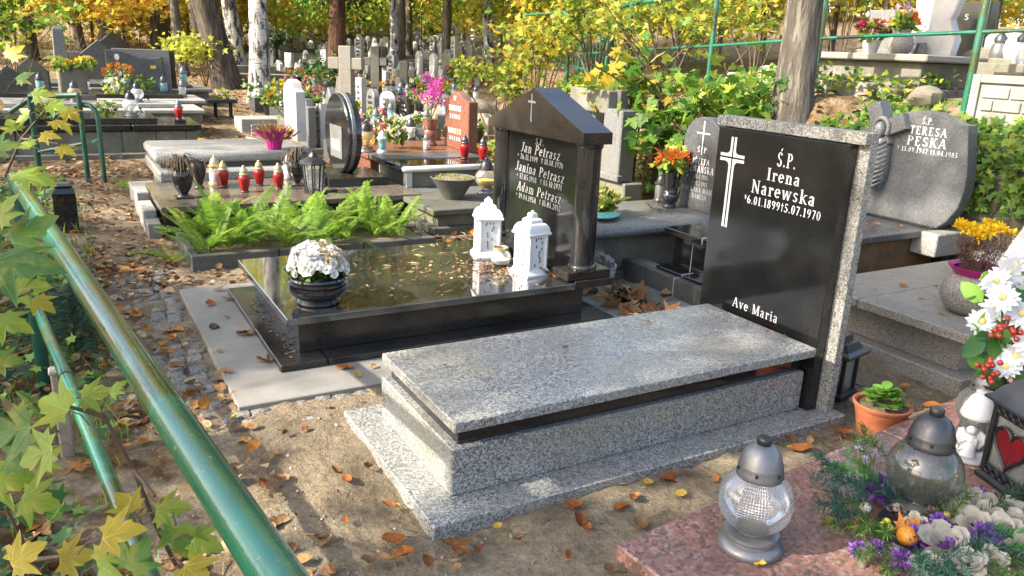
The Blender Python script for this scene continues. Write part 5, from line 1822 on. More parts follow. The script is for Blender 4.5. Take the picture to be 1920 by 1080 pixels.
for px, py, r, m in [(1702, 1005, .034, 'orange_ball'), (1606, 982, .016, 'red_berry'), (1622, 952, .020, 'cream_mushroom'), (1668, 990, .014, 'yellow_berry'), (1655, 985, .013, 'yellow_berry'), (1663, 978, .013, 'yellow_berry'), (1775, 965, .014, 'yellow_berry')]:
    col = {'orange_ball': (.62, .26, .02), 'red_berry': (.50, .035, .025), 'cream_mushroom': (.62, .55, .42), 'yellow_berry': (.50, .40, .06)}[m]
    part(m, MB().sphere(on_wreath(px, py, .06), r, 14, 10, 1, 1, .9), MATS.get(m) or plain(m, col, .35), t, 180, False)
for px, py in [(1745, 968), (1790, 925), (1680, 965), (1835, 1035)]:
    cn = on_wreath(px, py, .05)
    d = g2.normal(size=(60, 3)); d[:, 2] = np.abs(d[:, 2]); d /= np.linalg.norm(d, axis=1, keepdims=True)
    V, F, C = scatter(T_OVAL, cn + d * .018, frames(d + [0, 0, .4], d), .022, pal(g2, 60, [(.12, .085, .07), (.20, .16, .14), (.30, .27, .25)]))
    link('pine_cone', fast_mesh('pine_cone', V, F, M_DRYLEAF, C), t)
for px, py in [(1760, 905), (1880, 945), (1850, 975), (1690, 1000), (1900, 960), (1730, 925), (1830, 940)]:
    V, F, C = scatter(T_MAPLE, [on_wreath(px, py, .06)], rots(1, g2, (0, -.3, 1), .4), .07, pal(g2, 1, [(.40, .15, .03), (.22, .12, .05), (.48, .24, .06)]))
    link('fabric_leaf', fast_mesh('fabric_leaf', V, F, M_DRYLEAF, C), t)
for (a, b) in [((1625, 935), (1590, 820)), ((1630, 930), (1625, 830)), ((1640, 930), (1605, 845))]:
    c0, c1 = on_wreath(*a, .03), on_wreath(*a, .03) + CR * (b[0] - a[0]) * .0017 + np.array([0, 0, (a[1] - b[1]) * .0017])
    part('stem', MB().tube([c0, (c0 + c1) / 2 + [0, 0, .01], c1], .002, 5), MATS['stem'], t, 60, False)
    link('lilac_floret', fast_mesh('lilac_floret', *(lambda q: (q[0], q[1], M_PETAL, q[2]))(join(pompon(g2, (0, 0, 0), .018, [(.42, .34, .52), (.55, .48, .62)], 24)))), t, c1)

# ================================================================ GRAVES FARTHER BACK
g4 = np.random.default_rng(77)


def post_at(px, py, z=0.0):
    p = PZ(px, py, z)
    return float(p[0]), float(p[1])


def on_ground(px, py, h):
    """the point h above the ground seen at a place of the photograph"""
    z = h
    for k in range(12):
        p = PZ(px, py, min(z, 1.35))
        z = .5 * z + .5 * (float(zg(p[0], p[1])) + h)
    p[2] = float(zg(p[0], p[1])) + h
    return p


# ---- rows of low graves at the left
tiers = [((379, 234), .42, 1.2, 'nearest long low grave on the left with pale stone wall and dark cover slab'),
         ((386, 206), .46, 1.2, 'second low grave on the left, its pale slab behind the nearest dark cover slab'),
         ((388, 188), .50, 1.5, 'third low grave on the left under the silver lanterns'),
         ((400, 168), .55, 2.0, 'fourth low grave on the left before the wavy black headstone')]
tier_xy = []
for i, ((px, py), z, dep, lb) in enumerate(tiers):
    x, y = post_at(px, py, z)
    tier_xy.append((x, y, z))
    g = thing('low_grave', lb, 'grave', (x - 2.5, y + dep / 2, 0), 0, 'rows of low graves on the left')
    cm = (M_BLACKS, M_TERRA, M_TERRA, M_MIDGREY)[i]
    k = 0
    if i == 0:
        xx = x - 5.2
        while xx < x - .1:
            w = random.uniform(.35, .6)
            x2 = min(xx + w, x - .06)
            part('wall_block', MB().box(xx, x2 - .006, y + .05 + random.uniform(0, .006), y + dep - .05, -.05, z - .085, .008), M_CONC, g)
            xx = x2 if x2 < x - .07 else x
        part('footing', MB().box(x - 5.3, x + .05, y - .12, y + .04, -.05, .06, .01), M_CONC, g)
        for a, b in ((x - 5.2, x - 2.62), (x - 2.61, x - .9), (x - .89, x)):
            part('cover_slab', MB().box(a, b - .006, y, y + dep, z - .075, z, .008), cm, g)
        part('step_slab', MB().box(x - 5.0, x - .55, y + .22, y + dep - .1, z, z + .075, .008), M_BLACKS, g)
        part('step_slab', MB().box(x - .34, x - .18, y + .2, y + .34, z, z + .05, .006), M_BLACKS, g)
    else:
        part('body', MB().box(x - 5, x - .08, y + .08, y + dep, -.05, z - .06, .008), M_CONC, g)
        for a, b in ((x - 5, x - 2.3), (x - 2.28, x - .95), (x - .93, x)):
            part('cover_slab', MB().box(a, b - .008, y, y + dep, z - .06, z, .012), cm, g)
        part('raised_slab', MB().box(x - 4.6, x - .35, y + .35, y + dep - .1, z, z + .07, .01), (M_TERRA, M_TERRA, M_BLACKS, M_DKGREY)[i], g)

# headstones on the left, turned towards the path
def standing(px, py, d):
    return PD(px, py, d)


b = standing(258, 172, 15.5)
t = thing('wavy_headstone', 'black headstone with wavy top, two white oval portraits and grey backing slab', 'headstone', (b[0], b[1], 0), R_(-12))
part('foot', MB().box(-.6, .6, -.12, .2, 0, .55, .01), M_DKGREY, t, 30, False)
wv = [(-.50, .55)] + [(-.50 + 1.0 * k / 14, 1.22 + .07 * math.sin(1.2 + k / 14 * 4.6)) for k in range(15)] + [(.50, .55)]
fr_ = part('slab', MB().prism(wv, 1, -.06, .04, .008), M_DKGREY, t, 30, False)
part('backing_slab', MB().box(-.40, .62, .05, .13, .55, 1.32, .01), M_MIDGREY, t, 30, False)
for x, z in ((-.30, 1.16), (-.28, .86)):
    part('portrait', MB().prism(oval(x, z, .045, .06, 20), 1, -.075, -.061), M_WHITE, fr_, 30, False)
part('emblem', MB().box(.28, .38, -.075, -.061, .96, 1.02, .003), M_YWAX, fr_, 30, False)
b = standing(312, 160, 16.2)
t = thing('black_headstone', 'plain black upright headstone right of the wavy one', 'headstone', (b[0], b[1], 0), R_(-12))
part('slab', MB().box(-.16, .20, -.05, .05, 0, 1.30, .008), M_BLACKS, t, 30, False)
part('foot', MB().box(-.3, .3, -.2, .2, 0, .4, .008), M_BLACKS, t, 30, False)
b = standing(138, 172, 13.0)
t = thing('obelisk_monument', 'stepped grey stone monument with a pillar, yellow flowers around it', 'monument', (b[0], b[1], 0), R_(5))
part('plinth', MB().box(-.30, .30, -.25, .25, 0, .62, .012), M_CONC, t, 30, False)
part('block', MB().box(-.20, .20, -.16, .16, .62, 1.12, .02), M_CONC, t, 30, False)
part('shoulder', MB().box(-.02, .16, -.11, .11, 1.12, 1.28, .02), M_CONC, t, 30, False)
part('pillar', square_cap(MB(), [(.09, 1.12), (.075, 1.62), (.03, 1.68)]).xform(Matrix.Translation((-.13, 0, 0))), M_MIDGREY, t, 30, False)
for px, py, lb, cols in ((118, 172, 'bunch of yellow flowers hanging left on the stepped monument', YELLOWS), (160, 170, 'bunch of yellow flowers right of the stepped monument', YELLOWS)):
    b = PD(px, py - 50, 12.7)
    bouquet('yellow_flowers', lb, b, [(16, .14, .0, .05, [(.70, .48, .04), (.62, .40, .03)])], 'bouquet', 'yellow flowers on the monument')
for k, (px, py, d, s) in enumerate(((62, 170, 15, 1.0), (190, 150, 19, 1.3), (20, 185, 14, .9), (215, 120, 24, 1.5))):
    b = PD(px, py, d)
    t = thing('dark_headstone', ['dark weathered gabled headstone behind the left hand branches', 'tall dark headstone left of the wavy one', 'dark headstone at the far left edge', 'distant dark slab headstone under the yellow trees'][k], 'headstone', (b[0], b[1], 0), R_(-10 + 8 * k))
    part('slab', MB().prism([(-.3 * s, 0), (.3 * s, 0), (.3 * s, .85 * s), (0, 1.1 * s), (-.3 * s, .85 * s)], 1, -.08, .08, .01), M_DKGREY if k % 2 else M_CONCD, t, 30, False)
    part('foot', MB().box(-.4 * s, .4 * s, -.3, .2, 0, .25, .01), M_CONCD, t, 30, False)

# things on these graves
x0, y0, z0 = tier_xy[0]
red_candle('red candle lantern at the right end of the nearest low grave on the left', (x0 - .26, y0 + .27, z0 + .051), 1.05, M_SILVER, None, 'red lanterns on the left')
globe_lantern('big glass globe lantern with dark cap on the nearest low grave on the left', (x0 - .85, y0 + .5, z0 + .076), .95, M_FROST, False, M_BLKPL)
globe_lantern('brown globe lantern left on the nearest low grave behind the railing', (x0 - 2.45, y0 + .5, z0 + .076), .95, M_AMBER, False, M_GUN)
bouquet('heather_ball', 'ball of faded heather on the nearest low grave on the left', (x0 - 1.85, y0 + .5, z0 + .076), [(26, .15, .08, .05, [(.22, .20, .06), (.16, .11, .06), (.30, .26, .08)])], 'plant')
bouquet('white_flowers', 'white flowers with pale leaves beside the big globe lantern on the left', (x0 - 1.15, y0 + .55, z0 + .076), [(10, .14, .10, .05, [(.78, .78, .72)])], 'flowers')
x1, y1, z1 = tier_xy[1]
x2, y2, z2 = tier_xy[2]
for k, (dx, lb) in enumerate(((-1.85, 'pinkish globe lantern left on the second low grave'), (-.95, 'white bowl lantern in the middle of the second low grave'))):
    globe_lantern(lb, (x1 + dx, y1 + .6, z1 + .071), .9, (M_AMBER, M_FROST)[k], False, (M_GUN, M_BLKPL)[k])
for k, dx in enumerate((-2.6, -1.9, -.62, -.30)):
    cylinder_lantern('bluish silver lantern, ' + ('first', 'second', 'third', 'fourth')[k] + ' from the left on the third low grave', (x2 + dx, y2 + .8, z2 + .071 if dx < -.36 else z2 + .001), 1.5, (M_BLUEGL, M_FROST)[k % 2], (M_GUN, M_SILVER)[k % 2], None, 'silver lanterns on the third low grave')
t = bouquet('orange_flower_bowl', 'orange chrysanthemum bowl in front of the wavy black headstone', (x2 - 1.35, y2 + .9, z2 + .071), [(30, .26, .30, .07, [(.55, .17, .03), (.45, .12, .02), (.60, .24, .05)])], 'flower bowl')
part('bowl', MB().lathe([(.10, 0), (.16, .10), (.20, .24), (.17, .24)], 20), M_WHITEST, t, 45, False)
bouquet('green_bouquet', 'round green leafy bouquet right of the orange flowers', (x2 - .95, y2 + .85, z2 + .071), [(6, .2, .16, .05, [(.05, .22, .06), (.10, .3, .06)])], 'bouquet')
bouquet('white_fan_flowers', 'white fan of artificial flowers below the orange bowl', (x2 - 1.45, y2 + .45, z2 + .071), [(14, .2, .12, .055, [(.75, .74, .66), (.8, .8, .74)])], 'bouquet')
x3, y3, z3 = tier_xy[3]
bouquet('red_flowers', 'small red flowers in front of the plain black headstone', (x3 - .75, y3 + .8, z3 + .071), [(10, .12, .28, .05, [(.5, .06, .05)]), (4, .1, .1, .05, YELLOWS)], 'flowers')
for k, dx in enumerate((-.55, -.30)):
    cylinder_lantern(('left', 'right')[k] + ' of two clear lanterns at the foot of the plain black headstone', (x3 + dx - .2, y3 + .55, z3 + .071), 1.7, M_BLUEGL, M_SILVER, None, 'clear lanterns by the black headstone')

# small black stone post by the path, stand and bench
t = thing('black_post', 'short shiny black stone post standing at the left side of the path', 'post', (-1.0, 5.33, 0))
part('shaft', square_cap(MB(), [(.085, -.05), (.085, .32), (.06, .36)]), M_BLACK, t, 30, False)
part('cap', square_cap(MB(), [(.05, .36), (.07, .38), (.05, .40)]), M_GUN, t, 30, False)
b = post_at(420, 232)
t = thing('plant_stand', 'black metal stand with small flowers beside the birch', 'stand', (*b, 0))
for s_ in (-.14, .14):
    for s2 in (-.1, .1):
        part('leg', MB().tube([(s_, s2, 0), (s_, s2, .40)], .018, 6), M_IRON, t, 60, False)
part('top', MB().box(-.3, .25, -.16, .16, .40, .46, .006), M_IRON, t, 30, False)
bouquet('stand_flowers', 'pale flowers and twigs on the black stand beside the birch', (b[0], b[1], .46), [(10, .16, .08, .045, PK + WH)], 'flowers')
b = post_at(515, 292)
t = thing('bench', 'small wooden slatted bench seen from its end on the leafy ground', 'bench', (b[0] - .05, b[1], 0), R_(95), None, .62)
for k in range(5):
    part('slat', MB().box(-.22 + k * .09, -.22 + k * .09 + .07, -.5, .5, .40, .425, .004), M_WOODG, t, 30, False)
for k in range(3):
    part('back_slat', MB().box(-.28, -.25, -.5, .5, .5 + k * .09, .56 + k * .09, .004), M_WOODG, t, 30, False)
for y in (-.4, .4):
    part('leg', MB().box(-.03, .04, y - .03, y + .03, 0, .40, .004), M_WHITEST, t, 30, False)

# ---- field of headstones
def hs_shape(kind, w, h):
    if kind == 'arched':
        return [(w / 2, 0), (w / 2, h * .78)] + [(w / 2 * math.cos(a), h * .78 + h * .22 * math.sin(a)) for a in np.linspace(.1, math.pi - .1, 10)] + [(-w / 2, h * .78), (-w / 2, 0)]
    if kind == 'pointed':
        return [(w / 2, 0), (w / 2 * .9, h * .75), (0, h), (-w / 2 * .9, h * .75), (-w / 2, 0)]
    if kind == 'stepped':
        return [(w / 2, 0), (w / 2, h * .86), (w * .3, h * .88), (w * .22, h), (-w * .22, h), (-w * .3, h * .88), (-w / 2, h * .86), (-w / 2, 0)]
    if kind == 'slanted':
        return [(w / 2, 0), (w / 2, h * .84), (w * .1, h * .92), (-w / 2, h), (-w / 2, 0)]
    return [(w / 2, 0), (w / 2, h), (-w / 2, h), (-w / 2, 0)]


HM = {'white': M_WHITEST, 'grey': M_MIDGREY, 'dark': M_DKGREY, 'black': M_BLACKS, 'pale': M_TERRA, 'brown': M_CONC, 'red': M_REDBR}


def headstone(px, py, topy, kind, colr, w, label, grp=None, slab=True, text=False, rz=0.0, th=.12, base=0.0):
    p = PZ(px, py, base)
    d = (p - CAM_POS) @ CF
    h = max(.35, (py - topy) * d / FPX * 1.02)
    t = thing('headstone', label, 'headstone', (p[0], p[1], base), R_(rz), grp)
    st = part('stone', MB().prism(hs_shape(kind, w, h), 0, -th / 2, th / 2, .012), HM[colr], t, 30, False)
    part('foot', MB().box(-.2, .16, -w * .62, w * .62, -.05, .12, .01), M_CONC, t, 30, False)
    if slab:
        part('cover_slab', MB().box(-1.7, -.22, -w * .75, w * .75, -.05, .22 + .1 * g4.random(), .012), HM[('grey', 'pale', 'dark', 'brown')[int(g4.integers(0, 4))]], t, 30, False)
    if text:
        mb = MB()
        for k in range(5):
            z = h * (.78 - .12 * k)
            ww = w * (.30 + .2 * g4.random())
            y = ww / 2
            while y > -ww / 2:
                l = .03 + .03 * g4.random()
                mb.add([(-th / 2 - .003, y, z), (-th / 2 - .003, y - l, z), (-th / 2 - .003, y - l, z + h * .06), (-th / 2 - .003, y, z + h * .06)], [(0, 1, 2, 3)])
                y -= l + .02
        part('engraving', mb, M_LETTER if colr in ('black', 'dark') else M_PANEL, st, None, False)
    return t


headstone(602, 288, 196, 'slanted', 'white', .42, 'white slanted headstone just left of the oval black one', None, False, True, base=.0)
headstone(580, 290, 190, 'stepped', 'grey', .40, 'narrow grey headstone between the two white ones', None, False)
headstone(622, 245, 168, 'pointed', 'grey', .42, 'pointed grey headstone rising behind the oval black one')
headstone(727, 248, 175, 'arched', 'white', .55, 'bright white arched headstone left of the dark lettered one', None, True, True)
headstone(762, 250, 188, 'stepped', 'black', .50, 'dark headstone with large white letters in front of the orchids', None, False, True)
headstone(700, 250, 170, 'arched', 'grey', .42, 'grey weathered arched headstone left of the bright white one', None, True, True)
headstone(792, 252, 212, 'slab', 'white', .40, 'low white block stone left of the orchid vase', None, False)
headstone(678, 235, 150, 'slab', 'pale', .34, 'tall pale slab with vertical carving right of the big cross', None, False, True)
headstone(905, 262, 215, 'stepped', 'brown', .6, 'brown weathered slab between the red headstone and the gable', None, False)
headstone(962, 235, 138, 'slab', 'black', .30, 'narrow black pillar stone rising behind the gable', None, False, False, 0, .18)
rowset = [(525, 178, 150, 'white'), (545, 172, 140, 'white'), (560, 190, 150, 'pale'), (590, 182, 148, 'grey'), (610, 170, 135, 'white'), (575, 165, 138, 'pale'),
          (690, 195, 140, 'grey'), (715, 205, 150, 'pale'), (735, 190, 128, 'grey'), (752, 212, 140, 'dark'), (770, 200, 150, 'grey'), (785, 185, 130, 'white'), (800, 215, 160, 'dark'),
          (812, 190, 132, 'white'), (825, 200, 150, 'grey'), (838, 182, 128, 'pale'), (850, 172, 110, 'white'), (868, 190, 150, 'dark'), (880, 170, 118, 'white'), (895, 182, 140, 'grey'),
          (660, 168, 132, 'dark'), (700, 168, 128, 'white'), (722, 165, 130, 'dark'), (745, 160, 122, 'white'), (765, 158, 125, 'grey'), (640, 185, 150, 'dark'), (505, 165, 138, 'white'), (535, 158, 132, 'pale'), (790, 160, 118, 'grey'), (815, 158, 120, 'white'),
          (905, 160, 110, 'white'), (870, 152, 112, 'pale'), (615, 152, 128, 'pale'), (585, 150, 126, 'white'), (560, 148, 125, 'white'), (690, 150, 120, 'white'), (730, 148, 118, 'grey'), (655, 150, 122, 'pale')]
for i in range(150):
    px = float(g4.uniform(470, 935))
    py = float(g4.uniform(118, 170)) if px < 900 else float(g4.uniform(118, 140))
    if 466 < px < 508 or 630 < px < 672:
        continue
    rowset.append((px, py, py - float(g4.uniform(16, 34)) * (py - 80) / 60 - 8, ('white', 'pale', 'white', 'grey', 'white', 'pale')[i % 6]))
kinds = ('arched', 'slab', 'stepped', 'pointed')
for i, (px, py, ty, c) in enumerate(rowset):
    kd = kinds[int(g4.integers(0, 4))]
    wd = float(g4.uniform(.35, .65))
    zb = float(zg(*PZ(px, py, 0)[:2]))
    fx, fy = PZ(px, py, 0)[:2]
    if fx > 3.7 + .50 * max(0, fy - 6.5) or fy > 45:
        continue
    t = headstone(px, py, ty, kd, c, wd, '%s %s headstone standing in the distant field of graves' % ({'pale': 'pale speckled', 'white': 'sunlit white', 'grey': 'grey granite', 'dark': 'dark grey'}[c], {'slab': 'square topped', 'arched': 'arched', 'stepped': 'stepped', 'pointed': 'pointed'}[kd]), 'headstones in the distant field', i % 2 == 0, i % 4 == 0, float(g4.uniform(-14, 14)))
    t.location.z = zb

# stone crosses
def stone_cross(px, py, topy, w, label, m, flare=True):
    p = PZ(px, py, 0)
    d = (p - CAM_POS) @ CF
    h = (py - topy) * d / FPX
    t = thing('stone_cross', label, 'cross', (p[0], p[1], 0), R_(-35))
    part('shaft', MB().box(-w / 2, w / 2, -w / 2, w / 2, 0, h, .015), m, t, 30, False)
    part('arm', MB().box(w / 2 + .001, w * 2.0 / 2 + w * .35, -w * .46, w * .46, h * .70, h * .70 + w * .9, .012), m, t, 30, False)
    part('arm', MB().box(-w * 1.35, -w / 2 - .001, -w * .46, w * .46, h * .70, h * .70 + w * .9, .012), m, t, 30, False)
    if flare:
        part('buttress', MB().prism([(-w * 1.2, 0), (-w * .52, 0), (-w * .52, h * .62), (-w * .7, h * .6)], 1, -w * .4, w * .4), m, t, 30, False)
    part('foot', MB().box(-w * 1.3, w * 1.3, -w * 1.2, w * 1.2, -.05, .15, .015), m, t, 30, False)
    return t


stone_cross(652, 230, 92, .26, 'big pale stone cross standing among the distant headstones', M_BEIGE)
stone_cross(706, 205, 92, .22, 'dark stone cross right behind the big pale cross', M_CONCD, False)
stone_cross(758, 215, 118, .20, 'grey stone cross on a block right of the dark cross', M_CONC, False)

# flowers and lanterns between them
FC = {'yellow': [(.72, .50, .02)], 'magenta': [(.42, .03, .24)], 'pink': PK, 'red': [(.55, .04, .03)], 'white': WH, 'orange': ORG, 'purple': [(.25, .10, .30)]}
for px, py, c, r in [(660, 205, 'yellow', .16), (520, 180, 'yellow', .2), (545, 195, 'magenta', .15), (745, 195, 'purple', .25), (590, 175, 'pink', .2), (820, 180, 'pink', .18), (838, 172, 'red', .2), (700, 225, 'pink', .2), (740, 240, 'white', .2), (560, 172, 'pink', .16), (895, 245, 'white', .14), (780, 232, 'white', .15), (505, 195, 'orange', .15), (860, 200, 'white', .18), (625, 185, 'pink', .15), (720, 190, 'red', .12)] + [(float(g4.uniform(480, 920)), float(g4.uniform(125, 190)), ('yellow', 'white', 'pink', 'red', 'orange', 'magenta')[k % 6], .22) for k in range(26)]:
    p = on_ground(px, py, .3)
    t = bouquet('grave_flowers', '%s flowers in the distant field, %s the big cross' % (c, 'right of' if px > 650 else 'left of'), p, [(12, r, .06, .07, FC[c])], 'flowers', 'flowers in the distant field')
    part('pot', MB().lathe([(.09, -.3), (.12, 0), (.10, 0)], 12), M_BLKPL if int(px) % 2 else M_WHITEST, t, 40, False)
FAR = [(float(g4.uniform(480, 920)), float(g4.uniform(130, 200))) for k in range(26)]
for i, (px, py) in enumerate([(690, 262), (672, 258), (660, 262), (712, 262), (705, 240), (640, 262), (530, 200), (800, 240), (548, 205), (610, 200), (835, 215), (655, 250), (770, 262), (733, 225), (675, 180)] + FAR):
    p = on_ground(px, py, .28)
    cylinder_lantern('small glass candle lantern on a grave in the distant field', p, 1.5, (M_FROST, M_BLUEGL, M_AMBER)[i % 3], (M_GUN, M_SILVER, M_BLKPL)[i % 3], None, 'small lanterns in the distant field')
    part('shelf', MB().box(-.12, .12, -.12, .12, -.20, -.001, .004), M_DKGREY, bpy.data.objects[-1] if False else COL.objects[-1].parent, 30, False)

# ---- terrace graves at the upper right
b = PD(1690, 150, 7.9)
ZT = float(zg(b[0], b[1]))
t = thing('terrace_grave', 'stepped brown stone grave on the upper terrace behind the railing', 'grave', (b[0], b[1], ZT))
part('base', MB().box(-.9, 1.0, -.75, .75, -.2, .10, .012), M_CONC, t, 30, False)
part('body', MB().box(-.62, .95, -.62, .62, .10, .33, .01), M_BEIGE if False else M_CONC, t, 30, False)
part('cover_slab', MB().box(-.72, 1.0, -.72, .72, .33, .395, .012), M_BEIGE, t, 30, False)
part('step_slab', MB().box(-1.15, -.92, -.5, .1, -.1, .14, .012), M_BEIGE, t, 30, False)
part('step_slab', MB().box(-1.15, -.92, .3, .75, -.1, .16, .012), M_TERRA, t, 30, False)
tz = ZT + .396
hs = thing('terrace_headstone', 'grey rectangular headstone behind the dark red heather on the terrace', 'headstone', (b[0] + .35, b[1] + .42, tz))
part('slab', MB().box(-.06, .06, -.28, .30, 0, .45, .01), M_MIDGREY, hs, 30, False)
part('foot', MB().box(-.1, .1, -.34, .36, 0, .05, .006), M_MIDGREY, hs, 30, False)
# white monument with curved sides
m_ = PD(1752, 100, 7.6)
t = thing('white_curved_monument', 'tall white marble monument with curved sides on the upper terrace', 'monument', (m_[0], m_[1], tz - .03), R_(10))
part('stone', MB().prism([(.19, 0), (.24, .18), (.20, .36), (.25, .62), (.18, .85), (-.18, .85), (-.20, .62), (-.12, .36), (-.20, .18), (-.17, 0)], 0, -.07, .07, .012), M_WHITEST, t, 40, False)
part('foot', MB().box(-.14, .14, -.30, .32, -.05, .0, .01), M_WHITEST, t, 30, False)
part('small_vase', MB().lathe([(.04, 0), (.06, .05), (.045, .12), (.05, .14)], 16, -.16, .06), M_MIDGREY, t, 50, False)
v_ = PD(1686, 98, 7.5)
t = bouquet('terrace_vase', 'round brown stone vase with orange roses on the upper terrace', (v_[0], v_[1], tz - .02), [(9, .11, .30, .06, ORG), (4, .10, .38, .05, [(.45, .22, .42)])], 'flower vase')
part('vase', MB().lathe([(.06, 0), (.10, .05), (.12, .11), (.10, .18), (.07, .22), (.08, .24)], 24), M_BEIGE, t, 60, False)
v_ = PD(1632, 92, 7.7)
t = bouquet('terrace_heather', 'dark red heather in a white pot on the upper terrace', (v_[0], v_[1], tz), [(24, .14, .20, .05, [(.22, .015, .04), (.30, .02, .06)])], 'flower pot')
part('pot', MB().lathe([(.06, 0), (.09, .12), (.07, .12)], 18), M_WHITEST, t, 40, False)
for i, (px, py, d, w, h, m, lb) in enumerate(((1815, 60, 8.6, .5, .9, M_PANEL, 'black headstone at the top right beside the white marble monument'), (1870, 95, 7.4, .6, .42, M_CONC, 'rounded grey stone behind the railing at the right edge'), (1905, 80, 8.2, .7, .62, M_TERRA, 'pale headstone at the far right edge of the terrace'),
                                              (1450, 75, 9.5, .26, .30, M_WHITEST, 'white stone just left of the big tree trunk'), (1383, 62, 12.0, .16, .22, M_WHITEST, 'small white stone between the railing bars'), (915, 88, 15.0, .3, .35, M_WHITEST, 'white round stone by the far green railing'))):
    q = PD(px, py, d)
    zb = float(zg(q[0], q[1]))
    t = thing('terrace_stone', lb, 'headstone', (q[0], q[1], zb))
    ss = part('stone', MB().prism(hs_shape('arched' if i != 0 else 'slab', w, max(.3, min(q[2] - zb + h * .6, h * 1.1))), 0, -.08, .08, .02), m, t, 40, False)
    part('foot', MB().box(-.2, .2, -w * .6, w * .6, -.1, .10, .01), M_CONC, t, 30, False)
    if i == 0:
        letters(ss, 'S', -.083, .02, q[2] - zb + .12, .06, .05, M_LETTERS).location = (0, 0, 0)
for k, (px, py, d) in enumerate(((1895, 110, 6.6), (1868, 118, 6.7), (1910, 120, 6.4))):
    q = PD(px, py, d)
    zb = float(zg(q[0], q[1]))
    t = thing('terrace_lantern', ('small white figure lantern behind the right hand railing post', 'silver lantern nearest the right hand railing post', 'glass lantern at the right edge of the terrace')[k], 'lantern', (q[0], q[1], zb))
    part('stand', MB().box(-.12, .12, -.12, .12, -.1, q[2] - zb, .01), M_CONC, t, 30, False)
    part('jar', MB().lathe([(.05, 0), (.07, .06), (.06, .14), (.04, .17)], 16, 0, 0, q[2] - zb + .0005), (M_WHITE, M_SILVER, M_FROST)[k], t, 60, False)
    part('cap', MB().lathe([(.05, .17), (.05, .20), (.01, .25)], 16, 0, 0, q[2] - zb), (M_WHITE, M_GUN, M_BLKPL)[k], t, 50, False)

# concrete panel wall with brick relief at the right edge
t = thing('brick_panel_wall', 'pale concrete wall with framed brick relief below the railing at the right edge', 'wall', (5.2, .8, 1.0))
pa, pb = PX(1828, 140, 5.16), PX(1812, 228, 5.16)
yl, zt, zb = float(pa[1]), float(pa[2]), float(pb[2])
part('wall', MB().box(5.17, 5.29, yl - 1.7, yl, zb - .1, zt, .008), M_PAVE, t)
part('frame', MB().box(5.145, 5.169, yl - .06, yl + .004, zb - .1, zt + .004, .004), M_PAVE, t)
part('frame', MB().box(5.145, 5.169, yl - 1.7, yl - .061, zt - .055, zt + .004, .004), M_PAVE, t)
bh = (zt - .07 - zb) / 3
for r in range(3):
    y = yl - .085 - (.10 if r % 2 else 0)
    if r % 2:
        part('brick', MB().box(5.153, 5.169, y + .006, y + .094, zb + r * bh, zb + (r + 1) * bh - .016, .005), M_PAVE, t)
    while y > yl - 1.6:
        part('brick', MB().box(5.153 + random.uniform(0, .004), 5.169, y - .20, y, zb + r * bh, zb + (r + 1) * bh - .016, .005), M_PAVE, t)
        y -= .214
for k, (px, py, d, s) in enumerate(((1738, 176, 6.6, .13), (1640, 178, 7.2, .13), (1668, 175, 7.0, .12), (1600, 172, 7.3, .14), (1118, 165, 8.5, .22), (1000, 170, 10.5, .3), (855, 118, 16, .45), (890, 122, 16.5, .5), (825, 112, 18, .4), (870, 128, 15, .3))):
    q = PD(px, py, d)
    bd = MB().sphere((0, 0, 0), s, 20, 14, 1.2, 1, .75)
    bd.v = [(x * (1 + .25 * (vnoise(np.array(x / s * 2 + k), np.array(z / s * 2 + y / s), k) - .5)), y * (1 + .25 * (vnoise(np.array(y / s * 2), np.array(z / s * 2 + 3 * k), k + 1) - .5)), z) for x, y, z in bd.v]
    bd.v = [(x + (vnoise(np.array(x * 25), np.array(z * 25 + y * 13), k) - .5) * s * .16, y + (vnoise(np.array(y * 25 + z * 11), np.array(x * 25), k + 7) - .5) * s * .16, z) for x, y, z in bd.v]
    o = link('boulder', bd.mesh('boulder', M_BOULD, 30), None, (q[0], q[1], float(zg(q[0], q[1])) + s * .3))
    tag(o, ('large pale boulder below the terrace grave', 'small round boulder under the terrace grave', 'brown boulder beside the small round one', 'boulder half buried right of the tree trunk', 'pale boulder behind the grey headstone', 'sunlit pale boulder behind the gable', 'whitish rock in the far terrace edge', 'large whitish rock right in the far terrace edge', 'leftmost whitish rock of the far terrace edge', 'lowest whitish rock of the far terrace edge')[k], 'boulder', 'boulders on the bank')

# ================================================================ TREES AND PLANTS
g5 = np.random.default_rng(123)


def crown_mesh(name, seed, R, ncl, nlf, cr, size, cols, T=T_RHOMB, flat=.75, mat=None, hollow=.45, up=.6):
    """leaves gathered in clumps through the crown's volume"""
    g = np.random.default_rng(seed)
    d = g.normal(size=(ncl, 3)); d /= np.linalg.norm(d, axis=1, keepdims=True)
    c = d * (hollow + (1 - hollow) * g.random((ncl, 1)) ** .6) * np.array(R)
    pick = g.integers(0, ncl, nlf)
    cs = cr * g.uniform(.6, 1.4, ncl)
    pos = c[pick] + g.normal(size=(nlf, 3)) * cs[pick][:, None] * [1, 1, flat]
    base = pal(g, ncl, cols, .15)
    col = np.clip(base[pick] * (1 + g.normal(size=(nlf, 1)) * .16), .005, .9)
    mix = g.random(nlf) < .25
    col[mix] = pal(g, int(mix.sum()), cols, .15)
    col = np.clip(col * 1.22, .005, .85)
    V, F, C = scatter(T, pos, rots(nlf, g, (0, 0, up), .9), g.uniform(.65, 1.35, nlf) * size, col)
    return fast_mesh(name, V, F, mat or M_LEAFT, C), c


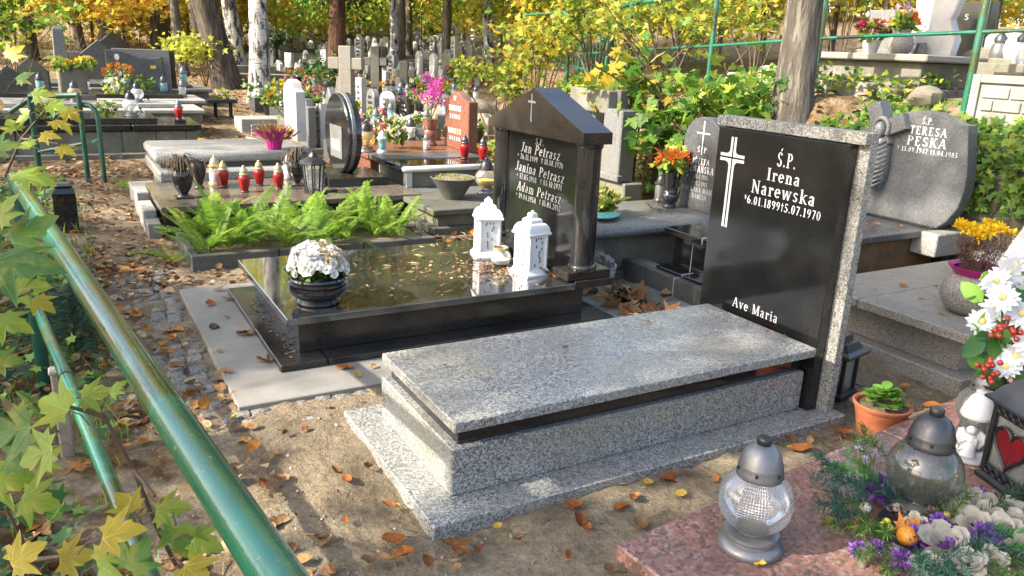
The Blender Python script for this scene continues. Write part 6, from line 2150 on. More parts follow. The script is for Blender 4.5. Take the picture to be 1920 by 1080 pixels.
def tree(name, label, x, y, h, r0, bark, crowns, lean=(0, 0), grp=None, seed=0, n=14, limbs=True, zb=None, rz=None):
    z = float(zg(x, y)) if zb is None else zb
    t = thing(name, label, 'tree', (x, y, z), 0, grp)
    tm = MB()
    pts = trunk(tm, (0, 0, 0), h, r0, r0 * .45, lean, seed, n)
    part('trunk', tm, bark, t, 60, False)
    rr = random.Random(seed)
    for (me, cc), dx, dy, cz, sc in crowns:
        o = link('crown', me, t, (dx + lean[0] * cz, dy + lean[1] * cz, cz), (0, 0, rr.uniform(0, 6.28) if rz is None else rz), sc)
        if limbs:
            rot = Matrix.Rotation(o.rotation_euler.z, 3, 'Z')
            for k in range(5):
                e = rot @ Vector(cc[k]) * (sc if not hasattr(sc, '__len__') else sc[0]) + Vector(o.location)
                zs = min(h * .9, max(.3 * h, e.z - 1.2))
                s = np.array([lean[0] * zs, lean[1] * zs, zs])
                e = np.array(e)
                mid = (s + e) / 2 + np.array([0, 0, .25])
                part('limb', MB().tube([s, mid, e], [r0 * .28, r0 * .18, r0 * .06], 7), bark, t, 60, False)
    return t


CR_Y = [crown_mesh('crown_yellow', 1, (3, 3, 2.4), 64, 4000, .55, .22, YELLOWS + [(.42, .36, .06)]), crown_mesh('crown_yellow', 2, (3, 3, 2.2), 60, 3800, .55, .22, YELLOWS + ORANGES[2:3])]
CR_YG = [crown_mesh('crown_yellow_green', 3, (3, 3, 2.4), 64, 4200, .5, .21, YGREENS), crown_mesh('crown_yellow_green', 4, (3, 3, 2.4), 64, 4200, .5, .21, YGREENS + YELLOWS[:2])]
CR_O = [crown_mesh('crown_orange', 5, (2.6, 2.6, 2), 50, 3300, .5, .21, YELLOWS + ORANGES)]
CR_G = [crown_mesh('crown_green', 6, (2.4, 2.4, 2.6), 60, 7000, .4, .16, GREENS + DKGREENS)]
CR_D = [crown_mesh('crown_dark', 7, (3, 3, 3), 60, 3600, .6, .26, GREENS + YGREENS[:2])]
CR_S = [crown_mesh('crown_shade', 8, (3.3, 3.3, 2.2), 30, 5600, .36, .20, YELLOWS + YGREENS), crown_mesh('crown_shade', 9, (3.3, 3.3, 2.4), 30, 5600, .38, .20, YGREENS + GREENS)]

# trees whose trunks stand in the picture
x, y = post_at(487, 214)
tree('birch_tree', 'thick birch with black and white bark, foremost trunk on the left', x, y, 12, .23, M_BIRCH, [(CR_Y[0], .5, 0, 10.5, 1.2), (CR_YG[1], -1.5, 1, 8.5, .8)], (.02, 0), None, 31)
b_ = PD(427, 168, 20)
tree('lime_tree', 'dark leaning trunk left of the thick birch', b_[0], b_[1], 13, .33, M_BARKD, [(CR_Y[1], -2, 0, 10, 1.2), (CR_O[0], 1, 1, 8.5, 1)], (-.20, .05), None, 32)
b_ = PD(452, 150, 24)
tree('birch_tree', 'pale birch trunk leaning behind the thick birch', b_[0], b_[1], 13, .24, M_BIRCH, [(CR_YG[0], 0, 0, 10, 1.1)], (-.09, 0), None, 33)
for i, (px, py, d, r, bk, ln, lb) in enumerate([(158, 130, 26, .16, M_BARK, (-.06, 0), 'thin pale trunk behind the stepped monument'), (205, 125, 25, .24, M_BARK, (-.04, 0), 'grey trunk above the wavy black headstone'), (305, 120, 27, .33, M_BARKD, (.0, 0), 'broad dark trunk right of the wavy black headstone'),
                                                (345, 140, 23, .15, M_BARK, (-.05, 0), 'slim sunlit trunk left of the dark leaning trunk'), (377, 120, 26, .14, M_BIRCH, (-.10, 0), 'slim pale trunk leaning left of the dark trunk'), (60, 130, 24, .2, M_BARKD, (.03, 0), 'dark trunk at the far left behind the branches'),
                                                (632, 110, 24, .28, M_BARKR, (0, 0), 'red brown conifer trunk behind the big stone cross'), (748, 75, 30, .2, M_BARK, (.02, 0), 'dark trunk in the middle of the background'), (768, 75, 33, .18, M_BARK, (0, 0), 'second dark trunk right of the middle one'),
                                                (915, 92, 27, .22, M_BIRCH, (-.02, 0), 'pale trunk behind the far green railing'), (738, 85, 26, .16, M_BIRCH, (0, 0), 'white lit birch trunk in the middle of the background'), (838, 85, 30, .2, M_BARK, (0, 0), 'dark trunk with ivy left of the far railing'), (560, 120, 34, .16, M_BARK, (0, 0), 'dark trunk between birch and conifer')]):
    b_ = PD(px, py, d)
    cs = [(CR_Y[i % 2], 0, 0, 10.5, .5)] if i < 6 else [(CR_YG[i % 2], 0, 0, 8.0, .8), (CR_Y[i % 2], 1.2, .5, 11, .85)]
    if i == 6:
        cs = [(CR_G[0], 0, 0, 4.0, .85), (CR_Y[0], .4, 0, 8.5, 1.1)]
    tree('trunk_tree' if False else 'forest_tree', lb, b_[0], b_[1], 11, r, bk, cs, ln, 'trees with trunks in view', 50 + i, 10, i % 2 == 0)

# the big tree by the terrace railing
b_ = PD(1486, 190, 7.0)
big = tree('oak_tree', 'big grey furrowed tree trunk beside the terrace railing on the right', b_[0], b_[1], 11, .165, M_BARK, [(CR_YG[0], .5, .5, 9.5, 1.1), (CR_Y[0], 2.5, 1.5, 8.5, 1.0)], (-.008, 0), None, 90, 26, True, float(zg(b_[0], b_[1])) - .05)

# understorey and forest edge: foliage low enough to fill the view
ORD = ['first', 'second', 'third', 'fourth', 'fifth', 'sixth', 'seventh', 'eighth', 'ninth', 'tenth', 'eleventh', 'twelfth', 'thirteenth', 'fourteenth', 'fifteenth', 'sixteenth', 'seventeenth', 'eighteenth', 'nineteenth', 'twentieth']
under = [(-60, 24, 2.6, CR_YG, .9), (30, 28, 3.6, CR_Y, 1.0), (110, 31, 3.6, CR_YG, 1.0), (175, 27, 4.0, CR_YG, 1.0), (235, 30, 3.6, CR_Y, 1.1), (300, 33, 3.4, CR_Y, 1.1), (355, 29, 3.6, CR_Y, 1.0), (400, 36, 4.0, CR_YG, 1.1), (455, 40, 4.2, CR_YG, 1.2), (520, 30, 3.6, CR_YG, .9), (560, 38, 3.4, CR_Y, 1.0),
         (600, 42, 4.2, CR_YG, 1.2), (680, 36, 3.6, CR_YG, 1.0), (735, 40, 4.0, CR_YG, 1.1), (790, 33, 4.0, CR_O, .6), (830, 44, 4.6, CR_D, 1.1), (870, 34, 4.2, CR_YG, 1.0), (940, 30, 3.8, CR_YG, 1.0), (1010, 27, 3.8, CR_YG, 1.0), (1090, 25, 3.8, CR_Y, .9)]
for i, (px, d, z, cr, sc) in enumerate(under):
    q = PD(px, 90, d)
    zb = float(zg(q[0], q[1]))
    col = {id(CR_Y): 'yellow', id(CR_YG): 'yellow green', id(CR_O): 'orange tinted', id(CR_D): 'dark green'}[id(cr)]
    tree('understorey_tree', '%s leaved low tree in the background wood, %s from the left' % (col, ORD[i]), q[0], q[1], z + .8 - zb * .2, .055, M_BARK, [(cr[i % len(cr)], 0, 0, z - zb * .5, sc)], (0, 0), 'low trees of the background wood', 200 + i, 8, False)
ev = [(1180, 24, 3.6, CR_YG, 1.0), (1270, 21, 3.6, CR_YG, .95), (1350, 26, 4.0, CR_Y, 1.0), (1430, 22, 4.0, CR_YG, .9), (1560, 24, 4.4, CR_YG, 1.0), (1650, 20, 4.6, CR_Y, .9), (1760, 24, 4.8, CR_YG, 1.0), (1860, 20, 4.8, CR_YG, 1.0), (1960, 24, 4.8, CR_O, 1.1)]
for i, (px, d, z, cr, sc) in enumerate(ev):
    q = PD(px, 80, d)
    zb = float(zg(q[0], q[1]))
    tree('understorey_tree', 'leafy tree behind the upper terrace, %s from the left there' % ORD[i], q[0], q[1], z + .6, .1, M_BARK, [(cr[i % len(cr)], 0, 0, z - zb * .35, sc)], (0, 0), 'trees behind the upper terrace', 240 + i, 8, False)
for i in range(24):
    px = -250 + i * 105
    q = PD(px, 70, 52 + 12 * (i % 3))
    zb = float(zg(q[0], q[1]))
    cr = (CR_YG, CR_Y, CR_YG, CR_Y, CR_YG)[i % 5]
    tree('forest_tree', 'tall tree at the far edge of the wood', q[0], q[1], 10, .25, M_BARKD,
         [(cr[i % len(cr)], 0, 0, 4.2, 1.9), (cr[0], 1, 0, 10, 2.0)], (0, 0), 'tall trees at the far edge of the wood', 270 + i, 8, False)
# trees standing left of the picture: the dappled shade comes from them
for i, (x, y, z, k, sc, rz) in enumerate([(-7.98, .49, 7.84, 0, .75, 5.73), (-12.9, 4.24, 7.59, 1, .62, 1.4), (-8.81, .81, 9.03, 0, .97, 6.2), (-7.92, 3.33, 4.85, 1, .28, 3.53), (-16.5, 13.5, 9.0, 0, .9, 1.0), (-11.5, 9.5, 8.0, 1, .6, 2.0), (-7.87, 5.38, 4.92, 0, .35, 3.32), (-6.7, 3.26, 3.82, 1, .36, 3.63), (-7.88, 1.67, 4.43, 0, .29, 4.97), (-6.4, .1, 4.4, 1, .24, 1.0)]):
    tree('shade_tree', 'tall tree standing left of the picture that casts the dappled shade, %s of its row' % ORD[i], x, y, z + 1, .2 if sc > .5 else .08, M_BARK, [(CR_S[k], 0, 0, z, sc)], (0, 0), 'trees left of the picture', 300 + i, 10, True, None, rz)

# ---------------------------------------------------------------- shrubs on the bank
def shrub(name, label, base, h, spread, nst, nlf, size, cols, seed, T=T_MAPLE_LO, lean=(0, 0), cat='shrub', grp=None, up=.8, lo=.25):
    g = np.random.default_rng(seed)
    t = thing(name, label, cat, base, 0, grp)
    pos = []
    for k in range(nst):
        a = g.uniform(0, 6.28)
        e = np.array([math.cos(a) * spread * g.uniform(.4, 1) + lean[0], math.sin(a) * spread * g.uniform(.4, 1) + lean[1], h * g.uniform(.65, 1.05)])
        m = e * [.45, .45, .6] + g.normal(size=3) * .06
        pts = [(0, 0, -.05), m * .5 + [0, 0, .05], m, e]
        part('stem', MB().tube(pts, [.016, .012, .009, .004], 6), M_TWIG, t, 60, False)
        for j in range(3):
            q = g.uniform(.4, .95)
            s = m * (1 - q) + e * q
            e2 = s + np.array([g.normal() * spread * .35, g.normal() * spread * .35, h * .12])
            part('twig', MB().tube([s, (s + e2) / 2 + [0, 0, .02], e2], [.006, .004, .002], 5), M_TWIG, t, 60, False)
            n = nlf // (nst * 4)
            pos.append(s + (e2 - s) * g.random((n, 1)) + g.normal(size=(n, 3)) * size * .9)
        n = nlf // (nst * 4)
        q = g.uniform(lo, 1, (n, 1))
        pos.append(m * (1 - q) + e * q + g.normal(size=(n, 3)) * size * 1.2)
    pos = np.concatenate(pos)
    f = link('foliage', fast_mesh('foliage', *(lambda r: (r[0], r[1], M_LEAFT, r[2]))(scatter(T, pos, rots(len(pos), g, (0, 0, up), .6), size * g.uniform(.6, 1.25, len(pos)), pal(g, len(pos), cols, .2)))), t)
    f['kind'] = 'stuff'
    return t


MIXL = YGREENS + YELLOWS[:2] + GREENS[:2]
for i, (px, py, d, h, sp, n, sz, cols, lb) in enumerate([
        (1270, 262, 7.0, .62, .38, 300, .11, GREENS + YGREENS[:2], 'maple shrub with large leaves above the orange flowers'),
        (1195, 215, 7.9, .8, .42, 260, .13, MIXL, 'maple shrub with green and orange leaves right of the grey headstone'),
        (1350, 205, 7.3, .55, .42, 320, .10, GREENS[:2] + YGREENS[:3], 'green maple shrub left of the tree above the arched headstone'),
        (1220, 180, 9.4, 1.1, .8, 480, .09, YGREENS + YELLOWS[:1], 'yellow green shrub in front of the terrace railing'),
        (1340, 150, 10.0, 1.1, .8, 480, .09, YGREENS + YELLOWS[:1], 'bright shrub behind the railing left of the tree'),
        (1110, 170, 10.4, 1.2, .9, 560, .085, YGREENS, 'pale green shrub around the curved railing end'),
        (1010, 190, 11.4, 1.2, .9, 640, .085, YGREENS + YELLOWS[:2], 'yellow green shrub behind the gable'),
        (930, 215, 12.4, 1.1, .8, 640, .085, YGREENS, 'fresh green shrub left of the gable'),
        (1000, 130, 14.0, 1.6, 1.3, 800, .13, YGREENS + YELLOWS, 'leafy shrub left of the railing on the far bank'),
        (1180, 90, 13.0, 1.5, 1.2, 800, .12, YGREENS + YELLOWS, 'leafy shrub above the curved railing end'),
        (1290, 70, 14.0, 1.7, 1.2, 800, .13, YGREENS + YELLOWS, 'yellow shrub on the terrace behind the railing'),
        (1420, 80, 12.0, 1.5, 1.0, 700, .11, YGREENS + YELLOWS, 'yellow green shrub just left behind the tree trunk'),
        (1580, 60, 10.5, 1.6, .8, 600, .11, YGREENS + YELLOWS, 'shrub with yellow maple leaves right behind the tree trunk'),
        (1690, 20, 12.0, 1.6, 1.0, 600, .11, YGREENS + YELLOWS, 'yellow green shrub behind the terrace grave'),
        (385, 150, 20.0, 1.1, 1.0, 600, .13, [(.34, .38, .05), (.42, .44, .07)], 'bright yellow bush behind the low graves on the left'),
        (545, 235, 14.0, .7, .6, 400, .09, GREENS + YGREENS[:2], 'low green bush between the birch and the white headstone'),
        (605, 195, 17.0, .9, .5, 400, .08, DKGREENS + GREENS, 'dark green thuja left of the big cross'),
        (500, 150, 24.0, 1.4, .6, 500, .10, DKGREENS + GREENS, 'dark green cypress among the farthest headstones'),
        (470, 100, 30, 2.0, 1.6, 700, .18, YELLOWS, 'golden shrub behind the thick birch'),
        (130, 105, 22, 2.2, 1.6, 800, .16, YELLOWS + ORANGES[:1], 'golden shrub above the stepped monument'),
        (255, 90, 24, 2.2, 1.8, 900, .17, YELLOWS + ORANGES[2:3], 'golden shrub above the wavy black headstone'),
        (25, 110, 14, 1.8, 1.0, 700, .12, YGREENS + GREENS, 'green shrub at the upper left edge')]):
    q = PD(px, py, d)
    zb = float(zg(q[0], q[1]))
    shrub('leafy_shrub', lb, (q[0], q[1], zb), h + max(0, (q[2] - zb)) * .7, sp, 6, n, sz, cols, 400 + i, lean=(-.15 if i < 3 else 0, -.1 if i < 3 else 0), grp='shrubs', T=T_MAPLE if i < 3 else T_MAPLE_LO)

# bare twigs in front of the railing
t = thing('bare_bush', 'bare dark branches spreading in front of the terrace railing', 'bush', (*PD(1240, 200, 7.6)[:2], float(zg(*PD(1240, 200, 7.6)[:2]))))
for (a, b) in [((1240, 200), (1130, 0)), ((1240, 190), (1090, 75)), ((1230, 210), (1060, 95)), ((1245, 180), (1170, 60)), ((1250, 200), (1300, 70)), ((1240, 170), (1215, 40)), ((1255, 210), (1190, 130))]:
    A_, B_ = PD(*a, 7.6) - np.array(t.location), PD(*b, 7.2) - np.array(t.location)
    part('branch', MB().tube([(0, 0, 0), A_, (A_ + B_) / 2 + [0, 0, .06], B_], [.016, .014, .010, .004], 6), M_TWIG, t, 60, False)

# ground cover of ivy and herbs on the bank and over the wall
n = 16000
bx, by = g5.uniform(3.7, 6.2, n), g5.uniform(2.35, 9.5, n)
keep = (vnoise(bx * 1.6, by * 1.6, 50) > .36) & ~((bx < 3.8) & (by > 3.5) & (by < 4.8))
bx, by = bx[keep], by[keep]
bz = zg(bx, by) + g5.uniform(.02, .22, len(bx)) * (vnoise(bx * 2.2, by * 2.2, 51) + .3)
V1 = scatter(T_OVAL, np.stack([bx, by, bz], 1), rots(len(bx), g5, (-.3, -.1, .9), .5), g5.uniform(.03, .075, len(bx)), pal(g5, len(bx), GREENS + YGREENS[:4] + YELLOWS[:1]))
o = part('bank_ground_cover', fast_mesh('bank_ground_cover', *(lambda r: (r[0], r[1], M_LEAFT, r[2]))(V1)), None)
tag(o, 'green herbs and ivy covering the bank below the terrace', 'ground cover', None, 'stuff')
n = 4200
iy = g5.uniform(-1.5, 2.6, n)
dr = g5.random(n) ** 1.6
ix = np.where(dr < .3, 4.95 + g5.random(n) * .5, 4.80 - g5.random(n) * .07)
hang = .25 + .5 * vnoise(iy * 2.1, iy * 0 + 3, 9)
iz = np.where(dr < .3, 1.10 + g5.random(n) * .10 + (ix - 4.95) * .3, 1.14 - (dr - .3) / .7 * hang)
V1 = scatter(T_MAPLE_LO, np.stack([ix, iy, iz], 1), rots(n, g5, (-.8, -.3, .6), .4), g5.uniform(.035, .072, n), pal(g5, n, GREENS + YGREENS[:3]))
o = part('ivy', fast_mesh('ivy', *(lambda r: (r[0], r[1], M_LEAFT, r[2]))(V1)), None)
tag(o, 'bright green ivy hanging over the rubble retaining wall', 'ivy', None, 'stuff')

# ---------------------------------------------------------------- ferns
def frond_mesh(seed, L=.5, arch=.30, cols=None, pairs=24):
    g = np.random.default_rng(seed)
    tt = np.linspace(0, 1, pairs + 4)
    yy = L * (.42 * tt + arch * .9 * tt ** 2)
    zz = L * (.98 * tt - arch * .95 * tt ** 2.3)
    xx = .03 * L * np.sin(tt * 3 + seed)
    P = np.stack([xx, yy, zz], 1)
    V, F, C = [], [], []
    cols = cols or [(.15, .27, .03), (.20, .33, .04), (.25, .37, .05)]
    base = np.array(cols[seed % len(cols)])
    for i in range(3, pairs + 3):
        t = tt[i]
        ln = L * .225 * (math.sin(min(1, (t - .05) * 2.4) * math.pi / 2)) * (1 - t) ** .55 + .006
        tan = P[min(i + 1, len(P) - 1)] - P[i - 1]
        tan /= np.linalg.norm(tan)
        side = np.cross(tan, [0, 0, 1.0]); side /= np.linalg.norm(side) + 1e-9
        nn = np.cross(side, tan)
        w = L / pairs * .60
        for s in (-1, 1):
            d = side * s + tan * .35 - nn * .18 + g.normal(size=3) * .06
            d /= np.linalg.norm(d)
            k = len(V)
            V += [P[i] - tan * w * .6, P[i] + d * ln * .5 - tan * w * .9, P[i] + d * ln, P[i] + d * ln * .45 + tan * w * .9]
            F += [(k, k + 1, k + 2), (k, k + 2, k + 3)]
            c = np.clip(base * (1 + g.normal() * .12), .01, .8)
            C += [c, c]
    for i in range(len(P) - 1):
        k = len(V)
        w = np.array([.004 * (1 - tt[i]) + .001, 0, 0])
        V += [P[i] - w, P[i] + w, P[i + 1]]
        F.append((k, k + 1, k + 2))
        C.append(np.array([.16, .20, .05]))
    return fast_mesh('frond', np.array(V), np.array(F), M_LEAFT, np.array(C))


FR = [frond_mesh(k, .50, [.30, .42, .22, .5, .36, .28, .6, .15, .45, .33][k]) for k in range(10)]
FRY = [frond_mesh(20 + k, .5, .4 + .1 * k, [(.42, .38, .16), (.36, .36, .08), (.30, .38, .06)]) for k in range(3)]


def fern(label, loc, nf, sc, seed, grp, dry=.06, meshes=None, tilt=.25):
    r = random.Random(seed)
    t = thing('fern', label, 'fern', loc, 0, grp)
    for k in range(nf):
        a = k * 2 * math.pi / nf + r.uniform(-.4, .4)
        me = r.choice(FRY) if r.random() < dry else r.choice(meshes or FR)
        link('frond', me, t, (r.uniform(-.02, .02), r.uniform(-.02, .02), 0), (r.uniform(-.45, tilt), r.uniform(-.35, .35), a), sc * r.uniform(.5, 1.2))
    return t


k = 0
for j, yy in enumerate((3.92, 4.20, 4.46)):
    for i in range(8):
        xx = -.14 + i * .215 + .1 * (j % 2) + g5.uniform(-.06, .06)
        if xx > 1.60:
            continue
        fern('green fern in the kerbed bed, %s row' % ORD[j], (xx, yy + g5.uniform(-.07, .07), .07), 9, float(g5.uniform(.72, 1.0)), 500 + k, 'ferns in the kerbed bed', .10 if i < 5 else .2)
        k += 1
fern('fern spilling over the left end of the kerbed bed onto the path', (-.33, 3.95, .0), 6, .62, 560, 'ferns in the kerbed bed')
for i, (px, py, d, s) in enumerate(((1735, 205, 6.1, .8), (1690, 195, 6.3, .7), (1790, 212, 5.9, .65))):
    q = PD(px, py, d)
    fern('light green fern on the bank above the curved headstone, %s from the left' % ORD[(1, 0, 2)[i]], (q[0], q[1], float(zg(q[0], q[1])) + .03), 7, s, 570 + i, 'ferns on the bank', 1.0 if i < 1 else .5)
for i, (px, py, s) in enumerate(((190, 775, .42), (110, 800, .40), (235, 355, .4))):
    q = PZ(px, py, 0)
    fern(('small fern right under the lower handrail', 'small pale fern left of the wooden stake', 'small fern at the foot of the far railing')[i], (q[0], q[1], 0), 6, s, 580 + i, 'small ferns by the path')

# ---------------------------------------------------------------- conifers at the left
def needle_branch(c, d, l, cols, n, g, nl=.05):
    d = np.asarray(d, float) / np.linalg.norm(d)
    sd = np.cross(d, [0, 0, 1.0]); sd /= np.linalg.norm(sd)
    out = []
    q = g.random((n, 1))
    pos = np.asarray(c) + d * q * l + sd * g.normal(size=(n, 1)) * l * .16 * (1.05 - q) + np.array([0, 0, -.12]) * q ** 2 * l + g.normal(size=(n, 3)) * .012
    nd = d * .7 + sd * g.choice([-1, 1], (n, 1)) * .8 + g.normal(size=(n, 3)) * .25
    out.append(scatter(T_BLADE, pos, frames(nd, g.normal(size=(n, 3)) * .4 + [0, 0, 1]), nl * g.uniform(.7, 1.3, n), pal(g, n, cols)))
    return join(out)


def conifer(label, base, h, rad, nb, cols, seed, nl=.05, name='young_conifer', n=170, lo=.1):
    g = np.random.default_rng(seed)
    t = thing(name, label, 'conifer', base)
    part('trunk', MB().tube([(0, 0, -.05), (0, 0, h * .5), (.01, 0, h)], [.014 + h * .006, .010 + h * .003, .003], 8), M_TWIG, t, 60, False)
    for k in range(nb):
        q = lo + (1 - lo) * k / nb
        a = k * 2.4 + g.uniform(-.3, .3)
        l = rad * (1.08 - q) + .05
        V, F, C = needle_branch((0, 0, h * q), (math.cos(a), math.sin(a), .25), l, cols, n, g, nl)
        link('branch', fast_mesh('branch', V, F, M_LEAF, C), t)
    return t


q = PZ(140, 660, 0)
conifer('dark green spruce seedling on the ground right of the handrail post', (q[0], q[1], 0), .34, .26, 20, TEAL + DKGREENS, 1, .035, n=260)
q = PZ(105, 640, 0)
conifer('smaller blue green spruce seedling beside the handrail post', (q[0] - .05, q[1] + .18, 0), .26, .22, 16, TEAL + DKGREENS, 2, .035, n=240)
LG = [(.10, .20, .05), (.15, .26, .07), (.07, .15, .04), (.20, .28, .08)]
conifer('feathery light green conifer at the left edge behind the handrail', (-1.85, 3.0, 0), 1.75, .62, 30, LG, 3, .055, n=380, lo=.2)
conifer('second feathery conifer at the upper left edge', (-2.3, 4.6, 0), 2.1, .8, 30, LG, 4, .065, n=380, lo=.2)
t = thing('bamboo_stake', 'thin yellowish cane standing beside the far railing at the left edge', 'cane', (-1.5, 3.6, 0))
part('cane', MB().tube([(-1.5, 3.6, -.1), (-1.53, 3.62, 1.02)], .014, 8), M_WOOD, t)

# ---------------------------------------------------------------- maple saplings in the foreground
def maple_sapling(label, stems, leaves, name='maple_sapling'):
    b0 = np.array(stems[0][0])
    t = thing(name, label, 'sapling', b0)
    for pts, r in [(s, .005 if len(s) < 4 else .006) for s in stems]:
        part('stem', MB().tube([np.array(p) - b0 for p in pts], [r * (1.15 - .5 * k / (len(pts) - 1)) for k in range(len(pts))], 7), M_TWIG, t, 60, False)
    for px, py, d, szp, ang, tilt, cols in leaves:
        c = PD(px, py, d) - b0
        a = R_(ang)
        yd = CR * math.cos(a) + CU * math.sin(a)
        zd = -CF * tilt + np.array([0, 0, 1]) * (1.2 - tilt) + g5.normal(size=3) * .22
        fr = frames([yd - zd * .15], [zd])
        s = szp * d / FPX * .82
        col = np.array(cols) * g5.uniform(.85, 1.15)
        TV, TF = T_MAPLE_V
        bz = g5.uniform(-.5, .25) * (TV[:, 0] ** 2) + g5.uniform(-.5, .1) * (TV[:, 1] - .3) ** 2 + .10 * np.abs(TV[:, 0]) * g5.uniform(-1, 2) + 0
        V, F, C = scatter((np.column_stack([TV[:, :2], TV[:, 2] + bz]), TF), [c], fr, s, [col])
        C = np.clip(C * (1 + g5.normal(size=(len(C), 1)) * .05), .01, .9)
        C[N_BLADE:] = np.clip(C[N_BLADE:] * 1.45 + .04, .01, .9)
        lf = link('leaf', fast_mesh('leaf', V, F, M_SPOTLEAF, C, True), t)
        st0 = c
        part('petiole', MB().tube([c, c - fr[0][:, 1] * s * .35, c - fr[0][:, 1] * s * .6 - [0, 0, s * .25]], .0016, 5), M_TWIG, lf, 60, False)
    return t


def spotleaf():
    m = NT('spotted_leaf')
    a = m.n('ShaderNodeAttribute', attribute_name='col')
    c = m.mix(m.ramp(m.noise(22, 4, .6), [(.48, 0), (.70, .55)]), a.outputs['Color'], (.46, .36, .05))
    c = m.mix(m.ramp(m.noise(15, 2, .5), [(.68, 0), (.73, .9)]), c, (.09, .045, .015))
    m.set(Base_Color=c, Roughness=.45, Specular_IOR_Level=.4)
    tr_ = m.n('ShaderNodeBsdfTranslucent'); m.l(c, tr_.inputs[0])
    mx = m.n('ShaderNodeMixShader'); mx.inputs[0].default_value = .5
    m.l(m.b.outputs[0], mx.inputs[1]); m.l(tr_.outputs[0], mx.inputs[2]); m.l(mx.outputs[0], m.out.inputs[0])
    return m.m


M_SPOTLEAF = spotleaf()
LGN, LYG, LYE = (.085, .19, .03), (.23, .32, .035), (.46, .36, .035)
maple_sapling('maple sapling with large green and yellow leaves at the left edge by the handrail',
              [[PD(-70, 760, 1.75), PD(-60, 620, 1.7), PD(-40, 500, 1.65), PD(-20, 330, 1.6)], [PD(-55, 590, 1.7), PD(20, 560, 1.65), PD(60, 545, 1.6)], [PD(-40, 480, 1.65), PD(30, 480, 1.6)]],
              [(-20, 492, 1.55, 150, 8, .55, LGN), (20, 455, 1.7, 110, 40, .6, LGN), (15, 335, 1.9, 75, 10, .5, LYG), (40, 325, 2.1, 60, -10, .4, LYG), (25, 545, 1.75, 75, 15, .6, LYG), (60, 560, 1.8, 55, -20, .5, LYE), (-10, 600, 1.7, 80, -5, .6, LYG), (-5, 420, 1.7, 80, 70, .5, LYG), (-15, 285, 1.8, 60, 30, .5, LGN), (70, 330, 2.3, 45, -25, .5, LYG)])
maple_sapling('maple sapling with yellowing spotted leaves in the lower left corner',
              [[PZ(330, 1060, 0), PD(290, 980, 1.75), PD(250, 880, 1.7), PD(195, 780, 1.62)], [PD(250, 880, 1.7), PD(290, 930, 1.6)], [PD(195, 780, 1.62), PD(120, 760, 1.6)]],
              [(130, 770, 1.55, 85, 160, .6, LYG), (150, 745, 1.6, 70, 25, .6, LYG), (60, 800, 1.55, 110, 190, .6, LGN), (100, 840, 1.5, 95, 200, .6, LYG), (205, 740, 1.6, 45, 60, .5, LYG), (190, 1010, 1.45, 95, 20, .7, LYE), (330, 985, 1.5, 85, -80, .6, LGN), (290, 960, 1.55, 75, 20, .7, LYG), (250, 960, 1.5, 60, 130, .6, LYE), (360, 1010, 1.5, 70, -15, .6, LYG), (345, 1060, 1.45, 80, -40, .7, LYE)])
maple_sapling('low maple sapling with green leaves at the left bottom edge',
              [[PZ(90, 1075, 0), PD(60, 1050, 1.8), PD(10, 950, 1.7)], [PD(60, 1050, 1.8), PD(140, 1040, 1.7)]],
              [(-10, 680, 1.7, 60, 10, .6, LGN), (-20, 900, 1.6, 95, 10, .6, LYG), (10, 860, 1.6, 90, 20, .6, LGN), (40, 930, 1.6, 80, -20, .6, LYG), (20, 1060, 1.5, 80, 40, .7, LYE), (110, 1050, 1.55, 75, 15, .7, LYE), (180, 1060, 1.5, 80, 30, .7, LYG), (240, 1070, 1.5, 80, 60, .6, LGN), (70, 870, 1.7, 60, 40, .6, LYG)])
maple_sapling('maple twig with yellow leaves between the far railing and the conifer',
              [[PD(10, 330, 3.3), PD(40, 260, 3.2), PD(90, 200, 3.1)], [PD(40, 260, 3.2), PD(110, 270, 3.1)]],
              [(60, 180, 3.0, 45, 20, .5, LYG), (90, 195, 3.0, 42, -10, .5, LYG), (100, 225, 3.0, 48, -20, .5, LYE), (75, 255, 3.0, 42, 10, .5, LYE), (110, 275, 3.0, 40, -15, .5, LYE), (60, 275, 3.0, 40, 160, .5, LYG), (85, 105, 3.2, 42, 20, .5, LYG), (30, 150, 3.2, 40, 40, .5, LGN), (120, 205, 3.1, 42, -25, .5, LYE), (55, 215, 3.1, 38, 200, .5, LYG), (30, 245, 3.1, 40, 120, .5, LYG), (15, 110, 3.1, 45, 60, .5, LYE)])

# low undergrowth left of the path
n = 5600
ux, uy = g5.uniform(-2.8, -.92, n), g5.uniform(-.4, 7.6, n)
keep = (vnoise(ux * 2.5, uy * 2.5, 61) > .42) & (ux < -.95 - .1 * np.sin(uy * 3)) & ~((np.abs(ux + 1.0) < .2) & (np.abs(uy - 5.3) < .3))
ux, uy = ux[keep], uy[keep]
V1 = scatter(T_MAPLE_LO, np.stack([ux, uy, g5.uniform(.01, .16, len(ux))], 1), rots(len(ux), g5, (0, -.2, .9), .4), g5.uniform(.03, .075, len(ux)), pal(g5, len(ux), DKGREENS + GREENS + YGREENS[:1]))
o = part('undergrowth', fast_mesh('undergrowth', *(lambda r: (r[0], r[1], M_LEAF, r[2]))(V1)), None)
tag(o, 'low green undergrowth beside the path under the handrail', 'undergrowth', None, 'stuff')
n = 1500
ux, uy = g5.uniform(-2.0, -.85, n), g5.uniform(0, 7, n)
V1 = scatter(T_BLADE, np.stack([ux, uy, np.zeros(n)], 1), frames(g5.normal(size=(n, 3)) * .45 + [0, 0, 1], g5.normal(size=(n, 3))), g5.uniform(.05, .14, n), pal(g5, n, GREENS + YGREENS[:2]))
o = part('grass', fast_mesh('grass', *(lambda r: (r[0], r[1], M_LEAF, r[2]))(V1)), None)
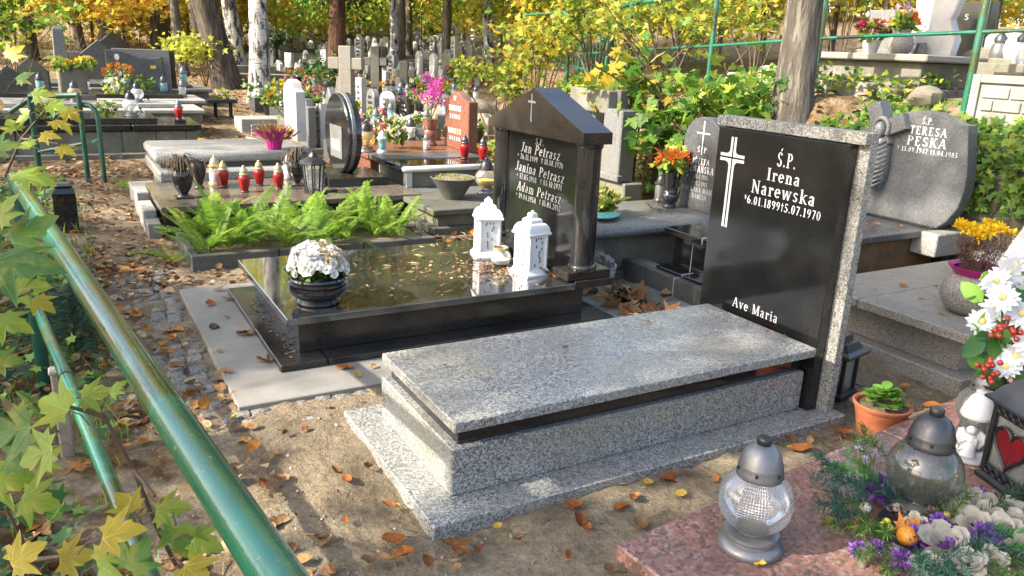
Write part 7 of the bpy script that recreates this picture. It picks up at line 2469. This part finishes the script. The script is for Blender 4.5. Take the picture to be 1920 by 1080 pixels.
tag(o, 'sparse grass blades among the leaves beside the path', 'grass', None, 'stuff')

# ================================================================ FALLEN LEAVES
g6 = np.random.default_rng(9)
M_GRIT = leafmat('grit', .95, 0, spec=.1)


def litter(name, label, pts, zz, size, cols, T=T_CURL, upr=.28):
    n = len(pts)
    P = np.column_stack([pts, zz])
    o = part(name, fast_mesh(name, *(lambda r: (r[0], r[1], M_DRYLEAF, r[2]))(scatter(T, P, rots(n, g6, (0, 0, 1), upr), g6.uniform(.6, 1.3, n) * size, pal(g6, n, cols, .2)))), None)
    return tag(o, label, 'leaves', None, 'stuff')


def rand_in(n, x0, x1, y0, y1):
    return np.column_stack([g6.uniform(x0, x1, n), g6.uniform(y0, y1, n)])


solid = [(-.42, 2.12, 1.2, 3.2), (-.05, 2.1, -.05, 1.0), (-.45, 1.98, 4.75, 6.1), (-.43, 1.5, 6.3, 7.8), (1.78, 3.2, 4.05, 6.35), (1.95, 3.6, 6.3, 7.5), (2.1, 3.7, 2.28, 3.25), (2.28, 4.85, 1.18, 2.45), (2.85, 4.6, -.1, 1.02), (.3, 3.2, -1.6, -.15), (3.4, 3.75, 3.6, 4.8), (-.27, 1.66, 3.68, 4.65)]


def free(p):
    k = np.ones(len(p), bool)
    for a, b, c, d in solid:
        k &= ~((p[:, 0] > a) & (p[:, 0] < b) & (p[:, 1] > c) & (p[:, 1] < d))
    return p[k]


p = rand_in(5200, -2.6, -.36, -.2, 4.6)
p = p[(vnoise(p[:, 0] * 2.2, p[:, 1] * 2.2, 71) > .30) & ((p[:, 0] < -.75) | (g6.random(len(p)) < .42))]
litter('leaf_litter', 'brown fallen leaves covering the left side of the cobbled path', p, zg(p[:, 0], p[:, 1]) + .012 + g6.random(len(p)) * .012, .058, DRY + PALEDRY + ORANGES[:1], T_CURL)
p = free(rand_in(3800, -1.4, 2.4, 3.1, 9.0))
litter('leaf_litter', 'fallen leaves on the path and between the graves in the middle', p, zg(p[:, 0], p[:, 1]) + .012 + g6.random(len(p)) * .01, .055, DRY + PALEDRY, T_CURL)
p = free(rand_in(5200, 1.7, 4.9, -.2, 6.5))
p = p[(p[:, 1] > 1.0) | (g6.random(len(p)) < .05)]
litter('leaf_litter', 'fallen leaves gathered between the graves on the right', p, zg(p[:, 0], p[:, 1]) + .012 + g6.random(len(p)) * .014, .065, DRY + PALEDRY[:1] + ORANGES[:1], T_CURL)
p = rand_in(7000, -2, 9, 8, 26)
litter('leaf_litter', 'fallen leaves strewn over the ground of the distant graves', p, zg(p[:, 0], p[:, 1]) + .02, .11, DRY + PALEDRY + ORANGES[2:3], T_RHOMB)
p = rand_in(2600, 4.2, 9, 2.4, 12)
litter('leaf_litter', 'fallen leaves on the terrace and the bank', p, zg(p[:, 0], p[:, 1]) + .03, .08, DRY + PALEDRY + ORANGES, T_CURL)
p = rand_in(60, 2.02, 2.3, 1.25, 2.15)
litter('leaf_litter', 'heap of dry brown leaves behind the black column', p, .02 + g6.random(60) * .09, .11, DRY + PALEDRY, T_MAPLE_LO, .6)
# chaff of small dry leaves and needles on the black slab
p = np.column_stack([np.clip(np.concatenate([g6.normal(1.30, .11, 180), g6.normal(1.05, .2, 90)]), .3, 1.5), np.clip(np.concatenate([g6.normal(2.02, .12, 180), g6.normal(2.1, .2, 90)]), 1.62, 2.7)])
litter('slab_chaff', 'pale dry seeds and leaf scraps scattered on the polished black slab', p, np.full(270, .2965) + g6.random(270) * .004, .022, PALEDRY + DRY, T_CURL, .25)
p = np.column_stack([g6.uniform(.25, 1.5, 150), g6.uniform(1.7, 2.7, 150)])
V1 = scatter(T_BLADE, np.column_stack([p, np.full(150, .296)]), rots(150, g6, (0, 0, 1), .08), g6.uniform(.04, .09, 150), pal(g6, 150, PALEDRY))
o = part('slab_needles', fast_mesh('slab_needles', *(lambda r: (r[0], r[1], M_DRYLEAF, r[2]))(V1)), None)
tag(o, 'thin dry needles lying on the polished black slab', 'needles', None, 'stuff')
p = np.column_stack([g6.uniform(-.08, -.02, 90), g6.uniform(1.62, 2.6, 90)])
litter('plinth_chaff', 'brown scraps along the edge of the black plinth', p, np.full(90, .070), .02, DRY, T_RHOMB, .3)
p = np.column_stack([g6.uniform(.9, 2.2, 240), g6.uniform(-1.1, -.4, 240)])
litter('red_slab_chaff', 'dry grass and leaf scraps on the red granite slab', p[p[:, 1] < -.45], np.full(int((p[:, 1] < -.45).sum()), .124), .03, DRY + PALEDRY, T_BLADE, .15)
p = free(rand_in(420, -1.0, 2.7, -1.6, 1.2))
dpl = np.minimum(np.abs(p[:, 0] + .05), np.abs(p[:, 1] + .08))
p = p[(g6.random(len(p)) < .12 + .88 * np.exp(-dpl / .12)) & (np.abs(p[:, 0] + .1) < 2.9)]
litter('sand_leaves', 'small mixed leaves gathered on the sand along the granite plinth', p, np.full(len(p), .016), .034, DRY + ORANGES[:2] + YELLOWS[:1] + PALEDRY, T_CURL, .35)
p = free(rand_in(900, -1.0, 2.6, -1.6, 1.2))
litter('sand_crumbs', 'crumbs and tiny leaf scraps on the bare sand', p, np.full(len(p), .012), .016, DRY + PALEDRY, T_RHOMB, .4)
p = free(rand_in(900, 3.0, 4.8, -.2, 1.3))

T_GRIT = tmpl([(.5, 0, 0), (-.5, .1, 0), (0, .45, 0), (.1, -.5, 0), (0, 0, .38), (0, .05, -.3)], [(0, 2, 4), (2, 1, 4), (1, 3, 4), (3, 0, 4), (2, 0, 5), (1, 2, 5), (3, 1, 5), (0, 3, 5)])
p = free(rand_in(9000, -1.0, 2.7, -1.6, 1.25))
dpl = np.minimum(np.abs(p[:, 0] + .06), np.abs(p[:, 1] + .09))
p = p[(g6.random(len(p)) < .25 + .6 * np.exp(-dpl / .10)) & (vnoise(p[:, 0] * 3, p[:, 1] * 3, 81) > .28)]
n = len(p)
gz = zg(p[:, 0], p[:, 1]) + (vnoise(p[:, 0] * 1.7, p[:, 1] * 1.7, 1) - .5) * .035 + (vnoise(p[:, 0] * 6, p[:, 1] * 6, 2) - .5) * .020
o = part('sand_grit', fast_mesh('sand_grit', *(lambda r: (r[0], r[1], M_GRIT, r[2]))(scatter(T_GRIT, np.column_stack([p, gz]), rots(n, g6, (0, 0, 1), .5), g6.lognormal(-4.75, .45, n), pal(g6, n, [(.30, .235, .155), (.24, .185, .12), (.36, .29, .20), (.20, .16, .12)], .15)))), None)
tag(o, 'small clods and pebbles lying on the bare sand', 'grit', None, 'stuff')
V1 = scatter(T_BLADE, np.column_stack([rand_in(260, -1.0, 2.6, -1.4, 1.1), np.full(260, .014)]), rots(260, g6, (0, 0, 1), .12), g6.uniform(.03, .10, 260), pal(g6, 260, DRY + PALEDRY))
V1 = (V1[0][np.repeat(free(np.column_stack([V1[0][::4, 0], V1[0][::4, 1]])).shape[0] > 0, len(V1[0]))], V1[1], V1[2])
o = part('sand_needles', fast_mesh('sand_needles', *(lambda r: (r[0], r[1], M_DRYLEAF, r[2]))(V1)), None)
tag(o, 'dry stalks and needles lying on the bare sand', 'needles', None, 'stuff')

# the large single leaves one can point at
LSPEC = [(T_CURL, (.30, .095, .02)), (T_CURL, (.20, .062, .02)), (T_OVAL, (.36, .14, .03)), (T_CURL, (.42, .29, .05)), (T_MAPLE, (.27, .11, .035)), (T_CURL, (.17, .10, .05)), (T_OVAL, (.30, .21, .11)), (T_MAPLE_LO, (.17, .08, .032))]
LEAFM = []
for k, (Tm, c) in enumerate(LSPEC):
    vs_ = []
    for j in range(4):
        gg = np.random.default_rng(900 + k * 10 + j)
        TV, TF = Tm
        bz = gg.uniform(.1, .9) * TV[:, 0] ** 2 * gg.choice([1, 1, -.6]) + gg.uniform(-.2, .7) * (TV[:, 1] - .45) ** 2 + gg.normal(size=len(TV)) * .045
        tv = np.column_stack([TV[:, 0] * gg.uniform(.75, 1.25) + .12 * np.sin(TV[:, 1] * 4 + j) * .5, TV[:, 1] - .5, TV[:, 2] + bz])
        tv[:, 2] -= tv[:, 2].min()
        cc = pal(gg, len(TF), [c], .10)
        vs_.append(fast_mesh('fallen_leaf', tv, TF, M_DRYLEAF, cc))
    LEAFM.append(vs_)
CN = ['orange', 'rust red', 'amber', 'yellow', 'brown lobed', 'dull brown', 'pale tan', 'dark brown lobed']


def leaves_at(where, lst, z):
    for px, py, szp, k in lst:
        q = PZ(px, py, z)
        d = (q - CAM_POS) @ CF
        zz = z + .008 if z > .02 else .016
        o = link('fallen_leaf', LEAFM[k][int(g6.integers(0, 4))], None, (q[0], q[1], zz), (g6.uniform(-.25, .25), g6.uniform(-.25, .25), g6.uniform(0, 6.28)), szp * d / FPX * g6.uniform(.85, 1.15))
        tag(o, '%s leaf %s' % (CN[k], where), 'leaf', 'single fallen leaves')


leaves_at('on the sand in front of the granite plinth', [(738, 1022, 50, 0), (755, 1050, 45, 0), (862, 1034, 58, 4), (895, 1040, 34, 1), (932, 995, 24, 3), (1075, 955, 40, 0), (1085, 985, 40, 1), (1100, 1000, 34, 0), (1165, 962, 44, 0), (1190, 945, 30, 1), (1215, 912, 28, 3), (1255, 910, 40, 1), (1275, 935, 24, 3), (1285, 915, 24, 6), (1330, 905, 40, 2), (1065, 1050, 26, 0), (975, 1020, 22, 5), (1140, 1075, 30, 5), (1200, 990, 30, 5), (1050, 1035, 18, 6), (800, 1060, 40, 1), (690, 1060, 30, 5)], 0)
leaves_at('on the sand left of the granite plinth', [(495, 915, 32, 1), (628, 893, 28, 0), (652, 910, 30, 0), (728, 958, 34, 0), (500, 870, 24, 5), (560, 745, 26, 0), (575, 812, 20, 1), (690, 885, 26, 5), (745, 955, 16, 3), (600, 1020, 28, 5), (440, 790, 22, 3), (535, 820, 18, 1), (648, 985, 24, 0), (470, 980, 22, 6)], 0)
leaves_at('on the sand near the terracotta pot', [(1480, 830, 34, 0), (1500, 850, 44, 0), (1475, 818, 26, 2), (1525, 822, 26, 2), (1580, 818, 42, 0), (1535, 890, 26, 2), (1450, 830, 24, 1), (1700, 800, 30, 6), (1750, 770, 36, 0), (1770, 765, 30, 2), (1740, 745, 20, 3), (1605, 870, 20, 6), (1560, 845, 18, 6)], 0)
leaves_at('on the pale paving strip', [(395, 572, 22, 0), (455, 628, 30, 1), (468, 626, 24, 4), (430, 563, 22, 7), (495, 678, 34, 4), (640, 692, 26, 0), (655, 690, 22, 2), (425, 596, 18, 6), (413, 660, 16, 6), (530, 694, 20, 1), (430, 700, 18, 2), (670, 705, 18, 3), (700, 690, 16, 2), (410, 545, 20, 6), (560, 640, 16, 6)], .031)
leaves_at('on the granite cover slab', [(835, 688, 10, 5), (1060, 655, 12, 1), (1215, 605, 10, 7), (1440, 625, 14, 0), (1470, 632, 10, 5)], .378)
leaves_at('on the red granite slab', [(1555, 980, 34, 3), (1425, 1065, 24, 3), (1530, 930, 14, 0), (1640, 1070, 26, 5), (1555, 875, 20, 6), (1680, 880, 30, 4)], .121)
leaves_at('on the beige granite slab', [(1693, 537, 18, 2), (1727, 560, 12, 6), (1640, 545, 10, 6), (1765, 590, 16, 6), (1755, 540, 9, 5)], .331)
leaves_at('on the slab before the curved headstone', [(1700, 415, 36, 6), (1640, 423, 22, 0), (1628, 418, 14, 7), (1655, 405, 20, 3), (1690, 425, 14, 2)], .453)
leaves_at('on the tiles beside the black headstone panel', [(1250, 552, 40, 6), (1300, 555, 22, 3), (1315, 565, 22, 2), (1230, 575, 36, 6), (1310, 548, 18, 2), (1205, 583, 34, 4)], .03)
leaves_at('on the black slab by the white lanterns', [(1020, 512, 46, 4), (985, 480, 34, 7), (965, 465, 26, 4), (955, 475, 24, 7), (1005, 505, 24, 4)], .294)
leaves_at('among the setts and litter of the path', [(250, 590, 30, 2), (290, 660, 24, 5), (215, 705, 40, 6), (330, 690, 36, 5), (290, 770, 26, 1), (340, 640, 26, 6), (255, 510, 26, 2), (190, 505, 22, 3), (305, 745, 32, 7), (360, 745, 26, 6), (270, 830, 34, 0), (320, 800, 30, 4), (240, 870, 34, 5), (150, 880, 36, 4), (400, 620, 24, 5)], .012)
leaves_at('on the slab with the autumn bouquet', [(1250, 382, 38, 2), (1285, 388, 16, 1), (1225, 393, 28, 7)], .403)

# ================================================================ labels of look-alikes: told apart by their place
ORDS = ORD + ['twenty ' + w for w in ORD[:9]] + ['thirtieth'] + ['thirty ' + w for w in ORD[:9]] + ['fortieth'] + ['forty ' + w for w in ORD[:9]]
ORDS[19] = 'twentieth'
by_label = {}
for o in COL.objects:
    if o.parent is None and 'label' in o and o.get('kind') not in ('structure',):
        by_label.setdefault(o['label'], []).append(o)
for lb, os_ in by_label.items():
    if len(os_) > 1:
        def sx(o):
            d = np.array(o.location) - CAM_POS
            return d @ CR / max(.1, d @ CF)
        for i, o in enumerate(sorted(os_, key=sx)):
            o['label'] = '%s, %s from the left' % (lb, ORDS[min(i, len(ORDS) - 1)])
